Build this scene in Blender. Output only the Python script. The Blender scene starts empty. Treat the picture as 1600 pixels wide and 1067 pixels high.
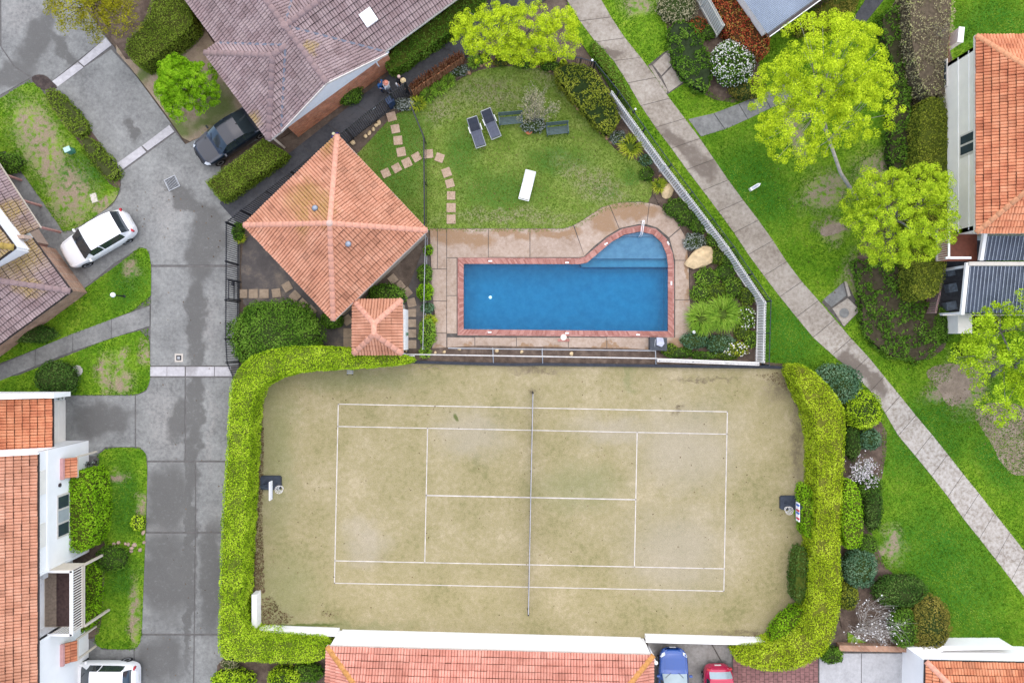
import bpy, bmesh, math, random
import numpy as np
from mathutils import Vector, Matrix

# ------------------------------------------------------------------ camera, sky, sun, exposure
SC = bpy.context.scene
COL = SC.collection
HC = 42.0                 # camera height (m)
FP = 25.7 * HC            # focal length in photograph pixels
def G(px, py, z=0.0):     # a photograph pixel seen at height z -> point of the place
    k = (HC - z) / FP
    return Vector(((px - 800) * k, (533.5 - py) * k, z))

cam_d = bpy.data.cameras.new('camera'); cam = bpy.data.objects.new('camera', cam_d); COL.objects.link(cam)
cam.location = (0, 0, HC); cam_d.sensor_width = 36.0; cam_d.lens = 36.0 * FP / 1600.0
cam_d.clip_start = 0.5; cam_d.clip_end = 2000.0
SC.camera = cam

SUN_EL, SUN_AZ = 65.0, 10.0
W = bpy.data.worlds.new('World'); SC.world = W; W.use_nodes = True
_n = W.node_tree.nodes; _l = W.node_tree.links
_sky = _n.new('ShaderNodeTexSky'); _sky.sky_type = 'NISHITA'; _sky.sun_disc = False
_sky.sun_elevation = math.radians(SUN_EL); _sky.sun_rotation = math.radians(SUN_AZ)
_sky.air_density = 0.5; _sky.dust_density = 0.5; _sky.ozone_density = 0.0; _sky.altitude = 100
_l.new(_sky.outputs[0], _n['Background'].inputs[0]); _n['Background'].inputs[1].default_value = 0.15
sun_d = bpy.data.lights.new('sun', 'SUN'); sun_d.energy = 1.5; sun_d.angle = math.radians(140); sun_d.color = (1.0, 0.89, 0.72)
sun = bpy.data.objects.new('sun', sun_d); COL.objects.link(sun)
sun.rotation_euler = (math.radians(90 - SUN_EL), 0, math.radians(180 - SUN_AZ))
SC.view_settings.view_transform = 'Standard'; SC.view_settings.look = 'None'
SC.view_settings.gamma = 1.0; SC.view_settings.use_curve_mapping = False
SC.view_settings.exposure = 1.6
SC.cycles.max_bounces = 6; SC.cycles.transparent_max_bounces = 10

random.seed(11); RNG = np.random.default_rng(7)
R = random.random
def U(a, b): return a + (b - a) * random.random()

# ------------------------------------------------------------------ objects
ORG = {}
def tag(o, label=None, cat=None, group=None, kind=None):
    if label: o['label'] = label
    if cat: o['category'] = cat
    if group: o['group'] = group
    if kind: o['kind'] = kind
    return o
def thing(name, label, cat, loc, group=None, rz=0.0):
    o = bpy.data.objects.new(name, None); COL.objects.link(o)
    o.empty_display_size = 0.2
    o.location = loc; o.rotation_euler = (0, 0, rz); ORG[o.name] = Vector(loc)
    return tag(o, label, cat, group)
def link(name, me, mat=None, parent=None, local=False):
    o = bpy.data.objects.new(name, me); COL.objects.link(o)
    if mat is not None and len(me.materials) == 0: me.materials.append(mat)
    if parent is not None:
        o.parent = parent; ORG[o.name] = ORG[parent.name]
        if not local: o.location = -ORG[parent.name] if parent.parent is None and parent.type == 'EMPTY' else (0, 0, 0)
    else: ORG[o.name] = Vector((0, 0, 0))
    return o

def lm(parent, m): return Matrix.Translation(-ORG[parent.name]) @ m if parent.type == 'EMPTY' else m

class MB:
    def __init__(s): s.v = []; s.f = []; s.sm = False
    def add(s, vs, fs):
        b = len(s.v); s.v += [tuple(v) for v in vs]; s.f += [tuple(i + b for i in f) for f in fs]; return s
    def box(s, c, d, rz=0.0):
        cx, cy, cz = c; x, y, z = d[0]/2, d[1]/2, d[2]/2; ca, sa = math.cos(rz), math.sin(rz)
        vs = [(cx + ca*i*x - sa*j*y, cy + sa*i*x + ca*j*y, cz + k*z) for k in (-1, 1) for j in (-1, 1) for i in (-1, 1)]
        return s.add(vs, [(0,2,3,1),(4,5,7,6),(0,1,5,4),(2,6,7,3),(0,4,6,2),(1,3,7,5)])
    def beam(s, a, b, w, h=None, up=(0,0,1)):
        h = h or w; a = Vector(a); b = Vector(b); d = (b - a)
        if d.length < 1e-6: return s
        d.normalize(); u = Vector(up)
        if abs(d.dot(u)) > .98: u = Vector((1,0,0))
        sx = d.cross(u).normalized() * w/2; sz = sx.cross(d).normalized() * h/2
        vs = [p + i*sx + k*sz for p in (a, b) for k in (-1, 1) for i in (-1, 1)]
        return s.add(vs, [(0,1,3,2),(4,6,7,5),(0,4,5,1),(2,3,7,6),(0,2,6,4),(1,5,7,3)])
    def tube(s, pts, rs, n=6, cap=True):
        pts = [Vector(p) for p in pts]; b = []; k = len(pts)
        if not hasattr(rs, '__len__'): rs = [rs]*k
        for i, p in enumerate(pts):
            d = (pts[min(i+1, k-1)] - pts[max(i-1, 0)]).normalized()
            u = Vector((0,0,1)) if abs(d.z) < .95 else Vector((1,0,0))
            x = d.cross(u).normalized(); y = x.cross(d).normalized()
            b += [p + (x*math.cos(2*math.pi*j/n) + y*math.sin(2*math.pi*j/n))*rs[i] for j in range(n)]
        f = [(i*n+j, i*n+(j+1)%n, (i+1)*n+(j+1)%n, (i+1)*n+j) for i in range(k-1) for j in range(n)]
        if cap: f += [tuple(range(n-1, -1, -1)), tuple((k-1)*n + j for j in range(n))]
        return s.add(b, f)
    def lathe(s, c, prof, n=12, sx=1.0, sy=1.0):   # prof: (r, z)
        b = [(c[0] + r*sx*math.cos(2*math.pi*j/n), c[1] + r*sy*math.sin(2*math.pi*j/n), c[2] + z) for r, z in prof for j in range(n)]
        k = len(prof)
        f = [(i*n+j, i*n+(j+1)%n, (i+1)*n+(j+1)%n, (i+1)*n+j) for i in range(k-1) for j in range(n)]
        f += [tuple(range(n-1, -1, -1)), tuple((k-1)*n + j for j in range(n))]
        return s.add(b, f)
    def prism(s, pts, z0, z1, bottom=False):
        pts = ccw([(p[0], p[1]) for p in pts]); n = len(pts)
        vs = [(x, y, z0) for x, y in pts] + [(x, y, z1) for x, y in pts]
        f = [tuple(range(n, 2*n))] + [(i, (i+1)%n, n+(i+1)%n, n+i) for i in range(n)]
        if bottom: f.append(tuple(range(n-1, -1, -1)))
        return s.add(vs, f)
    def poly3(s, pts): return s.add(pts, [tuple(range(len(pts)))])
    def mesh(s, name, smooth=False):
        me = bpy.data.meshes.new(name); me.from_pydata(s.v, [], s.f)
        if smooth or s.sm: me.polygons.foreach_set('use_smooth', [True]*len(me.polygons))
        me.update(); return me
    def build(s, name, mat, parent=None, local=False, smooth=False):
        return link(name, s.mesh(name, smooth), mat, parent, local)
def ccw(p):
    a = sum(p[i][0]*p[(i+1)%len(p)][1] - p[(i+1)%len(p)][0]*p[i][1] for i in range(len(p)))
    return p if a > 0 else p[::-1]
def px2(poly, z=0.0): return [tuple(G(x, y, z)[:2]) for x, y in poly]
def smooth_poly(p, it=2):
    for _ in range(it):
        q = []
        for i in range(len(p)):
            a, b = p[i], p[(i+1) % len(p)]
            q += [(a[0]*.75+b[0]*.25, a[1]*.75+b[1]*.25), (a[0]*.25+b[0]*.75, a[1]*.25+b[1]*.75)]
        p = q
    return p
def rough_poly(p, step=0.25, amp=0.05):
    q = []
    for i in range(len(p)):
        a, b = Vector(p[i]), Vector(p[(i+1) % len(p)]); d = b - a; n = max(1, int(d.length/step))
        nr = Vector((-d.y, d.x)).normalized() if d.length > 0 else Vector((0, 0))
        for k in range(n): q.append(tuple(a + d*k/n + nr*U(-amp, amp)))
    return q
def inside(P, poly):      # numpy point in polygon
    x, y = P[:, 0], P[:, 1]; c = np.zeros(len(P), bool); n = len(poly)
    for i in range(n):
        x0, y0 = poly[i]; x1, y1 = poly[(i+1) % n]
        if y0 == y1: continue
        m = ((y0 > y) != (y1 > y)) & (x < (x1 - x0)*(y - y0)/(y1 - y0) + x0); c ^= m
    return c
def sample_poly(poly, dens):
    a = np.array(poly); lo, hi = a.min(0), a.max(0); n = int(dens*np.prod(hi - lo))
    P = RNG.random((max(n, 1), 2))*(hi - lo) + lo
    return P[inside(P, poly)]

# ------------------------------------------------------------------ materials
MATS = {}
class NT:
    def __init__(s, name):
        s.m = bpy.data.materials.new(name); s.m.use_nodes = True; s.t = s.m.node_tree
        s.b = s.t.nodes['Principled BSDF']; s.out = s.t.nodes['Material Output']; s._p = None
    def n(s, typ, **k):
        x = s.t.nodes.new('ShaderNode' + typ)
        for a, v in k.items(): setattr(x, a, v)
        return x
    def l(s, a, b): s.t.links.new(a, b)
    def pos(s):
        if s._p is None: s._p = s.n('NewGeometry').outputs['Position']
        return s._p
    def noise(s, scale, vec=None, detail=4, rough=.55, dist=0.0, col=False):
        x = s.n('TexNoise'); x.inputs['Scale'].default_value = scale; x.inputs['Detail'].default_value = detail
        x.inputs['Roughness'].default_value = rough; x.inputs['Distortion'].default_value = dist
        s.l(vec or s.pos(), x.inputs['Vector']); return x.outputs['Color' if col else 'Fac']
    def math(s, op, a, b=0.0, c=None, clamp=False):
        x = s.n('Math', operation=op); x.use_clamp = clamp
        for i, v in enumerate((a, b) if c is None else (a, b, c)):
            if isinstance(v, (int, float)): x.inputs[i].default_value = v
            else: s.l(v, x.inputs[i])
        return x.outputs[0]
    def ramp(s, fac, stops):
        x = s.n('ValToRGB'); e = x.color_ramp.elements
        while len(e) < len(stops): e.new(.5)
        for q, (p, c) in zip(e, stops): q.position = p; q.color = (*c, 1) if len(c) == 3 else c
        s.l(fac, x.inputs[0]); return x.outputs[0]
    def mix(s, fac, a, b, blend='MIX'):
        x = s.n('MixRGB', blend_type=blend)
        for i, v in enumerate((fac, a, b)):
            if isinstance(v, (int, float)): x.inputs[i].default_value = v
            elif isinstance(v, tuple): x.inputs[i].default_value = (*v, 1)
            else: s.l(v, x.inputs[i])
        return x.outputs[0]
    def rng(s, v, a, b, c=0.0, d=1.0):
        x = s.n('MapRange', interpolation_type='SMOOTHSTEP')
        for i, q in zip((1, 2, 3, 4), (a, b, c, d)): x.inputs[i].default_value = q
        s.l(v, x.inputs[0]); return x.outputs[0]
    def blobs(s, els, warp=0.6, wscale=1.2, soft=.35):
        w = s.n('VectorMath', operation='MULTIPLY_ADD'); w.inputs[1].default_value = (warp,)*3
        c = s.n('VectorMath', operation='SUBTRACT'); c.inputs[1].default_value = (.5,)*3
        s.l(s.noise(wscale, detail=5, rough=.6, col=True), c.inputs[0]); s.l(c.outputs[0], w.inputs[0]); s.l(s.pos(), w.inputs[2])
        acc = None
        for cx, cy, rx, ry, rot in els:
            p = G(cx, cy); mp = s.n('Mapping', vector_type='TEXTURE')
            mp.inputs['Location'].default_value = (p.x, p.y, 0); mp.inputs['Rotation'].default_value = (0, 0, math.radians(rot))
            mp.inputs['Scale'].default_value = (rx/25.7, ry/25.7, 1000); s.l(w.outputs[0], mp.inputs['Vector'])
            ln = s.n('VectorMath', operation='LENGTH'); s.l(mp.outputs[0], ln.inputs[0])
            f = s.rng(ln.outputs['Value'], 1+soft, 1-soft)
            acc = f if acc is None else s.math('MAXIMUM', acc, f)
        return acc
    def bump(s, h, strength=.3, dist=.02):
        x = s.n('Bump'); x.inputs['Strength'].default_value = strength; x.inputs['Distance'].default_value = dist
        s.l(h, x.inputs['Height']); s.l(x.outputs[0], s.b.inputs['Normal'])
    def fin(s, color, rough=.8, spec=.3, metal=0.0):
        if isinstance(color, tuple): s.b.inputs['Base Color'].default_value = (*color, 1)
        else: s.l(color, s.b.inputs['Base Color'])
        if isinstance(rough, (int, float)): s.b.inputs['Roughness'].default_value = rough
        else: s.l(rough, s.b.inputs['Roughness'])
        s.b.inputs['Specular IOR Level'].default_value = spec; s.b.inputs['Metallic'].default_value = metal
        return s.m

def mul(c, k): return tuple(min(1, x*k) for x in c)
def plain(name, c, rough=.6, var=.12, scale=6.0, spec=.3, metal=0.0, bump=0.0):
    if name in MATS: return MATS[name]
    t = NT(name); o = t.n('TexCoord').outputs['Object']
    col = t.ramp(t.noise(scale, o), [(.3, mul(c, 1-var)), (.7, mul(c, 1+var))])
    ob = t.n('ObjectInfo').outputs['Random']
    col = t.mix(1.0, col, t.ramp(ob, [(0, (1-var*.6,)*3), (1, (1, 1, 1))]), 'MULTIPLY')
    if bump: t.bump(t.noise(scale*6, o), bump, .01)
    MATS[name] = t.fin(col, rough, spec, metal); return MATS[name]
def leafmat(name, cols, trans=.25, big=.9):
    """leaf colours spread per leaf and in drifts over the plant"""
    t = NT(name); isl = t.n('NewGeometry').outputs['Random Per Island']
    nz = t.noise(big, detail=3)
    f = t.math('ADD', t.math('MULTIPLY', isl, .62), t.math('MULTIPLY', t.rng(nz, .3, .7), .38))
    n = len(cols); col = t.ramp(f, [(i/(n-1)*.9+.05, c) for i, c in enumerate(cols)])
    d = t.n('BsdfDiffuse'); tr = t.n('BsdfTranslucent'); mx = t.n('MixShader'); mx.inputs[0].default_value = trans
    t.l(col, d.inputs[0]); t.l(col, tr.inputs[0]); t.l(d.outputs[0], mx.inputs[1]); t.l(tr.outputs[0], mx.inputs[2])
    t.l(mx.outputs[0], t.out.inputs[0]); t.t.nodes.remove(t.b); MATS[name] = t.m; return t.m

def tilemat(name, cols, stain=None, lich=None, rough=.75):
    t = NT(name); isl = t.n('NewGeometry').outputs['Random Per Island']; ob = t.n('ObjectInfo').outputs['Random']
    f = t.math('FRACT', t.math('ADD', t.math('MULTIPLY', isl, 7.31), t.math('MULTIPLY', ob, 3.7)))
    nz = t.noise(1.1, detail=5)
    f2 = t.math('ADD', t.math('MULTIPLY', f, .30), t.math('ADD', t.math('MULTIPLY', t.rng(nz, .3, .7), .5), .12))
    n = len(cols); col = t.ramp(f2, [(i/(n-1)*.9+.05, c) for i, c in enumerate(cols)])
    sp = t.noise(22, detail=4, rough=.7); col = t.mix(1.0, col, t.ramp(sp, [(.3, (.78,)*3), (.6, (1.06,)*3)]), 'MULTIPLY')
    odd = t.math('FRACT', t.math('MULTIPLY', f, 13.7)); col = t.mix(t.rng(odd, .96, .97, 0, .35), col, mul(cols[0], .6)); col = t.mix(t.rng(odd, .03, .02, 0, .25), col, mul(cols[-1], 1.15))
    col = t.mix(1.0, col, t.ramp(t.noise(.45, detail=6, rough=.65), [(.35, (.84, .84, .82)), (.62, (1.05,)*3)]), 'MULTIPLY')
    if lich:
        els, c = lich; col = t.mix(t.math('MULTIPLY', t.blobs(els, 1.2, 2.0, .6), t.rng(sp, .38, .6)), col, c)
    t.bump(sp, .2, .01); MATS[name] = t.fin(col, rough, .2); return t.m

# ------------------------------------------------------------------ tiled roofs
TW, TL = .34, .36
def tile_arrays(w=TW, l=TL):
    us = [0, .09, .25, .41, .5, .59, .75, .91, 1.0]; hs = [0, .05, .062, .05, 0, .05, .062, .05, 0]
    v = []
    for vv, zz in ((0, .075), (l*.94, .02)):
        v += [(u*w*.965, vv, zz + h) for u, h in zip(us, hs)]
    v += [(u*w*.965, .004, .002) for u in us]
    n = len(us); f = [(i, i+1, n+i+1, n+i) for i in range(n-1)] + [(2*n+i, 2*n+i+1, i+1, i) for i in range(n-1)]
    return v, f
TV, TF = tile_arrays()
_tm = None
def clip_poly_uv(pts, poly):   # is point list inside convex ccw poly -> (all in, any in)
    ins = []
    for u, v in pts:
        ok = True
        for i in range(len(poly)):
            a, b = poly[i], poly[(i+1) % len(poly)]
            if (b[0]-a[0])*(v-a[1]) - (b[1]-a[1])*(u-a[0]) < -1e-6: ok = False; break
        ins.append(ok)
    return ins
def convex_overlap(rect, poly):
    def axes(p):
        for i in range(len(p)):
            a, b = p[i], p[(i+1) % len(p)]; yield (-(b[1]-a[1]), b[0]-a[0])
    for ax in list(axes(rect)) + list(axes(poly)):
        p = [q[0]*ax[0]+q[1]*ax[1] for q in rect]; r = [q[0]*ax[0]+q[1]*ax[1] for q in poly]
        if max(p) <= min(r)+1e-6 or max(r) <= min(p)+1e-6: return False
    return True
class Roof:
    """collects the tiles of one roof; the nearest 300 become parts of their own, the others one joined part"""
    def __init__(s, parent, mat, shared): s.p = parent; s.mat = mat; s.full = []; s.cut = []; s.tm = shared
    def plane(s, o, ud, nd, pitch, polys, deck=None, w=TW, l=TL):
        o = Vector(o); u = Vector((ud[0], ud[1], 0)).normalized(); n = Vector((nd[0], nd[1], 0)).normalized()
        cp, sp = math.cos(pitch), math.sin(pitch); vd = n*cp + Vector((0, 0, sp)); zd = u.cross(vd)
        if zd.z < 0: u = -u; zd = u.cross(vd); polys = [[(-a, b) for a, b in p] for p in polys]
        M = Matrix((u, vd, zd)).transposed().to_4x4(); M.translation = o
        for poly in polys:
            P = ccw([(a, b/cp) for a, b in poly]); us = [p[0] for p in P]; vs = [p[1] for p in P]
            if deck is not None: deck.poly3([M @ Vector((a, b, -.01)) for a, b in P])
            for j in range(math.floor(min(vs)/l), math.ceil(max(vs)/l)):
                for i in range(math.floor(min(us)/w), math.ceil(max(us)/w)):
                    rect = [(i*w, j*l), (i*w+w, j*l), (i*w+w, j*l+l), (i*w, j*l+l)]
                    if all(clip_poly_uv(rect, P)):
                        s.full.append(M @ Matrix.Translation((i*w, j*l, 0)) @ Matrix.Rotation(U(-.028, .028), 4, 'Z') @ Matrix.Translation((0, U(-.012, .012), U(-.006, .008))))
                    elif convex_overlap(rect, P): s.cut.append((M, i*w, j*l, P))
    def finish(s, seen=None, n=290):
        def px(c): return abs(c.x*FP/(HC-c.z)), abs(c.y*FP/(HC-c.z))
        s.full.sort(key=lambda m: max(px(m.translation)[0]/800, px(m.translation)[1]/533.5))
        rest = MB()
        for k, m in enumerate(s.full):
            if k < n and max(px(m.translation)[0]/800, px(m.translation)[1]/533.5) < 1.02:
                o = bpy.data.objects.new('roof_tile', s.tm); COL.objects.link(o); o.parent = s.p
                o.matrix_local = lm(s.p, m)
            else: rest.add([m @ Vector(v) for v in TV], TF)
        for M, a, b, P in s.cut:
            bm = bmesh.new(); vs = [bm.verts.new((v[0]+a, v[1]+b, v[2])) for v in TV]
            for f in TF: bm.faces.new([vs[i] for i in f])
            for i in range(len(P)):
                p, q = P[i], P[(i+1) % len(P)]; nr = Vector((q[1]-p[1], -(q[0]-p[0]), 0))
                if nr.length < 1e-6: continue
                g = bm.verts[:] + bm.edges[:] + bm.faces[:]
                if not g: break
                bmesh.ops.bisect_plane(bm, geom=g, plane_co=(p[0], p[1], 0), plane_no=nr, clear_outer=True)
            bm.verts.index_update(); rest.add([M @ v.co for v in bm.verts], [[v.index for v in f.verts] for f in bm.faces]); bm.free()
        if rest.f: rest.build('roof_tiles', s.mat, s.p)['kind'] = 'stuff'
def tile_mesh(mat, w=TW, l=TL):
    me = bpy.data.meshes.new('roof_tile'); me.from_pydata(TV, [], TF); me.materials.append(mat); return me
def ridge_caps(parent, a, b, mat, r=.13, l=.42, name='ridge_cap', lift=.07):
    a = Vector(a); b = Vector(b); d = b - a; n = max(1, round(d.length/l)); L = d.length/n
    key = ('cap', mat.name, round(L, 3), r)
    if key not in MATS:
        m = MB(); k = 6
        for (y, rr) in ((0, r*1.12), (L*1.06, r)):
            m.v += [(-rr*1.15*math.cos(math.pi*j/k), y, rr*.75*math.sin(math.pi*j/k)-.03) for j in range(k+1)]
        m.f = [(j, j+1, k+2+j, k+1+j) for j in range(k)] + [tuple(range(k, -1, -1))]
        me = m.mesh(name, True); me.materials.append(mat); MATS[key] = me
    q = d.to_track_quat('Y', 'Z').to_matrix().to_4x4()
    for i in range(n):
        o = bpy.data.objects.new(name, MATS[key]); COL.objects.link(o); o.parent = parent
        mm = Matrix.Translation(a + d*i/n + Vector((0, 0, lift + U(-.006, .006)))) @ q
        o.matrix_local = lm(parent, mm)
# ------------------------------------------------------------------ foliage
def np_mesh(name, V, F, mat, parent=None, smooth=False):
    me = bpy.data.meshes.new(name); V = np.asarray(V, np.float32); F = np.asarray(F, np.int32); k = F.shape[1]
    me.vertices.add(len(V)); me.vertices.foreach_set('co', V.ravel())
    me.loops.add(F.size); me.loops.foreach_set('vertex_index', F.ravel())
    me.polygons.add(len(F)); me.polygons.foreach_set('loop_start', np.arange(0, F.size, k, dtype=np.int32))
    try: me.polygons.foreach_set('loop_total', np.full(len(F), k, np.int32))
    except Exception: pass
    if smooth: me.polygons.foreach_set('use_smooth', np.ones(len(F), bool))
    me.update(calc_edges=True); me.materials.append(mat)
    return link(name, me, None, parent)
def unit(a): return a/np.maximum(np.linalg.norm(a, axis=1, keepdims=True), 1e-6)
def leaf_geo(P, N, size, spread=.6, aspect=.55, up=.0):
    """one folded rhombus per leaf, its face turned towards N with scatter"""
    n = len(P); N = unit(N + RNG.normal(0, spread, (n, 3)) + np.array([0, 0, up]))
    T = unit(np.cross(N, RNG.normal(0, 1, (n, 3)))); B = np.cross(N, T)
    s = (size*(.6 + .8*RNG.random(n)))[:, None]; b = aspect*s
    V = np.stack([P - T*s*.5, P + B*b*.5 + N*s*.10, P + T*s*.5 - N*s*.06, P - B*b*.5 + N*s*.10], 1).reshape(-1, 3)
    return V, np.arange(n*4).reshape(n, 4)
def leaves(name, P, N, size, mat, parent, spread=.6, aspect=.55, up=0.0):
    V, F = leaf_geo(np.asarray(P), np.asarray(N), size, spread, aspect, up)
    return np_mesh(name, V, F, mat, parent)
def lump(P, amp, f=1.6, ph=0.0):
    x, y, z = P[:, 0]*f, P[:, 1]*f, P[:, 2]*f
    return amp*(np.sin(x*2.1+y*1.3+ph) + np.sin(y*2.7-x*.9+z*1.1+ph*2) + .6*np.sin(x*4.7+z*3.1) + .6*np.sin(y*5.3-x*3.3))/3.2
def clip_dirs(n):
    d = RNG.normal(0, 1, (n, 3)); return unit(d)

CORE = {}
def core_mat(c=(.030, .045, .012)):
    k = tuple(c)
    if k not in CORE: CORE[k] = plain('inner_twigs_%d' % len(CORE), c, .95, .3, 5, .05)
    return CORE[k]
def dense(area, dens, cap=40000): return int(min(cap, max(60, area*dens)))

def dome(name, label, cat, cx, cy, rx, ry, h, mat, leaf=.11, dens=170, rot=0, group=None, lumps=.12, spread=.6, core=(.035, .055, .014),
         squash=1.0, trunk=False, flowers=None, z0=0.0, up=.25, aspect=.55):
    zc = h*.45; c = G(cx, cy, zc); k = (HC - zc)/FP; ax, ay = rx*k, ry*k
    t = thing(name, label, cat, (c.x, c.y, z0), group); ca, sa = math.cos(math.radians(rot)), math.sin(math.radians(rot))
    n = dense(2*math.pi*((ax*ay)**1.6 + 2*(((ax+ay)/2*h*.6)**1.6))**(1/1.6)/1.6, dens); d = clip_dirs(n); d[:, 2] = np.where(d[:, 2] < -.35, -d[:, 2], d[:, 2])
    ph = R()*9; q = np.sign(d)*np.abs(d)**(.85*squash); q = unit(q) if squash == 1 else q
    rad = 1 + lump(d*2.2, lumps, 1.4, ph) - RNG.random(n)*.10
    P = q*rad[:, None]*np.array([ax, ay, h*.55]); P = np.stack([P[:, 0]*ca - P[:, 1]*sa, P[:, 0]*sa + P[:, 1]*ca, P[:, 2]], 1)
    N = unit(d/np.array([ax, ay, h*.55])); N = np.stack([N[:, 0]*ca - N[:, 1]*sa, N[:, 0]*sa + N[:, 1]*ca, N[:, 2]], 1)
    P += np.array([c.x, c.y, h*.45 + z0]); P[:, 2] = np.maximum(P[:, 2], z0+.03)
    leaves('foliage', P, N, leaf, mat, t, spread, aspect, up)
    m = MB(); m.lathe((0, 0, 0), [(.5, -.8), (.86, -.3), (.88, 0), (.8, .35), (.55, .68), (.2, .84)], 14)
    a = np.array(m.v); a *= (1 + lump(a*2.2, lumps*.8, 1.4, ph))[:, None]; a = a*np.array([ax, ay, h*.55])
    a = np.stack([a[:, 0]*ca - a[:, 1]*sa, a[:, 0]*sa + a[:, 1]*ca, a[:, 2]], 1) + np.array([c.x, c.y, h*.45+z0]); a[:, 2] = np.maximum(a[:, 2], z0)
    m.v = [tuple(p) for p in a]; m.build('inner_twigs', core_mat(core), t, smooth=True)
    if flowers:
        fm, cnt, sz = flowers; i = RNG.choice(n, min(cnt, n), replace=False); leaves('blossoms', P[i] + N[i]*.03 + [0, 0, .03], N[i] + [0, 0, .6], sz, fm, t, .3, .9)
    return t

def hedge(name, label, cat, poly, h, mat, leaf=.13, dens=150, group=None, smooth=1, rough=.05, spread=.5, core=(.07, .09, .014), zpx=None, flowers=None, bare=0.0, up=.35, aspect=.5, topn=.0):
    """clipped or loose planting whose top outline is given in the photograph"""
    z = h if zpx is None else zpx
    p = ccw(px2(smooth_poly(poly, smooth) if smooth else poly, z)); a = np.array(p); c = a.mean(0)
    t = thing(name, label, cat, (c[0], c[1], 0), group)
    T = sample_poly(p, dens); ph = R()*9
    P3 = np.c_[T, np.full(len(T), h)]; P3[:, 2] += lump(P3, rough*1.3, 1.3, ph) + lump(P3, rough*.8, 4.1, ph) - RNG.random(len(T))*(.10 + topn)
    N3 = np.tile([0, 0, 1.0], (len(T), 1))
    Ps, Ns = [P3], [N3]
    for i in range(len(p)):
        A, B = np.array(p[i]), np.array(p[(i+1) % len(p)]); d = B - A; L = np.linalg.norm(d)
        if L < 1e-4: continue
        nn = int(L*h*dens*.75); u = RNG.random(nn)[:, None]; n2 = np.array([d[1], -d[0]])/L
        zz = RNG.random(nn)*h; X = np.c_[A + d*u, zz]; off = lump(X, rough, 2.3, ph) + RNG.normal(0, .025, nn)
        X[:, :2] += n2*off[:, None]; Ps.append(X); Ns.append(np.tile([n2[0], n2[1], .15], (nn, 1)))
    P = np.concatenate(Ps); N = np.concatenate(Ns)
    if bare: 
        keep = (np.sin(P[:, 0]*2.3+ph)+np.sin(P[:, 1]*2.9-ph)+np.sin(P[:, 0]*5.1+P[:, 1]*4.3)) < 3*(1-2*bare) ; keep |= RNG.random(len(P)) < .35; P, N = P[keep], N[keep]
    leaves('foliage', P, N, leaf, mat, t, spread, aspect, up)
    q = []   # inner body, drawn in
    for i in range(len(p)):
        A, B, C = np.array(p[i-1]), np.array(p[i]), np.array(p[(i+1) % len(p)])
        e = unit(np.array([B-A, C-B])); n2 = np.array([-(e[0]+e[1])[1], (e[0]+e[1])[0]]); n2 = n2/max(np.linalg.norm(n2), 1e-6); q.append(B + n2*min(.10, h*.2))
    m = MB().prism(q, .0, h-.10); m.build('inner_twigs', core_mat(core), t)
    if flowers:
        fm, cnt, sz = flowers; i = RNG.choice(len(P3), min(cnt, len(P3)), replace=False); leaves('blossoms', P3[i] + [0, 0, .05], N3[i], sz, fm, t, .4, .9)
    return t

def branch(m, p, d, L, r, depth, tips, spread=.55, n=4, kids=3, up=.12, crook=.16):
    p = Vector(p); d = Vector(d).normalized(); pts = [p]; seg = 3
    for i in range(seg):
        d = (d + Vector((U(-1, 1), U(-1, 1), U(-.6, .8)))*crook + Vector((0, 0, up*.3))).normalized(); p = p + d*L/seg; pts.append(p)
    m.tube(pts, [r*(1 - .45*i/seg) for i in range(seg+1)], n, False)
    if depth == 0: tips += [pts[-1], pts[-2]]; return
    for k in range(kids):
        q = pts[-1] if k < 2 else pts[-2]
        dd = (d + Vector((U(-1, 1), U(-1, 1), U(-.5, .7)))*spread + Vector((0, 0, up))).normalized()
        branch(m, q, dd, L*U(.6, .85), r*.58, depth-1, tips, spread, n, kids, up, crook)

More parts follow.
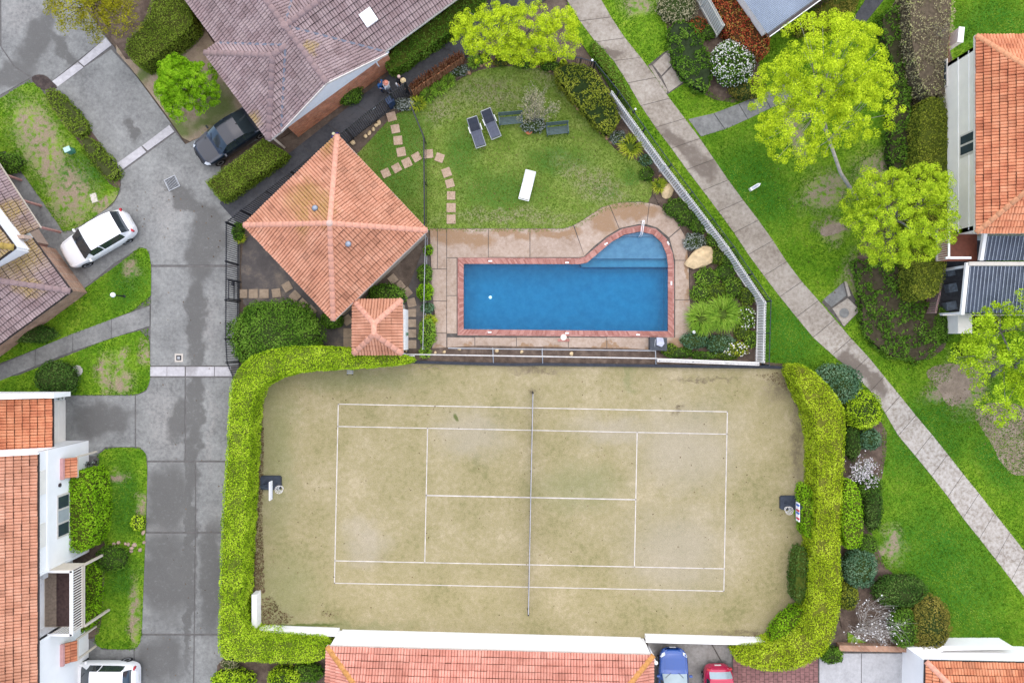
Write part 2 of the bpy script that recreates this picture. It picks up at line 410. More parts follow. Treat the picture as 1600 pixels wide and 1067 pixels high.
def clump_tree(name, label, base, crowns, mat, bark, nclump=200, cr=.42, per=80, leaf=.10, trunk_r=.16, group=None, z0=2.6, lean=None, spread=.45, gap=.12, split=2.0):
    """tree with tapered trunk, limbs that reach into the crown and a crown of separate leafy clumps.
    crowns: (px, py, rx, ry, zc, rz) lobes seen in the photograph"""
    b = G(*base); t = thing(name, label, 'tree', b, group)
    C, NN, RR = [], [], []; ph = R()*7
    tot = sum(c[2]*c[3] for c in crowns)
    for (cx, cy, rx, ry, zc, rz) in crowns:
        k = (HC - zc)/FP; o = G(cx, cy, zc); n = int(nclump*rx*ry/tot); got = 0
        pts = []
        while got < n:
            d = clip_dirs(1)[0]
            if d[2] < -.25: d[2] = -d[2]
            f = 1 - .45*R()**2 + .1*math.sin(d[0]*5+ph) + .08*math.sin(d[1]*7+ph)
            p = np.array([o.x + d[0]*rx*k*f, o.y + d[1]*ry*k*f, zc + d[2]*rz*f])
            if math.sin(p[0]*2.2+ph)+math.sin(p[1]*2.6+ph*2)+math.sin(p[0]*4.1-p[1]*3.3) > 3*(1-2*gap): 
                got += .3; continue
            C.append(p); NN.append(d); RR.append(cr*U(.65, 1.25)); got += 1
    C = np.array(C); NN = np.array(NN); RR = np.array(RR); n = len(C)
    d = clip_dirs(n*per).reshape(n, per, 3); d[:, :, 2] = np.where(d[:, :, 2] < -.2, -d[:, :, 2], d[:, :, 2])
    d = d + NN[:, None, :]*.25; d /= np.linalg.norm(d, axis=2, keepdims=True)
    rr = RR[:, None, None]*(1 - .35*RNG.random((n, per, 1))**2)
    P = C[:, None, :] + d*rr*np.array([1, 1, .65])
    leaves('crown', P.reshape(-1, 3), d.reshape(-1, 3), leaf, mat, t, spread, .7, .1)
    # trunk and limbs
    c0 = C.mean(0); m = MB(); fork = Vector((b.x + (c0[0]-b.x)*.62, b.y + (c0[1]-b.y)*.62, z0)); mid = b.lerp(fork, .5) + Vector((U(-.2, .2), U(-.2, .2), 0))
    m.tube([b, mid, fork], [trunk_r*1.25, trunk_r, trunk_r*.85], 9); m.build('trunk', bark, t, smooth=True)
    order = RNG.permutation(n)[:max(14, n//7)]
    hubs = [fork + (Vector(C[order[i]]) - fork)*U(.35, .5) + Vector((U(-.3, .3), U(-.3, .3), -.1)) for i in range(7)]
    for i, hb in enumerate(hubs):
        lm_ = MB(); lm_.tube([fork - Vector((0, 0, .05)), fork.lerp(hb, .5) + Vector((0, 0, .12)), hb], [trunk_r*.62, trunk_r*.45, trunk_r*.3], 6)
        for j in order:
            p = Vector(C[j])
            if min(range(7), key=lambda q: (hubs[q]-p).length) == i:
                lm_.tube([hb, hb.lerp(p, .55) + Vector((U(-.15, .15), U(-.15, .15), .1)), p], [trunk_r*.26, trunk_r*.16, .012], 4, False)
        lm_.build('limb', bark, t, smooth=True)
    return t

def strap_plant(name, label, cx, cy, r, h, mat, n=70, width=.05, group=None, cat='plant', ry=None):
    c = G(cx, cy, h*.5); k = 1/25.7; t = thing(name, label, cat, (c.x, c.y, 0), group); V, F = [], []
    ry = ry or r
    for i in range(n):
        a = R()*6.283; rr = U(.45, 1.0); q = math.sqrt(R())*.35; dx, dy = math.cos(a), math.sin(a)
        q *= 1.7; x0, y0 = c.x + dx*r*k*q, c.y + dy*ry*k*q; L = rr; a += U(-1.1, 1.1); dx, dy = math.cos(a), math.sin(a); q *= .7; w = width*U(.7, 1.2); hh = h*U(.6, 1.0); bs = len(V)
        for s_ in range(4):
            f = s_/3; out = f*(1-q); x = x0 + dx*r*k*L*out; y = y0 + dy*ry*k*L*out; z = hh*(1-(1-min(1, f*1.45))**2) - hh*.45*max(0, f-.5)*2
            ww = w*(1-.8*f*f)*.5; V += [(x - dy*ww, y + dx*ww, max(.02, z)), (x + dy*ww, y - dx*ww, max(.02, z))]
        F += [(bs+2*s_, bs+2*s_+1, bs+2*s_+3, bs+2*s_+2) for s_ in range(3)]
    np_mesh('leaf_blades', V, F, mat, t); 
    MB().lathe((c.x, c.y, 0), [(r*k*.6, 0), (r*k*.5, h*.2), (r*k*.2, h*.32)], 9).build('leaf_base', core_mat((.07, .11, .02)), t)
    return t

def twig_shrub(name, label, cx, cy, r, h, bark, mat, n=14, depth=3, leaf=.07, lm_per=3, cat='shrub', blossom=None, group=None, lean=(0, 0), spread=.6, base=None, rad=.03, out=.55, crook=.16, first=.62):
    c = G(*(base or (cx, cy)), 0); top = G(cx, cy, h*.6); t = thing(name, label, cat, (c.x, c.y, 0), group); m = MB(); tips = []
    kr = r/25.7
    for i in range(n):
        a = 6.283*i/n + U(-.3, .3); tgt = Vector((top.x + math.cos(a)*kr*out*U(.4, 1.1), top.y + math.sin(a)*kr*out*U(.4, 1.1), h*U(.5, .75)))
        d = tgt - c; branch(m, c + Vector((U(-.08, .08), U(-.08, .08), 0)), d, d.length*first*U(.7, 1.1), rad, depth, tips, spread, 4, 3, .12, crook)
    m.build('branches', bark, t)
    tp = np.array([list(p) for p in tips]); tp = np.repeat(tp, lm_per, 0) + RNG.normal(0, .06, (len(tp)*lm_per, 3))
    if mat is not None: leaves('foliage', tp, np.tile([0, 0, 1.0], (len(tp), 1)), leaf, mat, t, .8, .6)
    if blossom:
        fm, frac, sz = blossom; i = RNG.choice(len(tp), int(len(tp)*frac), replace=False); leaves('blossoms', tp[i]+[0, 0, .03], np.tile([0, 0, 1.0], (len(i), 1)), sz, fm, t, .5, .85)
    return t

def grass(name, polys, dens, mat, z=.03, bare=(), hgt=.07, label=None, excl=()):
    Ps = []
    for p in polys:
        q = px2(p); P = sample_poly(q, dens)
        for e in excl: P = P[~inside(P, px2(e))]
        for cx, cy, rx, ry, rot in bare:
            o = G(cx, cy); a = math.radians(rot); dx, dy = P[:, 0]-o.x, P[:, 1]-o.y
            e = ((dx*math.cos(a)+dy*math.sin(a))/(rx/25.7))**2 + ((-dx*math.sin(a)+dy*math.cos(a))/(ry/25.7))**2
            P = P[(e > 1) | (RNG.random(len(P)) < np.clip(e-.45, 0, 1)*.7)]
        Ps.append(P)
    P = np.concatenate(Ps); n = len(P); a = RNG.random(n)*6.283; w = .022*(.7+RNG.random(n)); h = hgt*(.6+.8*RNG.random(n)); L = (.04+.06*RNG.random(n))
    dx, dy = np.cos(a), np.sin(a); zz = np.full(n, z)
    V = np.stack([np.c_[P[:, 0]-dy*w, P[:, 1]+dx*w, zz], np.c_[P[:, 0]+dy*w, P[:, 1]-dx*w, zz], np.c_[P[:, 0]+dx*L, P[:, 1]+dy*L, zz+h]], 1).reshape(-1, 3)
    o = np_mesh(name, V, np.arange(n*3).reshape(n, 3), mat); return tag(o, label, 'grass', kind='stuff')

def rock(name, label, cx, cy, rx, ry, h, rot, mat, parent=None, group=None, seed=0, piece=False):
    c = G(cx, cy, h*.4); bm = bmesh.new(); bmesh.ops.create_icosphere(bm, subdivisions=2, radius=1); k = 1/25.7; rnd = random.Random(seed)
    cut = [(Vector((rnd.uniform(-1, 1), rnd.uniform(-1, 1), rnd.uniform(-.3, 1))).normalized(), rnd.uniform(.62, .9)) for _ in range(9)]
    a = math.radians(rot)
    for v in bm.verts:
        for n_, d_ in cut:
            e = v.co.dot(n_) - d_
            if e > 0: v.co -= n_*e
        x, y, z = v.co.x*rx*k, v.co.y*ry*k, v.co.z*h*.62
        v.co = (c.x + x*math.cos(a) - y*math.sin(a), c.y + x*math.sin(a) + y*math.cos(a), max(z + h*.38, -.02))
    me = bpy.data.meshes.new(name); bm.to_mesh(me); bm.free(); o = link(name, me, mat, parent)
    if not piece: tag(o, label, 'rock', group)
    return o

# ------------------------------------------------------------------ ground materials
def mat_soil(name, c1, c2, c3, s=1.2):
    t = NT(name); a = t.noise(s, detail=8, rough=.68); f = t.noise(38, detail=5, rough=.75)
    col = t.ramp(a, [(.28, c1), (.5, c2), (.74, c3)]); col = t.mix(1, col, t.ramp(f, [(.3, (.45,)*3), (.5, (.95,)*3), (.72, (1.35,)*3)]), 'MULTIPLY')
    t.bump(f, .5, .03); return t.fin(col, .95, .1)
M_SOIL = mat_soil('soil', (.075, .058, .046), (.13, .10, .078), (.22, .175, .135))
M_MULCH = mat_soil('mulch', (.035, .027, .026), (.07, .055, .05), (.13, .10, .085), 2.2)
M_DIRT = mat_soil('dirt', (.17, .135, .10), (.28, .22, .165), (.38, .31, .25), 1.6)

def mat_lawn(name, cols, bare=None, barecol=(.30, .23, .16), green=None, greencol=None, s=.55):
    t = NT(name); a = t.noise(s, detail=7, rough=.65); b = t.noise(3.3, detail=6, rough=.7); f = t.noise(45, detail=4, rough=.75)
    m_ = t.math('ADD', t.math('MULTIPLY', a, .6), t.math('MULTIPLY', b, .4))
    n = len(cols); col = t.ramp(m_, [(.33 + .34*i/(n-1), c) for i, c in enumerate(cols)])
    if green: col = t.mix(t.math('MULTIPLY', t.blobs(green, 1.6, .8, .6), .8), col, greencol)
    if bare:
        bl = t.blobs(bare, 2.6, .9, .8); bl = t.math('MULTIPLY', bl, t.rng(b, .36, .55)); col = t.mix(bl, col, t.ramp(f, [(.3, mul(barecol, .7)), (.7, mul(barecol, 1.2))]))
    col = t.mix(1, col, t.ramp(f, [(.28, (.4,)*3), (.5, (.98,)*3), (.7, (1.6,)*3)]), 'MULTIPLY')
    t.bump(f, .7, .03); return t.fin(col, .95, .1)
def mat_conc(name, cols, stain=None, staincol=(.12, .115, .11), s=.7, joint=None, speck=.25, pale=None, palecol=(.5, .48, .45), rough=.85):
    t = NT(name); a = t.noise(s, detail=8, rough=.66); f = t.noise(60, detail=4, rough=.8); b = t.noise(5, detail=7, rough=.72)
    col = t.ramp(t.math('ADD', t.math('MULTIPLY', a, .5), t.math('MULTIPLY', b, .5)), [(.38 + .24*i/(len(cols)-1), c) for i, c in enumerate(cols)])
    ob = t.n('ObjectInfo').outputs['Random']; col = t.mix(1, col, t.ramp(ob, [(0, (.95,)*3), (1, (1.04,)*3)]), 'MULTIPLY')
    if pale: col = t.mix(t.math('MULTIPLY', t.math('MULTIPLY', t.blobs(pale, 2.4, .8, .9), t.rng(b, .3, .7)), .6), col, palecol)
    if stain: col = t.mix(t.math('MULTIPLY', t.math('MULTIPLY', t.blobs(stain, 2.2, .75, .35), t.rng(b, .22, .5)), .85), col, staincol)
    col = t.mix(1, col, t.ramp(f, [(.3, (1-speck,)*3), (.7, (1+speck,)*3)]), 'MULTIPLY')
    t.bump(f, .25, .01); return t.fin(col, rough, .25)

# ------------------------------------------------------------------ the ground
def sheet(name, poly, z, mat, z0=-.05, parent=None, label=None, it=0, world=False, kind='structure'):
    p = poly if world else px2(smooth_poly(poly, it) if it else poly)
    o = MB().prism(p, z0, z).build(name, mat, parent)
    if parent is None: tag(o, label, kind=kind)
    return o
_a, _b = G(721, 357), G(1047, 522)     # the pit of the swimming pool is left open
gr = MB()
for x0, x1, y0, y1 in ((-140, 140, _a.y, 140), (-140, 140, -140, _b.y), (-140, _a.x, _b.y, _a.y), (_b.x, 140, _b.y, _a.y)):
    gr.poly3([(x0, y0, -.06), (x1, y0, -.06), (x1, y1, -.06), (x0, y1, -.06)])
gr = gr.build('ground', M_SOIL); tag(gr, 'brown soil of the garden beds between lawns and paving', kind='structure')

# lawns
BARE_E = [(1290, 300, 38, 26, 20), (1300, 360, 20, 16, 0), (1380, 270, 40, 30, 0), (1475, 610, 30, 14, 30), (1510, 600, 30, 40, 0), (1335, 430, 16, 30, 0), (1395, 850, 14, 26, 0), (1378, 860, 9, 9, 0), (1540, 570, 30, 16, 20), (1000, 10, 20, 16, 0), (1240, 200, 14, 50, 20)]
G_E = [(1230, 520, 60, 60, 0), (1180, 290, 50, 80, 40), (1480, 900, 70, 120, 30), (1550, 40, 60, 40, 0), (1560, 720, 30, 60, 40), (1450, 680, 80, 60, 40)]
LAWN_C = [(.052, .14, .007), (.103, .225, .011), (.175, .30, .018), (.29, .365, .045)]
M_LAWN_E = mat_lawn('lawn_grass_park', LAWN_C, BARE_E, (.27, .215, .155), G_E, (.032, .14, .014))
LAWN_E = [(880, -80), (1750, -80), (1750, 1012), (1325, 1012), (1318, 700), (1310, 600), (1240, 570), (1192, 572), (1197, 468), (960, 148), (925, 92), (890, 40)]
sheet('lawn', LAWN_E, .02, M_LAWN_E, label='park lawn either side of the diagonal concrete footpath')
BARE_P = [(690, 170, 30, 16, 30), (860, 120, 40, 12, -20), (800, 340, 90, 10, 0), (930, 290, 60, 20, -30), (760, 150, 60, 24, 0)]
G_P = [(620, 240, 45, 90, 0), (720, 240, 26, 40, 0), (780, 300, 60, 30, 0), (950, 300, 16, 12, 0), (985, 280, 14, 12, 0), (870, 250, 50, 20, 0)]
M_LAWN_P = mat_lawn('lawn_grass_pool', [(.095, .168, .022), (.140, .218, .032), (.196, .263, .055), (.269, .302, .090)], BARE_P, (.24, .235, .12), G_P, (.055, .145, .02), .7)
LAWN_P = smooth_poly([(552, 248), (578, 220), (612, 183), (645, 166), (700, 137), (735, 114), (770, 105), (810, 103), (858, 108), (888, 142), (915, 178), (940, 205), (965, 240), (1000, 252), (1018, 275), (1020, 300), (1010, 322), (970, 325), (940, 332), (910, 352), (880, 361), (800, 363), (672, 361), (660, 355)], 1)
sheet('lawn', LAWN_P, .02, M_LAWN_P, label='mown lawn beside the swimming pool')
LB = [(60, 215, 34, 60, 25), (110, 305, 34, 46, 10), (80, 255, 24, 40, 20), (40, 185, 20, 14, 0), (165, 320, 26, 10, 40), (205, 420, 12, 16, 0), (190, 595, 16, 20, 0), (190, 560, 10, 14, 0), (228, 555, 6, 14, 0), (165, 585, 10, 30, 0), (222, 790, 8, 20, 0), (212, 960, 9, 50, 0), (185, 745, 10, 10, 0), (105, 410, 14, 10, 0)]
M_LAWN_W = mat_lawn('lawn_grass_west', LAWN_C, LB, (.28, .215, .155), [(130, 270, 40, 30, 0), (200, 440, 30, 40, 0), (195, 780, 20, 60, 0), (190, 900, 20, 30, 0)], (.035, .13, .014))
L3 = [(-120, 235), (0, 155), (48, 126), (66, 140), (95, 190), (130, 228), (160, 268), (183, 275), (188, 298), (176, 320), (140, 345), (102, 366), (88, 345), (37, 272), (0, 225), (-120, 300)]
L4 = [(124, 458), (190, 410), (220, 386), (233, 391), (237, 420), (236, 475), (120, 520), (0, 568), (-120, 612), (-120, 545), (15, 545), (85, 495)]
L5 = [(233, 513), (236, 590), (230, 609), (212, 617), (100, 617), (-120, 615), (-120, 590), (0, 598), (120, 550), (175, 528)]
L6 = [(152, 712), (168, 699), (220, 699), (231, 712), (229, 800), (225, 900), (222, 1000), (212, 1013), (160, 1013), (148, 1003), (152, 980), (162, 920), (165, 800)]
for q, lab in ((L3, 'patchy lawn with shrub row by the upper driveway'), (L4, 'triangular lawn around the globe lamp post'), (L5, 'lawn with the round concrete pit lid'), (L6, 'long lawn island beside the terracotta house')):
    sheet('lawn', smooth_poly(q, 1), .055, M_LAWN_W, label=lab)
GLEAF = leafmat('grass_blades_park', [(.045, .130, .010), (.095, .227, .015), (.168, .313, .022), (.302, .421, .060)], .3, .5)
GLEAF_P = leafmat('grass_blades_pool', [(.081, .161, .018), (.138, .224, .030), (.196, .265, .050), (.287, .310, .090)], .3, .6)
FPL = [(872, -40), (885, 0), (900, 25), (925, 61), (955, 90), (980, 129), (1000, 164), (1022, 197), (1040, 220), (1074, 267), (1110, 314), (1142, 357), (1175, 407), (1200, 440), (1227, 475), (1275, 533), (1320, 571), (1355, 604), (1379, 639), (1402, 679), (1429, 711), (1456, 744), (1484, 780), (1497, 800), (1537, 850), (1562, 882), (1600, 932), (1680, 1035)]
FPR = [(915, -40), (939, 0), (960, 37), (984, 71), (1011, 102), (1042, 149), (1059, 172), (1085, 205), (1102, 230), (1127, 266), (1150, 300), (1172, 327), (1200, 365), (1232, 414), (1260, 450), (1290, 482), (1317, 515), (1334, 534), (1350, 550), (1377, 583), (1404, 616), (1432, 651), (1460, 684), (1487, 718), (1515, 754), (1542, 786), (1552, 800), (1570, 822), (1597, 857), (1700, 985)]
EXC = [FPL + FPR[::-1], [(1012, 103), (1040, 80), (1048, 77), (1068, 131), (1043, 148)], [(1283, 472), (1318, 440), (1326, 447), (1344, 484), (1318, 512)], [(1075, 187), (1130, 173), (1230, 130), (1240, 155), (1150, 196), (1095, 214)], [(1322, 600), (1378, 660), (1378, 720), (1350, 860), (1470, 960), (1470, 1005), (1320, 1008), (1300, 900)], [(1030, -60), (1140, -60), (1180, 60), (1190, 145), (1130, 155), (1070, 125), (1050, 85), (1045, 20)], [(1340, 405), (1400, 250), (1395, 100), (1380, 30), (1490, -30), (1490, 500), (1470, 550), (1400, 555), (1350, 515)], [(1330, 34), (1352, 0), (1390, -60), (1420, -60), (1383, 0), (1352, 36)]]
grass('grass', [LAWN_E], 260, GLEAF, .02, BARE_E, excl=EXC, label='short green grass of the park lawn')
grass('grass', [LAWN_P], 230, GLEAF_P, .02, (), .05, label='short yellowish grass of the pool lawn')
grass('grass', [L3, L4, L5, L6], 260, GLEAF, .055, LB, label='short green grass of the driveway lawns')
for q in ([(1515, 640), (1560, 625), (1620, 640), (1700, 700), (1700, 760), (1610, 745), (1575, 740), (1560, 715), (1540, 680)], [(1440, 580), (1475, 565), (1510, 575), (1520, 620), (1480, 640), (1465, 605)], [(1280, 355), (1330, 345), (1345, 352), (1300, 366), (1283, 372)]):
    sheet('dirt_patch', rough_poly(px2(smooth_poly(q, 2)), .2, .05), .03, M_DIRT, world=True, label='bare trodden earth under the trees')

# strips of paving slabs
def resample(pl, n):
    d = [0]
    for a, b in zip(pl, pl[1:]): d.append(d[-1] + math.hypot(b[0]-a[0], b[1]-a[1]))
    out = []
    for i in range(n+1):
        t = d[-1]*i/n; k = max(j for j in range(len(d)) if d[j] <= t + 1e-9); k = min(k, len(pl)-2)
        f = (t - d[k])/max(d[k+1]-d[k], 1e-6); out.append((pl[k][0]+(pl[k+1][0]-pl[k][0])*f, pl[k][1]+(pl[k+1][1]-pl[k][1])*f))
    return out
def slab_strip(name, label, L, Rr, n, z, mat, mjoint, gap=.032, edge=.0):
    a, b = resample(L, n), resample(Rr, n)
    base = sheet(name, [*a, *b[::-1]], z-.02, mjoint, label=label)
    for i in range(n):
        q = [Vector(G(*p)[:2]) for p in (a[i], b[i], b[i+1], a[i+1])]; d = ((q[3]-q[0]) + (q[2]-q[1])).normalized()*gap/2
        q = [q[0]+d, q[1]+d, q[2]-d, q[3]-d]; MB().prism(q, z-.06, z + U(-.004, .006)).build('slab', mat, base)
    return base
M_JOINT = plain('joint_dark', (.10, .09, .08), .95, .3, 4)
M_JOINTD = plain('joint_grey', (.12, .115, .11), .95, .2, 4)
M_FOOT = mat_conc('footpath_concrete', [(.192, .161, .129), (.264, .230, .189), (.329, .293, .250), (.384, .353, .303)], [(1065, 225, 34, 12, -40), (1340, 575, 40, 12, -40), (1320, 560, 14, 14, 0), (1370, 600, 10, 26, 30), (950, 85, 20, 8, 0), (1100, 260, 16, 30, 40)], (.13, .105, .085), .5, None, .2, [(1450, 740, 110, 200, 40), (1600, 930, 100, 160, 40), (1330, 590, 30, 60, 40)], (.52, .505, .475))
slab_strip('footpath', 'pale concrete slab footpath running diagonally past the pool', FPL, FPR, 33, .045, M_FOOT, M_JOINT)
M_PAVE = mat_conc('path_grey', [(.128, .128, .124), (.188, .190, .180), (.247, .247, .236)], None, s=.8, speck=.2)
# small landings beside the footpath
fp2 = sheet('landing', [(1012, 103), (1040, 80), (1048, 77), (1068, 131), (1043, 148)], .03, M_JOINT, label='concrete landing beside the footpath near the green shrubs')
for q in ([(1020, 102), (1046, 78), (1048, 103), (1033, 119)], [(1034, 121), (1049, 106), (1067, 129), (1045, 145)], [(1013, 104), (1018, 103), (1043, 142), (1041, 147)]):
    MB().prism(px2(q), 0, .05).build('slab', M_FOOT, fp2)
fp3 = sheet('landing', [(1283, 472), (1318, 440), (1326, 447), (1344, 484), (1318, 512)], .03, M_JOINT, label='concrete pit landing beside the footpath below the round tree')
MB().prism(px2([(1300, 482), (1324, 466), (1343, 485), (1318, 510)]), 0, .055).build('slab', M_FOOT, fp3)
MB().prism(px2([(1286, 468), (1317, 442), (1322, 462), (1299, 480)]), 0, .04).build('slab', M_PAVE, fp3)
MB().prism(px2([(1318, 440), (1322, 441), (1328, 462), (1324, 464)]), 0, .12).build('edge', M_FOOT, fp3)
MB().lathe(G(1319, 489, .055), [(.30, 0), (.29, .012), (.2, .012)], 18).build('pit_lid', M_PAVE, fp3)
slab_strip('side_path', 'grey concrete side path leading right from the footpath', [(1075, 187), (1088, 186), (1130, 173), (1180, 152), (1230, 130)], [(1095, 214), (1110, 211), (1150, 196), (1195, 173), (1240, 155)], 4, .04, M_PAVE, M_JOINT)
M_ASPH = mat_conc('asphalt_dark', [(.040, .042, .048), (.062, .064, .07), (.085, .087, .092)], [(560, 175, 40, 14, 35)], (.10, .10, .105), .9, speck=.35)
slab_strip('service_path', 'dark wet looking path between the brown roofed house and pool fence', [(343, 318), (450, 242), (545, 167), (610, 115), (700, 55), (745, 18), (800, -30)], [(375, 354), (470, 280), (540, 225), (640, 150), (726, 90), (745, 70), (860, -5)], 11, .03, M_ASPH, M_JOINT, .03)
slab_strip('dark_path', 'dark asphalt path near the corrugated shed', [(1330, 34), (1352, 0), (1390, -60)], [(1352, 36), (1383, 0), (1420, -60)], 2, .035, M_ASPH, M_JOINT)
slab_strip('west_path', 'grey path crossing the lawn towards the left house', [(235, 478), (135, 513), (90, 531), (0, 571), (-120, 620)], [(235, 509), (140, 540), (105, 552), (0, 595), (-120, 645)], 6, .06, M_PAVE, M_JOINT)

# driveway of poured slabs
ST = [(288, 305, 26, 16, -50), (300, 325, 30, 14, -30), (325, 350, 30, 24, 0), (328, 380, 30, 30, 0), (312, 410, 22, 40, 0), (308, 490, 14, 80, 0), (306, 610, 13, 110, 0), (303, 700, 12, 80, 0), (285, 655, 20, 30, -20), (296, 800, 9, 130, 0), (294, 930, 8, 120, 0), (262, 780, 36, 60, 0), (262, 900, 40, 70, 0), (330, 900, 22, 90, 0), (250, 1030, 40, 40, 0), (160, 655, 50, 26, 0), (60, 60, 22, 60, -25), (100, 85, 12, 40, 35), (205, 205, 8, 22, 25), (20, 115, 40, 20, 20), (272, 296, 14, 8, 0)]
PL = [(258, 660, 24, 46, 0), (255, 826, 26, 9, 0), (332, 826, 16, 8, 0), (30, 20, 30, 26, 0), (265, 330, 20, 50, 0), (235, 60, 20, 20, 0), (330, 680, 6, 60, 0), (330, 500, 12, 40, 0), (255, 820, 20, 10, 0), (335, 840, 10, 40, 0)]
M_DRIVE = mat_conc('driveway_concrete', [(.139, .141, .135), (.187, .190, .182), (.228, .232, .221), (.272, .278, .262)], ST, (.10, .098, .092), .6, None, .3, PL, (.30, .285, .265))
M_STRIP = mat_conc('strip_concrete', [(.357, .348, .357), (.425, .416, .425), (.493, .484, .493)], [(298, 580, 12, 12, 0), (112, 100, 10, 6, 0)], (.27, .26, .26), 2, speck=.08)
drv = sheet('driveway', [(-160, -160), (70, -160), (110, -20), (168, 60), (215, 122), (265, 190), (290, 226), (315, 215), (400, 170), (425, 205), (345, 250), (345, 318), (375, 350), (373, 580), (372, 700), (372, 1000), (345, 1200), (-160, 1200)], .012, M_JOINTD, label='wide grey concrete driveway on the left')
SL = [[(-160, -160), (0, -160), (0, 72), (22, 105), (48, 122), (-160, 240)], [(2, -160), (70, -160), (110, -20), (166, 60), (82, 127), (50, 121), (25, 105), (3, 74)],
      [(84, 138), (174, 78), (215, 122), (268, 194), (182, 262), (140, 205), (100, 160)], [(190, 270), (274, 208), (290, 226), (345, 250), (345, 318), (373, 345), (373, 414), (237, 414), (232, 393), (219, 387), (178, 412), (150, 350), (176, 322), (189, 300)],
      [(290, 226), (315, 214), (400, 168), (428, 205), (347, 249)], [(90, 368), (176, 322), (178, 412), (124, 458), (60, 400)], [(237, 417.5), (373, 417.5), (373, 571), (235, 571)],
      [(235, 590), (289, 590), (289, 719), (231, 719), (220, 699), (213, 697), (213, 618), (229, 611)], [(291, 590), (370, 590), (370, 719), (291, 719)], [(100, 618), (211, 618), (211, 698), (165, 698), (150, 712), (100, 712)],
      [(231, 722), (305, 722), (305, 830), (229, 830)], [(307, 722), (370, 722), (370, 830), (307, 830)], [(228, 833), (305, 833), (303, 989), (222, 989)], [(307, 833), (370, 833), (370, 989), (305, 989)],
      [(222, 992), (303, 992), (300, 1200), (211, 1200), (211, 1014)], [(305, 992), (370, 992), (345, 1200), (302, 1200)], [(90, 980), (148, 1003), (160, 1014), (209, 1014), (209, 1200), (90, 1200)], [(20, 268), (37, 273), (88, 345), (100, 366), (62, 400), (0, 290)]]
for q in SL: MB().prism(px2(q), 0, .03 + U(-.002, .003)).build('slab', M_DRIVE, drv)
for q in ([(82, 128), (122, 98), (131, 106), (91, 136)], [(123.5, 97), (166, 60), (175, 71), (132, 104)], [(180, 258), (221, 229), (229, 238), (188, 268)], [(223, 228), (265, 196), (273, 206), (231, 236)], [(234.5, 573), (261, 573), (261, 587.5), (234.5, 587.5)], [(261.6, 573), (289, 573), (289, 587.5), (261.6, 587.5)], [(291, 573), (335, 573), (335, 587.5), (291, 587.5)], [(336, 573), (361, 573), (363, 587.5), (336, 587.5)]):
    MB().prism(px2(q), 0, .04).build('pale_slab', M_STRIP, drv)
sheet('garden_bed', smooth_poly([(172, 70), (205, 40), (310, 30), (345, 85), (408, 170), (315, 214), (291, 224), (268, 190), (216, 120)], 1), .045, mat_lawn('bed_earth', [(.176, .128, .087), (.272, .210, .145), (.352, .277, .203), (.208, .240, .072)], None, green=[(340, 165, 26, 30, 0), (275, 200, 24, 16, 0), (225, 115, 10, 16, 0), (320, 190, 26, 10, 30)], greencol=(.085, .14, .025), s=1.4), label='bare earth bed with weeds below the round green shrub')
sheet('garden_bed', smooth_poly([(48, 123), (58, 117), (72, 118), (84, 130), (92, 140), (64, 142)], 1), .06, M_MULCH, label='small dark kerbed bed at the top of the driveway shrub row')
sheet('garden_bed', [(380, 380), (430, 320), (520, 480), (552, 470), (630, 470), (668, 370), (676, 440), (678, 545), (640, 560), (520, 545), (380, 475), (376, 420)], .0, mat_soil('bed_dark', (.075, .068, .066), (.11, .10, .095), (.25, .205, .16), .9), label='dark earth bed around the pyramid roofed clubhouse')
M_BED = mat_soil('bed_mulch', (.065, .045, .035), (.12, .088, .068), (.22, .165, .125), 2.0)
for i, q in enumerate([[(1015, 260), (1060, 290), (1110, 360), (1192, 470), (1188, 566), (1030, 562), (1078, 548), (1078, 420), (1072, 370), (1055, 345), (1025, 320)], [(640, 166), (640, 145), (735, 78), (900, 84), (925, 98), (1000, 215), (1020, 262), (1000, 252), (965, 240), (915, 178), (860, 108), (800, 102), (735, 112)],
        [(1312, 585), (1385, 660), (1385, 720), (1350, 860), (1480, 960), (1480, 1005), (1320, 1008), (1300, 900)], [(1030, -60), (1140, -60), (1180, 60), (1195, 150), (1130, 165), (1070, 130), (1045, 90), (1040, 20)], [(1330, 395), (1400, 240), (1390, 100), (1375, 30), (1490, -30), (1490, 500), (1470, 560), (1400, 565), (1345, 520)],
        [(1240, 60), (1400, -60), (1240, -60), (1190, 40)], [(445, 222), (600, 95), (740, 0), (690, -40), (560, 60), (420, 200)], [(104, 745), (155, 735), (165, 760), (165, 880), (160, 985), (140, 1000), (95, 1000)], [(640, 538), (1078, 546), (1190, 565), (1240, 570), (1240, 577), (640, 570)], [(66, 137), (100, 145), (150, 215), (185, 262), (190, 300), (165, 283), (130, 228), (90, 185)], [(340, 985), (525, 985), (510, 1200), (340, 1200)], [(175, 60), (205, 105), (300, 40), (300, -40), (110, -40)]]):
    sheet('garden_bed', smooth_poly(q, 1), (.028 if i in (0, 1, 2, 3, 4, 5, 6) else .058), M_BED, label=['planting bed between pool paving and white picket fence', 'planting bed along the top edge of the pool lawn', 'planting bed right of the tall court hedge', 'planting bed around the white flowering bush', 'planting bed in front of the cream house', 'planting bed beside the corrugated shed', 'narrow earth bed along the brick wall', 'planting bed along the white house wall', 'earth strip between pool and tennis court', 'planting bed of the shrub row by the driveway', 'planting bed below the court corner', 'planting bed under the yellow tree'][i])
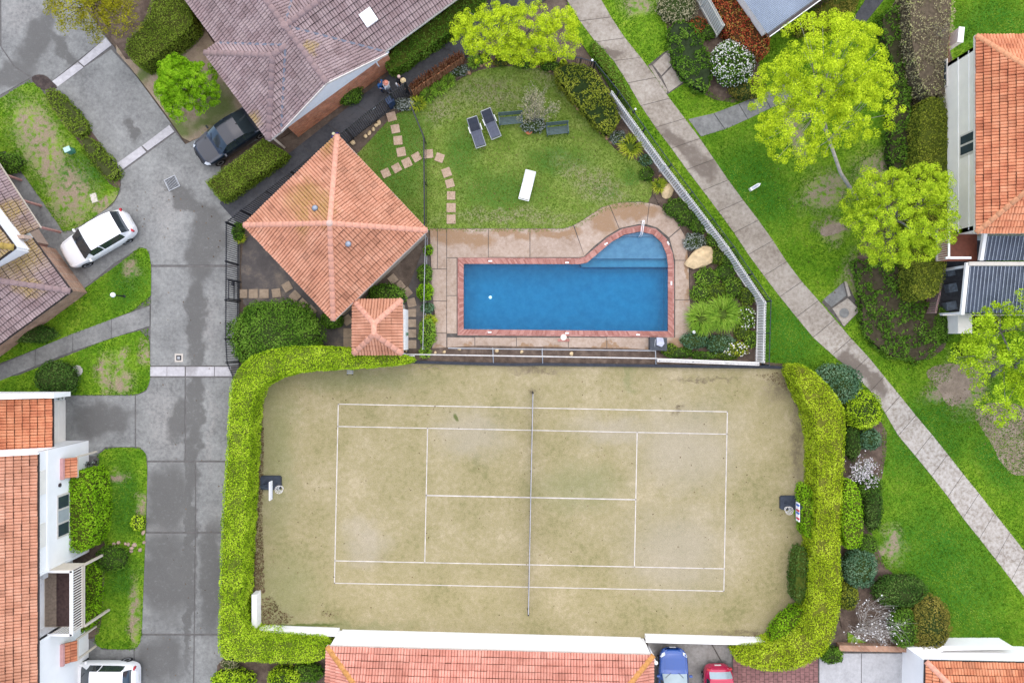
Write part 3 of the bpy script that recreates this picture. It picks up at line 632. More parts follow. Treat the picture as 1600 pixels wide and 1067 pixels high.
# ------------------------------------------------------------------ tennis court
def mat_court():
    t = NT('court_turf'); a = t.noise(.28, detail=7, rough=.62); b = t.noise(3.4, detail=9, rough=.78); f = t.noise(30, detail=5, rough=.8)
    col = t.ramp(t.math('ADD', t.math('MULTIPLY', a, .5), t.math('MULTIPLY', b, .5)), [(.38, (.21, .195, .088)), (.46, (.282, .245, .126)), (.54, (.322, .277, .157)), (.62, (.397, .335, .212))])
    gm = t.blobs([(430, 700, 30, 130, 0), (440, 930, 50, 60, 0), (560, 590, 90, 16, 0), (900, 760, 60, 30, 0), (500, 980, 120, 8, 0), (983, 590, 7, 18, 0)], 2.4, .8, .8)
    col = t.mix(t.math('MULTIPLY', gm, .5), col, (.165, .185, .075))
    gy = t.blobs([(1070, 700, 70, 60, 0), (1060, 860, 70, 60, 0), (740, 680, 50, 30, 0), (570, 850, 30, 30, 0), (960, 670, 60, 20, 0)], 3, .6, .8)
    col = t.mix(t.math('MULTIPLY', gy, .55), col, (.355, .315, .245))
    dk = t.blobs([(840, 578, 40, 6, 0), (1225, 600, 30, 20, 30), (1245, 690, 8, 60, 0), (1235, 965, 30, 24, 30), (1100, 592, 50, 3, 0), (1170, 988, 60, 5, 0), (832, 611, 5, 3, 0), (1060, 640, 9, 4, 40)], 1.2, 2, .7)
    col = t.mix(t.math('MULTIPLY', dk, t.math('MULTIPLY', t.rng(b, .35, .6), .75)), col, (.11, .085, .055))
    gs = t.blobs([(713, 652, 3, 7, 20), (470, 976, 60, 2.5, 1)], .3, 3, .4); col = t.mix(t.math('MULTIPLY', gs, .8), col, (.07, .10, .02))
    col = t.mix(1, col, t.ramp(f, [(.3, (.55,)*3), (.5, (1.0,)*3), (.7, (1.4,)*3)]), 'MULTIPLY'); t.bump(f, .5, .02); return t.fin(col, .95, .1)
court = sheet('tennis_court', [(398, 640), (403, 606), (425, 590), (470, 574), (560, 570), (640, 567), (900, 570), (1243, 575), (1262, 640), (1268, 700), (1266, 900), (1260, 970), (1215, 1000), (400, 985)], .06, mat_court(), label='sand dressed synthetic grass tennis court')
M_LINE = plain('line_white', (.56, .52, .47), .85, .22, 2.5)
TLc, TRc, BRc, BLc = [Vector(p) for p in ((529, 631), (1136, 643), (1130.5, 922.5), (523, 910))]
def cq(u, v): return (TLc*(1-u) + TRc*u)*(1-v) + (BLc*(1-u) + BRc*u)*v
v1, v2 = 1.37/10.97, 1 - 1.37/10.97; u1, u2 = 5.485/23.77, 1 - 5.485/23.77
def cline(a, b, w=.06):
    p, q = G(*a), G(*b); d = (q-p).normalized(); n = Vector((-d.y, d.x, 0))*w/2; p -= d*w/2; q += d*w/2
    MB().poly3([(*x[:2], .066) for x in (p-n, q-n, q+n, p+n)]).build('court_line', M_LINE, court)
for a, b, w in (((0, 0), (1, 0), .055), ((0, 1), (1, 1), .055), ((0, 0), (0, 1), .06), ((1, 0), (1, 1), .06), ((0, v1), (1, v1), .055), ((0, v2), (1, v2), .055), ((u1, v1), (u1, v2), .055), ((u2, v1), (u2, v2), .055), ((u1, .5), (u2, .5), .075)):
    cline(cq(*a), cq(*b), w)
# net
M_NET = plain('net_black', (.02, .02, .025), .8, .3); M_TAPE = plain('net_tape', (.42, .42, .45), .7, .15); M_STEEL = plain('galvanised', (.36, .38, .40), .45, .15, 5, .4, .4); M_BLK = plain('black_steel', (.018, .02, .026), .5, .3, 5, .4)
na, nb = G(832, 612), G(825, 950)
net = thing('tennis_net', 'black tennis net with white tape across the court', 'net', (na+nb)/2)
for p in (na, nb): MB().lathe(p, [(.045, 0), (.045, 1.10), (.03, 1.13)], 10).build('post', M_BLK, net)
m = MB(); N_ = 44; zt = lambda f: 1.05 - .14*(1 - abs(2*f-1))
for i in range(N_): m.beam(na.lerp(nb, i/N_) + Vector((0, 0, zt(i/N_))), na.lerp(nb, (i+1)/N_) + Vector((0, 0, zt((i+1)/N_))), .04, .06)
m.build('tape', M_TAPE, net)
m = MB(); NV = 150
for i in range(NV+1):
    p = na.lerp(nb, i/NV); m.beam(p + Vector((U(-.03, .03), 0, .05)), p + Vector((0, 0, zt(i/NV)-.03)), .008)
for k in range(12):
    for i in range(12): 
        f, g = i/12, (i+1)/12; m.beam(na.lerp(nb, f) + Vector((U(-.02, .02), 0, zt(f)*(k+.5)/12.5)), na.lerp(nb, g) + Vector((U(-.02, .02), 0, zt(g)*(k+.5)/12.5)), .008)
m.build('mesh', M_NET, net)
# leaf litter on the court edge
M_LIT = leafmat('dead_leaves', [(.05, .03, .015), (.10, .062, .032), (.17, .115, .065), (.27, .2, .13)], .1)
def litter(poly, n_, lab):
    p = px2(poly); P = sample_poly(p, n_); P3 = np.c_[P, np.full(len(P), .07) + RNG.random(len(P))*.05]
    o = leaves('leaf_litter', P3, np.tile([0, 0, 1.0], (len(P), 1)), .085, M_LIT, None, .35, .6); tag(o, lab, 'leaf litter', kind='stuff')
litter([(400, 608), (412, 606), (413, 700), (411, 800), (413, 880), (415, 925), (398, 928), (396, 800)], 330, 'strip of dry leaves along the left edge of the court')
litter([(410, 935), (424, 930), (440, 950), (460, 963), (450, 972), (408, 976)], 200, 'heap of dry leaves in the lower left court corner')
litter([(500, 953), (530, 955), (532, 960), (505, 962)], 60, 'dry leaves scattered near the lower court edge')
litter([(1200, 985), (1260, 930), (1266, 975), (1215, 1000), (1150, 995)], 110, 'dry leaves in the lower right court corner')
litter([(1250, 640), (1264, 650), (1267, 750), (1264, 900), (1254, 880), (1256, 720)], 110, 'dry leaves along the right edge of the court')
litter([(1225, 580), (1250, 590), (1262, 640), (1250, 650), (1230, 610), (1180, 585)], 80, 'dry leaves in the upper right court corner')

def fallen(poly, dens, z, lab):
    P = sample_poly(px2(poly), dens); P3 = np.c_[P, np.full(len(P), z)]
    tag(leaves('fallen_leaves', P3, np.tile([0, 0, 1.0], (len(P), 1)), .09, M_LIT, None, .3, .6), lab, 'leaves', kind='stuff')
fallen([(1190, 230), (1330, 200), (1430, 300), (1470, 600), (1600, 600), (1600, 760), (1400, 560), (1230, 400)], 1.6, .075, 'fallen leaves scattered under the lime trees')
fallen([(420, 600), (1240, 590), (1250, 980), (420, 970)], .5, .072, 'few fallen leaves scattered over the court')
fallen([(190, 270), (345, 320), (352, 580), (345, 1060), (225, 1060), (235, 420)], .7, .045, 'few fallen leaves scattered over the driveway')
fallen([(680, 130), (860, 115), (1000, 260), (900, 340), (680, 350), (570, 250)], .9, .065, 'few fallen leaves scattered over the pool lawn')
# ------------------------------------------------------------------ swimming pool
WAT = [(724, 412), (905, 412.5), (917, 410), (935, 395), (955, 378), (975, 366.5), (1000, 361.5), (1020, 366), (1034, 379), (1042, 398), (1044, 415), (1044, 518), (724, 515)]
wp = ccw(px2(WAT))
DECK = [(672, 357), (880, 357), (896, 352), (910, 344), (940, 324), (970, 316), (1000, 315), (1030, 321), (1052, 340), (1064, 356), (1073, 372), (1076, 406), (1078, 469), (1080, 530), (1080, 548), (674, 547), (681, 500), (674, 440)]
M_AGG = mat_conc('aggregate_paving', [(.274, .201, .146), (.339, .258, .196), (.384, .301, .238), (.431, .343, .277)], [(690, 368, 30, 12, 0), (735, 372, 34, 13, 0), (800, 365, 30, 7, 0), (870, 364, 40, 7, 0), (948, 348, 22, 20, 0), (985, 330, 44, 14, 0), (1005, 328, 24, 10, 0), (1064, 540, 20, 10, 0), (1074, 425, 5, 50, 0), (850, 545, 200, 3, 0)], (.26, .16, .085), .9, None, .35)
dz = .035
outer = ccw(px2(DECK)); hole = wp[::-1]
ji = max(range(len(outer)), key=lambda i: -(Vector(outer[i]) - Vector(hole[0])).length)
key = outer[ji:] + outer[:ji+1] + hole + [hole[0]]
o = link('pool_paving', (lambda me: (me.from_pydata([(x, y, dz-.012) for x, y in key], [], [tuple(range(len(key)))]), me.update(), me)[2])(bpy.data.meshes.new('pool_paving')), M_JOINT)
paving = tag(o, 'beige pebble concrete paving around the pool', kind='structure')
PAN = [[(672, 358), (683, 358), (683, 420), (674, 420)], [(684, 358), (697.5, 358), (697.5, 420), (684, 420)], [(674, 421), (697.5, 421), (697.5, 470), (677, 470), (674, 440)], [(677, 471), (697.5, 471), (697.5, 520), (678, 520), (681, 500)], [(678, 521), (697.5, 521), (697.5, 546), (675, 546)], [(698.5, 358), (762.5, 358), (762.5, 402.5), (698.5, 402.5)], [(698.5, 403.5), (713.6, 403.5), (713.6, 461.5), (698.5, 461.5)],
       [(698.5, 462.5), (713.6, 462.5), (713.6, 521), (698.5, 521)], [(763.5, 358), (827.5, 358), (827.5, 402), (763.5, 402)], [(828.5, 358), (880, 358), (895.5, 353), (913, 401), (905, 402), (828.5, 402)], [(897, 352), (910, 345), (940, 325), (951.5, 321), (967, 357.5), (948, 369), (928, 385), (913, 400)], [(952.5, 320.5), (970, 317), (1000, 316.5), (1014, 318), (1010, 350.5), (998, 350.5), (972, 356), (968, 357)], [(1015, 318), (1030, 322), (1050, 339), (1062.5, 356), (1045, 371), (1027, 356), (1011, 351)],
       [(1063, 357.5), (1072, 373), (1075, 406.5), (1054.6, 406.5), (1052, 395), (1046, 372)], [(1054.8, 407.5), (1075.5, 407.5), (1077, 468), (1054.8, 468)], [(1054.8, 469), (1077.5, 469), (1079, 529), (1054.8, 529)]]
xs = [698.5, 742, 807, 888, 948, 1016, 1079]
for a, b in zip(xs, xs[1:]): PAN.append([(a+.5, 527), (b-.5, 527.8), (b-.5, 546.5), (a+.5, 546.3)])
for q in PAN: MB().prism(px2(q), -.03, dz + U(-.002, .003)).build('paving_slab', M_AGG, paving)
# brick coping
M_BRK = NT('coping_brick'); _o = M_BRK.n('ObjectInfo').outputs['Random']; _i = M_BRK.n('NewGeometry').outputs['Random Per Island']
_f = M_BRK.math('FRACT', M_BRK.math('ADD', M_BRK.math('MULTIPLY', _i, 5.7), M_BRK.math('MULTIPLY', _o, 1.0)))
M_BRK.bump(M_BRK.noise(40), .3, .01)
M_BRK = M_BRK.fin(M_BRK.mix(1, M_BRK.ramp(_f, [(0, (.29, .12, .095)), (.5, (.37, .17, .14)), (1, (.46, .24, .20))]), M_BRK.ramp(M_BRK.noise(25), [(.3, (.8,)*3), (.7, (1.1,)*3)]), 'MULTIPLY'), .85, .2)
def offset_loop(p, d):
    q = []
    for i in range(len(p)):
        A, B, C = Vector(p[i-1]), Vector(p[i]), Vector(p[(i+1) % len(p)]); e1, e2 = (B-A).normalized(), (C-B).normalized()
        n1, n2 = Vector((e1.y, -e1.x)), Vector((e2.y, -e2.x)); n = (n1+n2).normalized(); q.append(B + n*d/max(.5, n.dot(n1)))
    return q
def densify(p, st):
    q = []
    for i in range(len(p)):
        A, B = Vector(p[i]), Vector(p[(i+1) % len(p)]); n = max(1, round((B-A).length/st)); q += [A.lerp(B, k/n) for k in range(n)]
    return q
cop = thing('pool_coping', 'pink brick coping round the edge of the pool', 'coping', (0, 0, 0)); cop['kind'] = 'structure'; del cop['category']
bricks = []
for d0, d1, st in ((-.02, .25, .118), (.262, .34, .235)):
    for i in range(len(wp)):
        A, B, Cc, D0 = Vector(wp[i]), Vector(wp[(i+1) % len(wp)]), Vector(wp[(i+2) % len(wp)]), Vector(wp[i-1])
        o0, o1 = offset_loop(wp, d0), offset_loop(wp, d1); j = (i+1) % len(wp)
        n = max(1, round((o1[j]-o1[i]).length/st))
        for k in range(n):
            g = .04
            q = [o0[i].lerp(o0[j], (k+g)/n), o0[i].lerp(o0[j], (k+1-g)/n), o1[i].lerp(o1[j], (k+1-g)/n), o1[i].lerp(o1[j], (k+g)/n)]
            bricks.append(q)
random.shuffle(bricks); rest = MB()
for k, q in enumerate(bricks):
    if k < 295: MB().prism(q, -.04, .062 + U(-.004, .004)).build('brick', M_BRK, cop)
    else: rest.prism(q, -.04, .062 + U(-.004, .004))
rest.build('bricks', M_BRK, cop)['kind'] = 'stuff'
oo = offset_loop(wp, .35); i2 = offset_loop(wp, .0)
m = MB(); n = len(wp); m.v = [(*p, .048) for p in oo] + [(*p, .048) for p in i2]; m.f = [(i, (i+1) % n, n+(i+1) % n, n+i) for i in range(n)]; m.build('mortar', plain('mortar_pink', (.42, .30, .26), .95, .15, 9), cop)
M_WHT = plain('white_plastic', (.78, .78, .77), .45, .04, 5)
for x, y, rz in ((766, 408, 0), (886, 410.5, 0), (947, 381, .6), (1044, 380, -1.1), (1049, 442.5, 1.57), (997, 523, 0), (886, 520.5, 0), (765, 519, 0)): MB().box(G(x, y, .07), (.22, .09, .03), rz).build('depth_tile', M_WHT, cop)
# shell and water
M_SHELL = NT('pool_shell'); f = M_SHELL.noise(2.5, detail=8, rough=.7); M_SHELL = M_SHELL.fin(M_SHELL.ramp(f, [(.3, (.15, .225, .36)), (.7, (.25, .335, .48))]), .8, .2)
pool = thing('swimming_pool', 'blue kidney ended swimming pool with a step bench', 'pool', (*G(884, 465)[:2], -1.4)); pool['kind'] = 'structure'; del pool['category']
m = MB(); n = len(wp); m.v = [(*p, .045) for p in wp] + [(*p, -1.35) for p in wp]; m.f = [(n+i, n+(i+1) % n, (i+1) % n, i) for i in range(n)] + [tuple(range(n, 2*n))]; m.build('shell', M_SHELL, pool)
def band(y): return [(905, 412.5), (917, 410), (935, 395), (955, 378), (975, 366.5), (1000, 361.5), (1020, 366), (1034, 379), (1042, 398), (1044, 415)]
ins = lambda q: [tuple(p) for p in q]
MB().prism(px2([(908, 412.2), (917, 410), (924, 404), (1043.4, 404), (1043.6, 416.5), (910, 416.5)], -.3), -1.34, -.62).build('step', M_SHELL, pool)
MB().prism(px2([(925, 403.8), (935, 395.2), (955, 378.2), (972, 369.5), (1028, 369.5), (1034, 379.3), (1041.7, 398), (1043, 403.8)], -.2), -1.34, -.36).build('step', M_SHELL, pool)
MB().prism(px2([(972, 369.2), (976, 366.8), (1000, 361.9), (1020, 366.4), (1027, 369.2)], -.1), -1.34, -.24).build('step', M_SHELL, pool)
t = NT('pool_water'); t.t.nodes.remove(t.b); tr = t.n('BsdfTransparent'); gl = t.n('BsdfGlossy'); gl.inputs['Roughness'].default_value = .03; fr = t.n('Fresnel'); fr.inputs[0].default_value = 1.33; mx = t.n('MixShader')
bp = t.n('Bump'); bp.inputs['Strength'].default_value = .35; bp.inputs['Distance'].default_value = .02; t.l(t.noise(3.0, detail=3), bp.inputs['Height']); t.l(bp.outputs[0], gl.inputs['Normal']); t.l(bp.outputs[0], fr.inputs['Normal'])
t.l(fr.outputs[0], mx.inputs[0]); t.l(tr.outputs[0], mx.inputs[1]); t.l(gl.outputs[0], mx.inputs[2]); t.l(mx.outputs[0], t.out.inputs['Surface'])
va = t.n('VolumeAbsorption'); va.inputs['Color'].default_value = (.03, .87, .975, 1); va.inputs['Density'].default_value = 1.45; t.l(va.outputs[0], t.out.inputs['Volume'])
MB().prism([tuple(p) for p in offset_loop(wp, -.004)], -1.345, -.09, True).build('water', t.m, pool)
rail = thing('pool_handrail', 'white handrail leaning over the pool step bench', 'handrail', G(1002, 346))
for dx in (-.05, .05): MB().tube([G(1002, 347) + Vector((dx, 0, .05)), G(1001.6, 349) + Vector((dx, 0, .75)), G(1001, 352) + Vector((dx, 0, .85)), G(1000, 368) + Vector((dx, 0, .55)), G(999.5, 371) + Vector((dx, 0, -.25))], .024, 8).build('rail', M_WHT, rail, smooth=True)
MB().box(G(1001.8, 349) + Vector((0, 0, .74)), (.13, .1, .04)).build('cross_bar', M_WHT, rail)
fl = thing('chlorine_float', 'small white float on the left part of the pool', 'float', G(766, 464.5) + Vector((0, 0, -.12))); c0 = G(766, 464.5)
M_CYAN = plain('pale_cyan_plastic', (.5, .85, .85), .4, .05); MB().lathe((c0.x, c0.y, -.14), [(.04, -.1), (.08, -.05), (.105, 0), (.105, .05), (.06, .075)], 14).build('body', M_CYAN, fl, smooth=True); MB().lathe((c0.x, c0.y, -.066), [(.05, 0), (.04, .03), (.015, .035)], 10).build('cap', M_WHT, fl)
sk = thing('skimmer_lid', 'round white skimmer lid in a brick square', 'lid', G(880.5, 527) + Vector((0, 0, .04))); c0 = G(880.5, 527)
for i in range(4):
    for j in range(2): MB().box((c0.x - .27 + i*.18, c0.y - .18 + j*.36, .05), (.165, .16, .04)).build('surround_brick', M_BRK, sk)
MB().lathe((c0.x, c0.y, .06), [(.19, 0), (.18, .02), (.05, .028)], 18).build('disc', plain('cream_plastic', (.72, .66, .55), .5, .06), sk)
# pool pump box with a cover
bx = thing('equipment_box', 'dark grey box with a folded pale cover at the pool corner', 'box', G(1024, 537)); c0 = G(1024, 537)
MB().prism(px2([(1013, 527), (1039, 528), (1039, 548), (1013, 547)]), .04, .55).build('case', plain('charcoal', (.05, .058, .07), .6, .2), bx)
MB().prism(px2([(1026, 527), (1036, 528), (1038, 537), (1034, 542), (1026, 539)], .6), .553, .63).build('folded_cover', plain('pale_cloth', (.42, .44, .52), .8, .15), bx)
MB().tube([G(1024, 530, .56), G(1023, 540, .62), G(1024, 549, .3)], .02, 6).build('hose', M_STEEL, bx)

# ------------------------------------------------------------------ stepping stones
M_STONE = mat_conc('stepping_stone', [(.33, .235, .165), (.40, .29, .21), (.47, .35, .27)], None, s=3, speck=.2)
M_STONE2 = mat_conc('stepping_stone_worn', [(.24, .185, .13), (.31, .24, .17), (.37, .29, .21)], None, s=3, speck=.25)
def stones(label, pts, z, mat, size=.52):
    b = sheet('stepping_path', rough_poly(px2([(x + 1.2*math.cos(a), y + 1.2*math.sin(a)) for x, y in pts[:1] for a in (0, 1.5, 3, 4.5)]), 5, 0), z-.03, M_SOIL, label=label)
    for x, y, r in [(p[0], p[1], p[2] if len(p) > 2 else 0) for p in (stone_rot.get(q, q) for q in pts)]:
        c = G(x, y); s_ = size*U(.95, 1.05)/2; a = math.radians(r)
        q = [(c.x + (u*math.cos(a) - v*math.sin(a))*s_, c.y + (u*math.sin(a) + v*math.cos(a))*s_) for u, v in ((-1, -.94), (-.94, -1), (.94, -1), (1, -.94), (1, .94), (.94, 1), (-.94, 1), (-1, .94))]
        MB().prism(q, z-.06, z+.025).build('stone', mat, b)
stone_rot = {(603, 271): (603, 271, 25), (620, 263): (620, 263, 30), (651, 246): (651, 246, 30), (670, 241): (670, 241, 5), (687, 247): (687, 247, -20), (698, 270): (698, 270, 20), (703, 287): (703, 287, 15), (612, 183): (612, 183, 15), (618, 202): (618, 202, 10), (622, 220): (622, 220, 5), (627, 238): (627, 238, 10), (636, 255): (636, 255, 25)}
stones('square stepping stones curving across the pool lawn', [(612, 183), (618, 202), (622, 220), (627, 238), (636, 255), (603, 271), (620, 263), (651, 246), (670, 241), (687, 247), (698, 270), (703, 287), (705, 306), (705, 325), (705, 343)], .035, M_STONE)
_u = [(614, 436, 40), (625, 447, 40), (636, 457, 40), (643, 473, 15), (644, 489, 0), (644, 505, 0), (644, 521, 0), (644, 538, 0)]
_v = [(380, 459, 0), (396, 459, 0), (413, 459, 0), (432, 458, 8), (449, 448, 30), (461, 463, 45), (473, 475, 45), (486, 486, 45), (543, 500, 35), (544, 520, 0), (544, 535, 0), (560, 480, 40)]
for q in _u + _v: stone_rot[(q[0], q[1])] = q
stones('stepping stones between the small hut and poolside shrubs', [(q[0], q[1]) for q in _u], .02, M_STONE2, .5)
stones('stepping stones left of the pyramid roofed clubhouse', [(q[0], q[1]) for q in _v], .02, M_STONE2, .54)

# ------------------------------------------------------------------ fences
def fence(name, label, path, h, mat, barmat=None, pitch=.115, bar=.022, post=2.4, rails=(.12, 1.0), railw=.04, group=None, flat=False, closed=False):
    P = [G(*p) for p in path]; t = thing(name, label, 'fence', P[0], group); run = []
    for a, b in zip(P, P[1:]):
        d = b - a; L = d.length; e = d.normalized(); nb_ = int(L/pitch)
        for k in range(nb_): run.append((a + d*((k+.5)/nb_), e))
        for rr in rails: MB().beam(a + Vector((0, 0, h*rr)), b + Vector((0, 0, h*rr)), railw).build('rail', mat, t)
        npst = max(1, round(L/post))
        for k in range(npst): MB().box((*(a + d*k/npst)[:2], h*.51), (.06, .06, h*1.02), math.atan2(e.y, e.x)).build('post', mat, t)
    MB().box((*P[-1][:2], h*.51), (.06, .06, h*1.02)).build('post', mat, t)
    me = MB().box((0, 0, h*.5), (bar if not flat else flat, bar, h*.98)).mesh('bar'); me.materials.append(barmat or mat); rest = MB()
    for k, (p, e) in enumerate(run):
        a = math.atan2(e.y, e.x)
        if k < 295:
            o = bpy.data.objects.new('picket' if flat else 'bar', me); COL.objects.link(o); o.parent = t
            n2 = Vector((-e.y, e.x, 0))*(.03 if flat else 0); o.matrix_local = Matrix.Translation(p - P[0] + n2 + Vector((0, 0, .04 + U(-.008, .008)))) @ Matrix.Rotation(a + U(-.05, .05), 4, 'Z')
        else: rest.box((p.x, p.y, h*.5+.04), (bar if not flat else flat, bar, h*.98), a)
    if rest.f: rest.build('bars', barmat or mat, t)['kind'] = 'stuff'
    return t
M_BLUEF = plain('dark_blue_steel', (.022, .035, .055), .5, .25, 5, .4); M_PICK = plain('white_picket_paint', (.66, .64, .60), .7, .2, 8)
fence('bar_fence', 'black steel bar fence along the left driveway and clubhouse', [(384, 588), (374, 565), (372, 530), (373, 356), (395, 338), (470, 280), (552, 217), (618, 164), (640, 148)], 1.95, M_BLK, rails=(.05, .93), pitch=.125, bar=.03, railw=.05)
g1 = thing('fence_gate', 'black steel gate in the bar fence by the stepping stones', 'gate', G(374, 460))
for y in (441, 470): MB().box((*G(376, y)[:2], 1.0), (.07, .07, 2.0)).build('gate_post', M_BLK, g1)
for z in (.25, 1.0, 1.8): MB().beam(G(376, 441) + Vector((0, 0, z)), G(376, 470) + Vector((0, 0, z)), .05).build('gate_rail', M_BLK, g1)
for k in range(9): MB().box((*G(376, 443+k*3.1)[:2], 1.02), (.02, .02, 1.6)).build('gate_bar', M_BLK, g1)
MB().box((*G(376, 446)[:2], 1.15), (.1, .22, .25)).build('latch', M_BLK, g1)
fence('pool_fence', 'dark blue steel pool fence under the lime tree and along the footpath', [(728, 92), (760, 86), (800, 90), (905, 104), (926, 110), (962, 154), (1042, 265), (1137, 390), (1193, 472), (1190, 570)], 1.25, M_BLUEF, pitch=.12, bar=.018, rails=(.1, .97), railw=.035)
fence('picket_fence', 'white picket fence between pool garden and footpath strip', [(950, 158), (1030, 268), (1125, 392), (1181, 475), (1179, 565)], 1.6, M_PICK, pitch=.15, bar=.02, flat=.115, rails=(.2, .9), railw=.06, post=2.2)
fence('picket_fence', 'short white picket fence beside the red leaved hedge', [(1068, -30), (1118, 60)], 1.7, plain('cream_picket_paint', (.58, .57, .50), .7, .12, 8), pitch=.15, bar=.02, flat=.13, rails=(.2, .9), railw=.06)
fence('picket_fence', 'brick red picket fence right of the dry brown hedge', [(1462, -30), (1460, 60), (1459, 135)], 1.4, plain('brick_red_paint', (.33, .16, .11), .75, .2, 8), pitch=.12, bar=.02, flat=.1, rails=(.2, .95), railw=.05)
fence('slat_fence', 'dusky pink slat screen beside the cream house balcony', [(1450, 365), (1452, 420), (1446, 462), (1440, 490)], 1.4, plain('dusky_pink_paint', (.34, .22, .20), .75, .2, 8), pitch=.12, bar=.02, flat=.09, rails=(.2, .95), railw=.05)
# white boundary rail at the end of the picket fence
br = thing('rail_fence', 'white double rail at the court end of the pool garden', 'fence', G(1027, 561))
for dy, z in ((0, 1.0), (3.0, .9)): MB().beam(G(1027, 561+dy, z), G(1186, 567+dy, z), .10, .12).build('rail', M_PICK, br)
for x in (1028, 1080, 1132, 1180): MB().box((*G(x, 562.5 + (x-1027)*.035, .5)[:2], .48), (.09, .09, .96)).build('post', M_PICK, br)
# post and rail barrier between pool and court
pr = thing('pipe_barrier', 'galvanised pipe rails with braces between pool and tennis court', 'barrier', G(640, 556))
MB().tube([G(700, 544, .5), G(772, 545, .5), G(1025, 548, .5)], .03, 8).build('upper_pipe', M_STEEL, pr)
MB().tube([G(630, 553.5, .5), G(850, 557, .5), G(1027, 560, .5)], .035, 8).build('middle_pipe', plain('white_pipe', (.62, .60, .57), .6, .15), pr)
for x, y in ((770, 0), (847, 1), (1024, 2)):
    MB().tube([G(x, 543.5+y, .5), G(x+.5, 556+y, .47), G(x+1, 570+y, .12)], .03, 8).build('brace', M_STEEL, pr)
    MB().lathe(G(x, 544+y), [(.035, 0), (.035, .5)], 8).build('post', M_STEEL, pr)
for x in (640, 700, 910, 970): MB().lathe(G(x, 553.5 + (x-630)*.0165), [(.035, 0), (.035, .5)], 8).build('post', M_STEEL, pr)
cu = thing('rubber_kerb', 'low dark rubber kerb along the top edge of the court', 'kerb', G(640, 568))
m = MB(); pts = [(640, 565), (700, 567), (800, 569.5), (850, 569), (1000, 571), (1100, 572.5), (1190, 573), (1245, 575)]
for a, b in zip(pts, pts[1:]): m.beam(G(*a) + Vector((0, 0, .12)), G(*b) + Vector((0, 0, .12)), .18, .22)
m.build('strip', plain('rubber_dark', (.03, .034, .045), .7, .3), cu)
# wire fence from brush fence to clubhouse and on past the shrubs
wf = thing('wire_fence', 'black wire fence crossing the pool lawn from top to clubhouse corner', 'fence', G(642, 166))
wpath = [(645, 172), (664, 218), (666, 225), (667, 360)]
for z in (.1, 1.15):
    for a, b in zip(wpath, wpath[1:]): MB().beam(G(*a) + Vector((0, 0, z)), G(*b) + Vector((0, 0, z)), (.075 if z > 1 else .02)).build('rail', M_BLK if z > 1 else M_NET, wf)
for p in wpath + [(667, 290)]: MB().lathe(G(*p), [(.035, 0), (.035, 1.2)], 8).build('post', M_BLK, wf)
m = MB()
for a, b in zip(wpath, wpath[1:]):
    A, B = G(*a), G(*b); n = int((B-A).length/.12)
    for k in range(n): m.beam(A.lerp(B, k/n) + Vector((0, 0, .1)), A.lerp(B, k/n) + Vector((0, 0, 1.15)), .008)
m.build('wire_mesh', M_NET, wf)
wf2 = thing('wire_fence', 'grey wire fence line through the shrubs left of the pool paving', 'fence', G(668, 370))
A, B = G(668, 372), G(664, 545)
for z in (.1, 1.0): MB().beam(A + Vector((0, 0, z)), B + Vector((0, 0, z)), .035, .035).build('rail', M_STEEL, wf2)
for f in (0, .33, .66, 1): MB().lathe(A.lerp(B, f), [(.03, 0), (.03, 1.05)], 8).build('post', M_STEEL, wf2)
# brush fence of upright sticks
M_BRUSH = leafmat('brush_sticks', [(.16, .06, .03), (.30, .12, .06), (.40, .20, .10), (.46, .27, .14)], .05, 1.5)
bf = thing('brush_fence', 'rust coloured brush fence beside the dark path', 'fence', G(640, 150)); A, B = G(645, 148), G(722, 97); V, F = [], []
for k in range(1500):
    f = R(); p = A.lerp(B, f); h = U(.75, 1.45); a = R()*3.14; w = .02; ox, oy = U(-.17, .17), U(-.17, .17); l = U(-.12, .12), U(-.12, .12); b0 = len(V)
    V += [(p.x+ox-w*math.cos(a), p.y+oy-w*math.sin(a), 0), (p.x+ox+w*math.cos(a), p.y+oy+w*math.sin(a), 0), (p.x+ox+l[0]+w*math.cos(a), p.y+oy+l[1]+w*math.sin(a), h), (p.x+ox+l[0]-w*math.cos(a), p.y+oy+l[1]-w*math.sin(a), h)]; F.append((b0, b0+1, b0+2, b0+3))
np_mesh('brush', V, F, M_BRUSH, bf)
for z in (.4, 1.0): MB().beam(A + Vector((0, 0, z)), B + Vector((0, 0, z)), .05).build('rail', plain('old_timber', (.16, .11, .07), .9, .3), bf)
n = 42; mb_ = plain('rust_stake', (.42, .19, .09), .85, .35, 7)
for k in range(n): p = A.lerp(B, (k+.5)/n) + Vector((.10, -.16, 0)); MB().box((p.x + U(-.02, .02), p.y, .55), (.06, .05, U(1.0, 1.2)), -.58).build('stake', mb_, bf)
# ------------------------------------------------------------------ buildings
TERRA = [(.38, .165, .10), (.47, .22, .135), (.53, .26, .165), (.59, .315, .21)]
M_TC = tilemat('tile_terracotta', TERRA, lich=([(500, 325, 26, 22, 30), (530, 340, 16, 26, 20), (527, 240, 12, 20, 0), (500, 340, 10, 40, 0)], (.30, .19, .045)))
M_TR = tilemat('tile_red_orange', [(.323, .103, .050), (.497, .177, .089), (.596, .246, .127), (.646, .300, .172)])
M_TS = tilemat('tile_salmon', [(.429, .167, .118), (.547, .238, .174), (.619, .285, .214), (.667, .345, .262)])
M_TB = tilemat('tile_brown', [(.209, .145, .144), (.269, .196, .194), (.315, .239, .237), (.363, .282, .272)], lich=([(80, 400, 40, 40, 0), (60, 345, 26, 16, 30), (10, 385, 20, 14, 0), (100, 455, 16, 14, 0), (328, 82, 10, 6, 0), (515, 118, 10, 10, 0), (422, 210, 10, 10, 0)], (.33, .235, .05)))
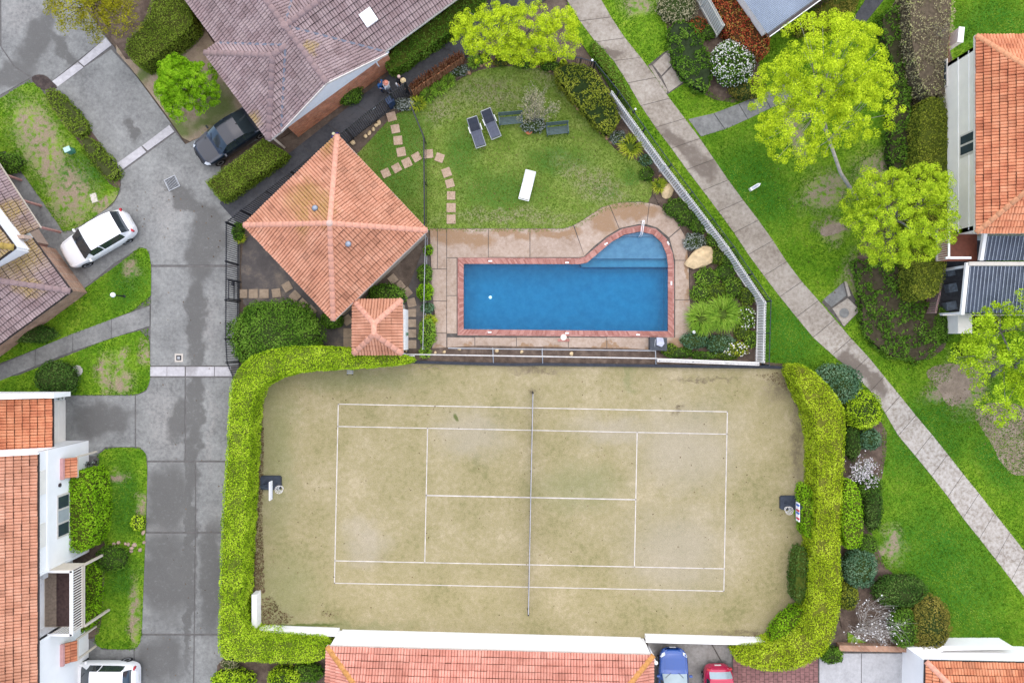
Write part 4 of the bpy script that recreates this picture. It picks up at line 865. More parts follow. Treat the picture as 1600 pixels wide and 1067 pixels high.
TMs = {m.name: tile_mesh(m) for m in (M_TC, M_TR, M_TS, M_TB)}
M_CTC = plain('cap_terracotta', (.62, .31, .215), .75, .14, 9, .2); M_CTR = plain('cap_orange', (.58, .27, .14), .75, .18, 9, .2); M_CTB = plain('cap_brown', (.27, .19, .18), .75, .14, 9, .2); M_CTO = plain('cap_ochre', (.48, .23, .07), .75, .18, 9, .2)
M_DECK = plain('roof_underlay', (.17, .075, .05), .95, .2); M_DECKB = plain('roof_underlay_brown', (.085, .068, .068), .95, .2)
M_GUT = plain('gutter_cream', (.62, .58, .52), .5, .08); M_GUTD = plain('gutter_dark', (.05, .04, .04), .5, .1); M_VAL = plain('valley_metal', (.13, .145, .185), .6, .15, 5, .3)
M_WALLW = plain('wall_white', (.86, .85, .82), .8, .03, 1.5); M_WALLC = plain('wall_cream', (.80, .755, .67), .8, .05, 1.5)
M_TRIM = plain('trim_cream', (.62, .54, .44), .7, .06, 4); M_GLASS = plain('window_glass', (.03, .045, .06), .08, .2, 1, .6); M_BLIND = plain('window_blind', (.35, .38, .38), .6, .1, 3)
def brickmat(name, c1, c2, mort, sc=1.0):
    t = NT(name); b = t.n('TexBrick'); b.inputs['Scale'].default_value = 1/.23*sc; b.inputs['Color1'].default_value = (*c1, 1); b.inputs['Color2'].default_value = (*c2, 1); b.inputs['Mortar'].default_value = (*mort, 1)
    b.inputs['Mortar Size'].default_value = .03; b.inputs['Brick Width'].default_value = 1.0; b.inputs['Row Height'].default_value = .38
    sx = t.n('SeparateXYZ'); t.l(t.pos(), sx.inputs[0]); cx = t.n('CombineXYZ'); t.l(t.math('ADD', sx.outputs[0], sx.outputs[1]), cx.inputs[0]); t.l(sx.outputs[2], cx.inputs[1]); t.l(cx.outputs[0], b.inputs['Vector'])
    col = t.mix(1, b.outputs['Color'], t.ramp(t.noise(2.2, detail=5), [(.3, (.72,)*3), (.7, (1.2,)*3)]), 'MULTIPLY'); t.bump(b.outputs['Fac'], -.4, .01); MATS[name] = t.fin(col, .9, .15); return t.m
M_BRICK = brickmat('orange_brick', (.62, .24, .11), (.46, .14, .07), (.5, .4, .3))
M_BRICKP = brickmat('pink_brick', (.44, .27, .18), (.36, .20, .13), (.42, .34, .27))

def gutter(t, pts, mat=None, w=.10, dz=-.06, closed=False):
    P = [Vector(p) for p in pts]
    for a, b in zip(P, P[1:] + ([P[0]] if closed else [])): MB().beam(a + Vector((0, 0, dz)), b + Vector((0, 0, dz)), w, .11).build('gutter', mat or M_GUT, t)
def wall_loop(t, pts, z0, z1, mat, name='wall', closed=True, th=.2):
    P = ccw([tuple(p[:2]) for p in pts]) if closed else [tuple(p[:2]) for p in pts]; n = len(P)
    for i in range(n if closed else n-1):
        a, b = Vector((*P[i], (z0+z1)/2)), Vector((*P[(i+1) % n], (z0+z1)/2)); d = (b-a).normalized(); nn = Vector((-d.y, d.x, 0))*th/2
        MB().beam(a + nn, b - d*(th*.98 if closed else 0) + nn, th, z1-z0).build(name, mat, t)
def hip_roof(t, eave, z, apexes, mat, capm, deckm, lift=.0):
    """eave: 4 corners (world xy, ccw); apexes: two ridge ends (or one point) world xyz. side i between corner i and i+1; sides 0,2 long, 1,3 ends"""
    deck = MB(); rf = None; planes = []
    A = [Vector((*p, z)) for p in eave]
    a0, a1 = (apexes[0], apexes[-1])
    sides = [(0, [A[0], A[1], a1, a0]), (1, [A[1], A[2], a1]), (2, [A[2], A[3], a0, a1]), (3, [A[3], A[0], a0])]
    for k, pts in sides:
        q = [pts[0]];
        for p in pts[1:]:
            if (p - q[-1]).length > 1e-4: q.append(p)
        planes.append(q)
    for q in planes: deck.poly3([p - Vector((0, 0, .02)) for p in q])
    rf = deck.build('roof', deckm, t); ro = Roof(rf, mat, TMs[mat.name])
    for q in planes:
        e = (q[1]-q[0]).normalized(); n = Vector((-e.y, e.x, 0)); c = sum(((p - q[0]) for p in q[2:]), Vector())/len(q[2:])
        if n.dot(c) < 0: n = -n
        run = max((p-q[0]).dot(n) for p in q); rise = max(p.z for p in q) - z
        ro.plane(q[0], e, n, math.atan2(rise, run), [[((p-q[0]).dot(e), (p-q[0]).dot(n)) for p in q]])
    ro.finish()
    for i, ap in ((0, a0), (1, a1), (2, a1), (3, a0)): ridge_caps(rf, A[i], ap, capm)
    if (a0-a1).length > .1: ridge_caps(rf, a0, a1, capm)
    return rf

# ---- pyramid roofed clubhouse
club = thing('clubhouse', 'square clubhouse with pyramid terracotta tile roof', 'building', (*G(524, 356, 2.5)[:2], 0))
ev = ccw([tuple(G(*p, 2.5)[:2]) for p in ((527, 211), (668, 360), (521, 501), (381, 352))]); cx_, cy_ = sum(p[0] for p in ev)/4, sum(p[1] for p in ev)/4
ap = Vector((cx_, cy_, 3.92)); ap.x, ap.y = (G(517, 349, 3.92).x*.5 + cx_*.5, G(517, 349, 3.92).y*.5 + cy_*.5)
rf = hip_roof(club, ev, 2.5, [ap], M_TC, M_CTC, M_DECK); gutter(club, [(*p, 2.5) for p in ev], closed=True)
MB().lathe(ap + Vector((0, 0, .05)), [(.2, 0), (.17, .1), (.1, .16), (.02, .18)], 10).build('finial', plain('finial_pale', (.55, .40, .33), .7, .1), rf)
w_ = [((p[0]-cx_)*.93 + cx_, (p[1]-cy_)*.93 + cy_) for p in ev]; wall_loop(club, w_, 0, 2.46, plain('wall_render_beige', (.42, .36, .28), .85, .08))
MB().prism([((p[0]-cx_)*.985 + cx_, (p[1]-cy_)*.985 + cy_) for p in ev], 2.36, 2.40, True).build('soffit', M_TRIM, club)
M_VENT = plain('vent_metal', (.26, .30, .35), .35, .15, 6, .5, .5)
for x, y, z in ((493, 326, 3.45), (544.5, 381.5, 3.4)):
    c = G(x, y, z); v = MB().lathe((c.x, c.y, c.z-.2), [(.10, 0), (.10, .22), (.17, .24), (.18, .33), (.12, .40), (.04, .43)], 14).build('roof_vent', M_VENT, rf, smooth=True)
# ---- small hut
hut = thing('hut', 'small hut with hipped terracotta roof by the hedge', 'building', (*G(590, 510, 2.3)[:2], 0))
ev = [tuple(G(*p, 2.3)[:2]) for p in ((552, 553), (552, 469), (628, 468), (629, 553))]
ev = ccw(ev); a0, a1 = G(584.5, 506, 3.2), G(584.5, 522, 3.2)
ev2 = sorted(ev, key=lambda p: math.atan2(p[1]-a0.y, p[0]-a0.x)); # corners ccw from lower left
rf = hip_roof(hut, [ev2[3], ev2[0], ev2[1], ev2[2]], 2.3, [a0, a1], M_TC, M_CTC, M_DECK); gutter(hut, [(*p, 2.3) for p in ev2], closed=True)
c_ = (a0+a1)/2; wall_loop(hut, [((p[0]-c_.x)*.88 + c_.x, (p[1]-c_.y)*.88 + c_.y) for p in ev2], 0, 2.26, plain('wall_render_beige', (.42, .36, .28)))
MB().box((*G(633, 515, .9)[:2], .75), (.12, 2.4, 1.5)).build('side_panel', M_WALLW, hut); MB().tube([G(628, 553, 2.2), G(633, 553, .4), G(634, 556, .1), G(648, 556, .1)], .045, 8).build('downpipe', M_WALLW, hut); MB().box((*G(637, 522, .9)[:2], 1.0), (.08, .18, .25)).build('meter', plain('green_case', (.1, .2, .13), .5, .1), hut)

# ---- brown tiled house
bh = thing('brown_house', 'house with brown tiled roof and orange brick wall', 'building', (*G(470, 90, 2.6)[:2], 0))
O = G(339, 67, 2.6); d1 = Vector((.592, -.806, 0)); b1 = Vector((.806, .592, 0)); pit = math.radians(22); tp = math.tan(pit)
L2 = lambda s_, t_, z=2.6: O + d1*s_ + b1*t_ + Vector((0, 0, z-2.6))
WA, sA, hA = 7.35, 6.27, 3.675; zr = 2.6 + hA*tp; sB = 6.05 - hA; cC, wC = 3.15, 3.09; zc = 2.6 + wC*tp
PL_ = []   # (origin, u, n, polys in (u, inward))
PL_.append((L2(0, 0), d1, b1, [[(-9, 0), (.06, 0), (cC, wC), (cC, hA), (-9, hA)], [(cC, wC), (sA, 0), (sA, hA), (cC, hA)]]))                  # A left
PL_.append((L2(0, WA), d1, -b1, [[(sB, hA), (sA-.2, 0), (sA, 0), (sA, hA)], [(-9, 0), (sB-hA, 0), (sB, hA), (-9, hA)]]))                      # A right
PL_.append((L2(sB+hA, 0), b1, -d1, [[(WA, 0), (20, 0), (20, hA), (hA, hA)]]))                                                                 # B lower
PL_.append((L2(sB-hA, 0), b1, d1, [[(hA, hA), (20, hA), (20, 0), (WA, 0)]]))                                                                  # B upper
PL_.append((L2(0, -.92), d1, b1, [[(.06, 0), (.06+2*wC, 0), (cC, wC)]]))                                                                       # C hip end
PL_.append((L2(.06, 0), b1, d1, [[(-.92, 0), (0, 0), (wC, wC), (-.92+wC, wC)]]))                                                               # C upper side
PL_.append((L2(.06+2*wC, 0), b1, -d1, [[(-.92, 0), (0, 0), (wC, wC), (-.92+wC, wC)]]))                                                         # C lower side
deck = MB()
for o_, u_, n_, polys in PL_:
    for p in polys: deck.poly3([o_ + u_*a + n_*b + Vector((0, 0, b*tp - .02)) for a, b in p])
rf = deck.build('roof', M_DECKB, bh); ro = Roof(rf, M_TB, TMs[M_TB.name])
for o_, u_, n_, polys in PL_: ro.plane(o_, u_, n_, pit, polys)
ro.finish()
for a, b in ((L2(sA, hA, zr), L2(sB, hA, zr)), (L2(sB, hA, zr), L2(-9, hA, zr)), (L2(sB, hA, zr), L2(sB, 18, zr)), (L2(.06, -.92), L2(cC, -.92+wC, zc)), (L2(.06+2*wC, -.92), L2(cC, -.92+wC, zc)), (L2(cC, -.92+wC, zc), L2(cC, wC, zc))): ridge_caps(rf, a, b, M_CTB, .14, .45)
for a, b in ((L2(sB, hA, zr), L2(sA-.2, WA)), (L2(.06, 0), L2(cC, wC, zc)), (L2(.06+2*wC, 0), L2(cC, wC, zc)), (L2(sB, hA, zr), L2(sB-hA, WA))): MB().beam(a + Vector((0, 0, .10)), b + Vector((0, 0, .115)), .13, .02).build('valley', M_VAL, rf)
MB().lathe(L2(sB, hA, zr+.02), [(.24, 0), (.22, .14), (.12, .18)], 10).build('ridge_knob', M_CTB, rf)
gutter(bh, [L2(-9, 0), L2(.06, 0), L2(.06, -.92), L2(.06+2*wC, -.92), L2(.06+2*wC, 0)]); gutter(bh, [L2(sA-.2, WA), L2(sA-.2, 20)])
c = G(575, 28, 3.35); nB = (-d1*-math.sin(pit) + Vector((0, 0, math.cos(pit)))).normalized()
e1, e2 = b1, (-d1*math.cos(pit) + Vector((0, 0, math.sin(pit)))).normalized(); c = L2(sB+hA, 0) ; 
_k = G(576, 28, 3.4) - O; _t = _k.dot(b1); _s = _k.dot(d1); c = L2(_s, _t, 2.6 + (sB+hA-_s)*tp + .14)
MB().add([c + e1*x*.38 + e2*y*.38 + Vector((0, 0, k*.06)) for k in (-1, 1) for y in (-1, 1) for x in (-1, 1)], [(0,2,3,1),(4,5,7,6),(0,1,5,4),(2,6,7,3),(0,4,6,2),(1,3,7,5)]).build('skylight', plain('skylight_white', (.9, .9, .9), .2, .02), rf)
# walls: gable of A, long wall of B, rear walls
gz = 2.6; ins_ = .28
wA = [L2(-9, .35), L2(sA-ins_, .35), L2(sA-ins_, WA-.1), L2(-9, WA-.1)]
wall_loop(bh, [L2(-9, .35), L2(sA-ins_, .35), L2(sA-ins_, WA+.2), L2(sA-1.5, WA+.2), L2(sA-1.5, 19.9), L2(sA-6.5, 19.9), L2(sA-6.5, WA), L2(-9, WA)], 0, 1.95, M_BRICK, 'brick_wall')
gp = [L2(sA-ins_, .2, 1.95), L2(sA-ins_, WA+.3, 1.95), L2(sA-ins_, WA+.3, 2.52), L2(sA-ins_, hA, zr-.06), L2(sA-ins_, .2, 2.55)]
m = MB(); n_ = len(gp); m.v = [tuple(p + d1*.01) for p in gp] + [tuple(p - d1*.15) for p in gp]; m.f = [tuple(range(n_)), tuple(range(2*n_-1, n_-1, -1))] + [(i, (i+1) % n_, n_+(i+1) % n_, n_+i) for i in range(n_)]; m.build('gable', M_WALLW, bh)
for a, b in ((L2(sA+.02, -.05, 2.6), L2(sA+.02, hA, zr+.02)), (L2(sA+.02, WA+.1, 2.6), L2(sA+.02, hA, zr+.02))): MB().beam(a, b, .05, .16).build('barge_board', M_GUT, bh)
for s_ in (.3, 3.1, 6.0): MB().box((*L2(s_, -.7)[:2], 1.25), (.12, .12, 2.5), .95).build('carport_post', M_TRIM, bh)
MB().box((*L2(4.0, WA-.9)[:2], 3.0), (.3, .22, .35), .6).build('flue_box', M_WALLW, rf)
MB().tube([G(585, 92, 2.5), G(590, 101, 1.6), G(596, 109, .5)], .045, 8).build('flue_pipe', M_WALLW, bh)

# ---- left brown roofed house
lh = thing('porch_house', 'brown tiled house with lichen and pink porch posts', 'building', (*G(20, 440, 2.6)[:2], 0))
dL = Vector((.585, -.811, 0)); 
A0, Cn, B0 = G(50, 372, 2.6), G(111, 455, 2.6), G(-160, 672, 2.6)
e1 = (Cn-A0).normalized(); e2 = (B0-Cn).normalized(); e2 = (e2 - e1*e2.dot(e1)).normalized(); n1 = e2; n2 = -e1
o_ = A0; Lc = (Cn-A0).length; pl = math.radians(21); tl = math.tan(pl); big = 4.6
deck = MB(); P1 = [[(0, 0), (Lc, 0), (Lc-3.2, 3.2), (0, 3.2)]]; P2 = [[(0, 0), (9, 0), (9, 3.2), (3.2, 3.2)]]
for (oo_, u_, n_, ps) in ((o_, e1, n1, P1), (Cn, e2, n2, P2)):
    for p in ps: deck.poly3([oo_ + u_*a + n_*b + Vector((0, 0, b*tl - .02)) for a, b in p])
# porch lean-to
pa, pb = G(-6, 250, 2.25), G(63, 356, 2.25); ep = (pb-pa).normalized(); npp = Vector((-ep.y, ep.x, 0)); npp = npp if npp.x < 0 else -npp
PP = [[(-3, 0), ((pb-pa).length, 0), ((pb-pa).length, 1.25), (-3, 1.25)]]
for p in PP: deck.poly3([pa + ep*a + npp*b + Vector((0, 0, b*tl - .02)) for a, b in p])
# upper roof corner
ua = G(23, 387, 4.6); e3 = e1; P3 = [[(-7, 0), (0, 0), (-3, 3), (-7, 3)]]; P4 = [[(0, 0), (6, 0), (6, 3), (3, 3)]]
for (u_, n_, ps) in ((e1, n1, P3), (e2, n2, P4)):
    for p in ps: deck.poly3([ua + u_*a + n_*b + Vector((0, 0, b*tl - .02)) for a, b in p])
rf = deck.build('roof', M_DECKB, lh); ro = Roof(rf, M_TB, TMs[M_TB.name])
ro.plane(o_, e1, n1, pl, P1); ro.plane(Cn, e2, n2, pl, P2); ro.plane(pa, ep, npp, pl, PP); ro.plane(ua, e1, n1, pl, P3); ro.plane(ua, e2, n2, pl, P4); ro.finish()
ridge_caps(rf, Cn, Cn - e1*3.2 + n1*3.2 + Vector((0, 0, 3.2*tl)), M_CTB, .14); ridge_caps(rf, ua, ua - e1*3 + n1*3 + Vector((0, 0, 3*tl)), plain('cap_lichen', (.36, .25, .06), .8, .25), .14)
gutter(lh, [A0, Cn, Cn + e2*9], M_GUTD); gutter(lh, [pa - ep*3, pb], M_TRIM, .07); gutter(lh, [ua - e1*7, ua, ua + e2*6], M_GUTD)
M_PINK = plain('post_pink', (.42, .22, .19), .7, .12); M_PWALL = plain('wall_pinkish', (.48, .35, .27), .85, .1)
for tp_, bt in (((4, 270), (34, 282)), ((33, 313), (65, 322)), ((63, 357), (95, 363))):
    g_ = G(*bt); MB().box((g_.x, g_.y, 1.12), (.11, .11, 2.25), .6).build('porch_post', M_PINK, lh)
wall_loop(lh, [A0 + n1*.45, Cn + n1*.45 + n2*.45, Cn + n2*.45 + e2*9, A0 + n1*4 + e2*5], 0, 2.5, M_BRICKP)
uw = [ua - e1*7 + n1*.35, ua + (n1+n2)*.35, ua + e2*6 + n2*.35]
for a, b in zip(uw, uw[1:]): MB().beam(Vector((*a[:2], 3.1)), Vector((*b[:2], 3.1)), .2, 2.9).build('upper_wall', M_WALLW, lh)
MB().beam(pa - ep*3 + npp*1.3 + Vector((0, 0, -.95)), pb + npp*1.3 + Vector((0, 0, -.95)), .2, 2.6).build('wall', M_PWALL, lh)
MB().beam(pb + npp*1.2 + Vector((0, 0, .55)), A0 + Vector((0, 0, .35)), .2, .5).build('parapet', M_PWALL, lh)
for k in range(3): MB().box((*(G(68+k*3, 384+k*6))[:2], .55), (.5, .22, 1.1), -.6).build('meter_pillar', M_PINK, lh)
for k in range(6): MB().beam(pa.lerp(pb, .15+.16*k) + npp*.02 + Vector((0, 0, -.02)), pa.lerp(pb, .15+.16*k) + npp*.3 + Vector((0, 0, .1)), .05).build('rafter_end', M_TRIM, lh)

# ---- white terracotta roofed house on the left
wh = thing('white_house', 'long white house with terracotta roof and cream balcony', 'building', (*G(140, 850)[:2], 0))
xe = G(59, 850, 5.0).x; y_top = G(60, 709, 5.0).y; y_bot = -26.0
deck = MB(); pw = math.radians(23); tw_ = math.tan(pw)
deck.poly3([(xe, y_top, 4.98), (xe, y_bot, 4.98), (xe-6, y_bot, 4.98+6*tw_), (xe-6, y_top, 4.98+6*tw_)])
xg, yg0, yg1 = G(82, 660, 2.6).x, G(0, 621, 2.6).y, G(0, 706, 2.6).y
deck.poly3([(xg, yg0, 2.58), (xg, yg1, 2.58), (xg-5, yg1, 2.58+5*tw_), (xg-5, yg0, 2.58+5*tw_)])
xl, yl0 = G(82, 1050, 2.6).x, G(0, 1030, 2.6).y
deck.poly3([(xl, yl0, 2.58), (xl, -26, 2.58), (xl-3, -26, 2.58+3*tw_), (xl-3, yl0, 2.58+3*tw_)])
rf = deck.build('roof', M_DECK, wh); ro = Roof(rf, M_TC, TMs[M_TC.name])
ro.plane((xe, y_bot, 5.0), (0, 1), (-1, 0), pw, [[(0, 0), (y_top-y_bot, 0), (y_top-y_bot, 6), (0, 6)]]); ro.finish(None, 230)
rg = MB().poly3([(xg, yg0, 2.56), (xg-.3, yg0, 2.6), (xg-.3, yg1, 2.6), (xg, yg1, 2.56)]).build('garage_roof', M_DECK, wh); rg2 = Roof(rg, M_TR, TMs[M_TR.name]); rg2.plane((xg, yg1, 2.6), (0, 1), (-1, 0), pw, [[(0, 0), (yg0-yg1, 0), (yg0-yg1, 5), (0, 5)]])
rg2.plane((xl, -26, 2.6), (0, 1), (-1, 0), pw, [[(0, 0), (yl0+26, 0), (yl0+26, 3), (0, 3)]]); rg2.finish()
gutter(wh, [(xe, y_top, 5.0), (xe, y_bot, 5.0)], M_GUTD, .06); gutter(wh, [(xg, yg0, 2.6), (xg, yg1, 2.6)], M_GUTD, .06); gutter(wh, [(xl, yl0, 2.6), (xl, -26, 2.6)], M_GUTD, .06)
MB().beam((xe+.1, y_top+.05, 5.06), (xe-6, y_top+.05, 5.06+6*tw_), .1, .2).build('barge_board', M_WALLW, wh)
MB().beam((xg+.3, yg0+.12, 2.2), (xg-5, yg0+.12, 2.2), .26, 1.5).build('parapet', M_WALLW, wh)
MB().beam((xg-.3, yg0+.1, 2.75+.1), (xg-5, yg0+.1, 2.75+5*tw_), .2, .5).build('parapet', M_WALLW, wh)
xw = -25.72
ybal0, ybal1 = G(0, 893, 3.7).y, G(0, 992, 3.7).y        # balcony range
MB().box((xw-.1, (y_top + ybal0)/2, 2.45), (.2, y_top-ybal0, 4.9)).build('wall', M_WALLW, wh); MB().box((xw-.1, (ybal1-26)/2, 2.45), (.2, ybal1+26, 4.9)).build('wall', M_WALLW, wh)
MB().box((xw-3, y_top-.1, 2.45), (5.8, .2, 4.9)).build('wall', M_WALLW, wh)
xr = xw - .95; MB().box((xr-.1, (ybal0+ybal1)/2, 2.45), (.2, ybal0-ybal1, 4.9)).build('recess_wall', M_WALLW, wh)
for y in (ybal0+.08, ybal1-.08): MB().box((xr+.45, y, 2.45), (1.1, .16, 4.88)).build('return_wall', M_WALLW, wh)
MB().box((xw+.03, (y_top + ybal0)/2, 3.75), (.06, y_top-ybal0-.1, .14)).build('wall_band', M_WALLW, wh)
# garage wall with door
xgw = G(102, 660).x; gy0, gy1 = G(0, 617).y, G(0, 704).y
MB().box((xgw-.1, (gy0+gy1)/2, 1.2), (.2, gy0-gy1, 2.4)).build('garage_wall', M_WALLW, wh); gd = MB().box((xgw+.02, (gy0+gy1)/2+.1, 1.05), (.04, 2.6, 2.1)).build('garage_door', M_WALLC, wh)
for k in range(6): MB().box((xgw+.045, (gy0+gy1)/2+.1, .2 + k*.34), (.012, 2.56, .3)).build('door_panel', M_WALLC, gd)
MB().box((G(105, 0).x, gy1-.25, 1.0), (1.4, .2, 2.0)).build('wing_wall', M_WALLW, wh)
# windows on the wall
def window(parent, x, y, z, w, h, sash=2, blind=False, nx=1):
    f = MB().box((x + nx*.02, y, z), (.05, w+.1, h+.1)).build('window', M_GUT, parent)
    for k in range(sash):
        yy = y + (k - (sash-1)/2)*w/sash; MB().box((x + nx*.05, yy, z), (.03, w/sash-.12, h-.06)).build('pane', M_BLIND if blind and k % 2 else M_GLASS, f)
    return f
yw = G(0, 803, 2.2).y; window(wh, xw, yw, 2.45, 2.35, .95, 3, True)
for px_, sz in ((915, 1), (765, 1)): pass
window(wh, xr, G(0, 925, 3.6).y, 3.9, 1.9, 1.5, 2, True)

for y_ in (755, 838): MB().box((xw+.02, G(0, y_, 4.4).y, 4.3), (.05, 1.3, .7)).build('shutter', M_WALLC, wh)
MB().lathe((0, 0, 0), [(.10, 0), (.12, .06), (.05, .09)], 12).build('wall_light', M_GUTD, wh).matrix_local = lm(wh, Matrix.Translation((xw, G(0, 758, 2.8).y, 2.75)) @ Matrix.Rotation(math.pi/2, 4, 'Y'))
MB().box((xr+.2, ybal0-.35, 3.0), (.3, .5, .4)).build('air_unit', M_WALLW, wh)
# balcony
zb = 2.62; xo = G(130, 940, zb).x; bal = MB().box(((xo+xr)/2, (ybal0+ybal1)/2, zb-.1), (xo-xr, ybal0-ybal1, .16)).build('balcony', M_TRIM, wh)
M_PLANK = plain('deck_plank', (.085, .05, .045), .55, .35, 6, .3); M_PLANK2 = plain('deck_plank_worn', (.26, .20, .15), .8, .25, 6)
np_ = 13
for k in range(np_):
    x_ = xr + .06 + (xo-xr-.12)*(k+.5)/np_; MB().box((x_, (ybal0+ybal1)/2, zb), ((xo-xr)/np_*.92, ybal0-ybal1-.1, .03)).build('plank', M_PLANK2 if k < 4 else M_PLANK, bal)
zr_ = zb + 1.05; MB().box((xo, (ybal0+ybal1)/2, zr_), (.16, ybal0-ybal1+.1, .09)).build('top_rail', M_WALLW, bal); MB().box((xo, (ybal0+ybal1)/2, zb+.1), (.06, ybal0-ybal1, .06)).build('bottom_rail', M_TRIM, bal)
n_ = 24
for k in range(n_): MB().box((xo, ybal1 + (ybal0-ybal1)*(k+.5)/n_, zb+.55), (.03, .05, .95)).build('baluster', M_WALLC, bal)
for y in (ybal0, ybal1):
    MB().box(((xo+xw)/2, y, zr_), (xo-xw+.1, .12, .09)).build('side_rail', M_WALLW, bal)
    for k in range(8): MB().box((xw + (xo-xw)*(k+.5)/8, y, zb+.5), (.045, .035, .95)).build('baluster', M_TRIM, bal)
    for z0_, z1_ in ((0, zb-.15),): MB().box((xo-.02, y, (z0_+z1_)/2), (.12, .12, z1_-z0_)).build('balcony_post', M_TRIM, wh)
MB().prism([(xw, ybal0+.02), (xo, ybal0+.02), (xo, ybal0+.08), (xw, ybal0+.08)], zb-.2, zr_).build('side_panel', M_TRIM, bal)
# tiled entry canopies
for k, (ya, yb) in enumerate(((715, 746), (1002, 1034))):
    y0, y1 = G(0, ya, 2.2).y, G(0, yb, 2.2).y; xo_ = G(120, 730, 2.0).x
    cn = MB().poly3([(xo_, y0, 1.98), (xo_, y1, 1.98), (xw, y1, 2.5), (xw, y0, 2.5)]).build('canopy', M_DECK, wh); rr_ = Roof(cn, M_TR, TMs[M_TR.name]); rn = xo_-xw
    rr_.plane((xo_, y1, 2.0), (0, 1), (-1, 0), math.atan2(.5, rn), [[(0, 0), (y0-y1, 0), (y0-y1, rn), (0, rn)]]); rr_.finish()
    MB().box((xw+.08, (y0+y1)/2, 2.62), (.2, y0-y1+.05, .16)).build('flashing', plain('flashing_pink', (.55, .30, .28), .6, .08), cn)
    MB().beam((xo_+.03, y0, 1.97), (xo_+.03, y1, 1.97), .05, .12).build('fascia', M_TRIM, cn)
    for y in (y0, y1): MB().box((xo_-.05, y, .98), (.1, .1, 1.96)).build('canopy_post', M_TRIM, wh)
# ---- cream house on the right
ch = thing('cream_house', 'cream walled house with red terracotta hipped roof', 'building', (*G(1500, 200)[:2], 0))
xe = G(1524, 200, 5.0).x; ye0, ye1 = G(0, 56, 5.0).y, G(0, 364, 5.0).y; pr_ = math.radians(24)
W4 = 4.2; deck = MB(); tr_ = math.tan(pr_); Lh = ye0-ye1
planes = [((xe, ye1, 5.0), (0, 1), (1, 0), [[(0, 0), (Lh, 0), (Lh-W4, W4), (W4, W4)]]), ((xe, ye0, 5.0), (1, 0), (0, -1), [[(0, 0), (9, 0), (9, W4), (W4, W4)]]), ((xe, ye1, 5.0), (1, 0), (0, 1), [[(0, 0), (9, 0), (9, W4), (W4, W4)]])]
for o_, u_, n_, ps in planes:
    for p in ps: deck.poly3([Vector(o_) + Vector((*u_, 0))*a + Vector((*n_, 0))*b + Vector((0, 0, b*tr_-.02)) for a, b in p])
rf = deck.build('roof', M_DECK, ch); ro = Roof(rf, M_TR, TMs[M_TR.name])
for o_, u_, n_, ps in planes: ro.plane(o_, u_, n_, pr_, ps)
ro.finish()
for y, s_ in ((ye0, -1), (ye1, 1)): ridge_caps(rf, (xe, y, 5.0), (xe+W4, y+s_*W4, 5+W4*tr_), M_CTR, .12)
gutter(ch, [(xe+9, ye0, 5), (xe, ye0, 5), (xe, ye1, 5), (xe+9, ye1, 5)], M_GUT, .07)
xw2 = 25.2; MB().box((xw2+.1, (ye0-.3+ye1+.3)/2, 2.45), (.2, Lh-.6, 4.9)).build('wall', M_WALLC, ch); MB().box((xw2+4, ye0-.4, 2.45), (8, .2, 4.9)).build('wall', M_WALLC, ch); MB().box((xw2+4, ye1+.4, 2.45), (8, .2, 4.9)).build('wall', M_WALLC, ch)
for z in (3.0, 3.9): MB().box((xw2-.015, (ye0+ye1)/2, z), (.03, Lh-.7, .04)).build('weatherboard', M_WALLW, ch)
window(ch, xw2, G(0, 223, 4.0).y, 4.0, 1.15, 1.5, 2, False, -1); window(ch, xw2, G(0, 120, 1.4).y, 1.4, 1.5, 1.2, 2, False, -1)
# its balcony, pergola roofs and plinth
zb2 = 2.6; M_CORR = NT('corrugated_blue'); _s = M_CORR.n('SeparateXYZ'); M_CORR.l(M_CORR.pos(), _s.inputs[0]); _w = M_CORR.noise(1.2, detail=5)
M_CORR = M_CORR.fin(M_CORR.ramp(_w, [(.3, (.035, .048, .075)), (.7, (.085, .11, .16))]), .4, .4)
def corrugated(name, parent, x0, x1, y0, y1, z0, z1, mat, pitch=.11, amp=.018, along='y'):
    """sheet falling from z0 (at y0) to z1 (at y1), ribs running along y"""
    n = int(abs(x1-x0)/pitch)*2; V, F = [], []
    for i in range(n+1):
        x = x0 + (x1-x0)*i/n; k = amp if i % 2 else -amp; V += [(x, y0, z0+k), (x, y1, z1+k)]
    for i in range(n): F.append((2*i, 2*i+1, 2*i+3, 2*i+2))
    m = MB(); m.v = V; m.f = F; return m.build(name, mat, parent)
# rib highlights painted as the pale colour of raised battens
xa = G(1536, 0, 3.1).x; ya_, yb_ = G(0, 369, 3.4).y, G(0, 407, 3.1).y
p1 = corrugated('upper_pergola_roof', ch, xa, xa+4.5, ya_, yb_, 3.45, 3.1, M_CORR)
xb = G(1508, 0, 2.6).x; yc_, yd_ = G(0, 416, 2.9).y, G(0, 489, 2.55).y
p2 = corrugated('lower_pergola_roof', ch, xb, xb+5.2, yc_, yd_, 2.95, 2.55, M_CORR)
M_RIBHL = plain('rib_highlight', (.32, .36, .42), .4, .25, 9)
for pp_, x0_, n_, y0_, y1_, z0_, z1_ in ((p1, xa, 20, ya_, yb_, 3.47, 3.12), (p2, xb, 24, yc_, yd_, 2.97, 2.57)):
    for k in range(n_): MB().beam((x0_+.06+k*.218, y0_, z0_+.012), (x0_+.06+k*.218, y1_, z1_+.012), .035, .02).build('rib', M_RIBHL, pp_)
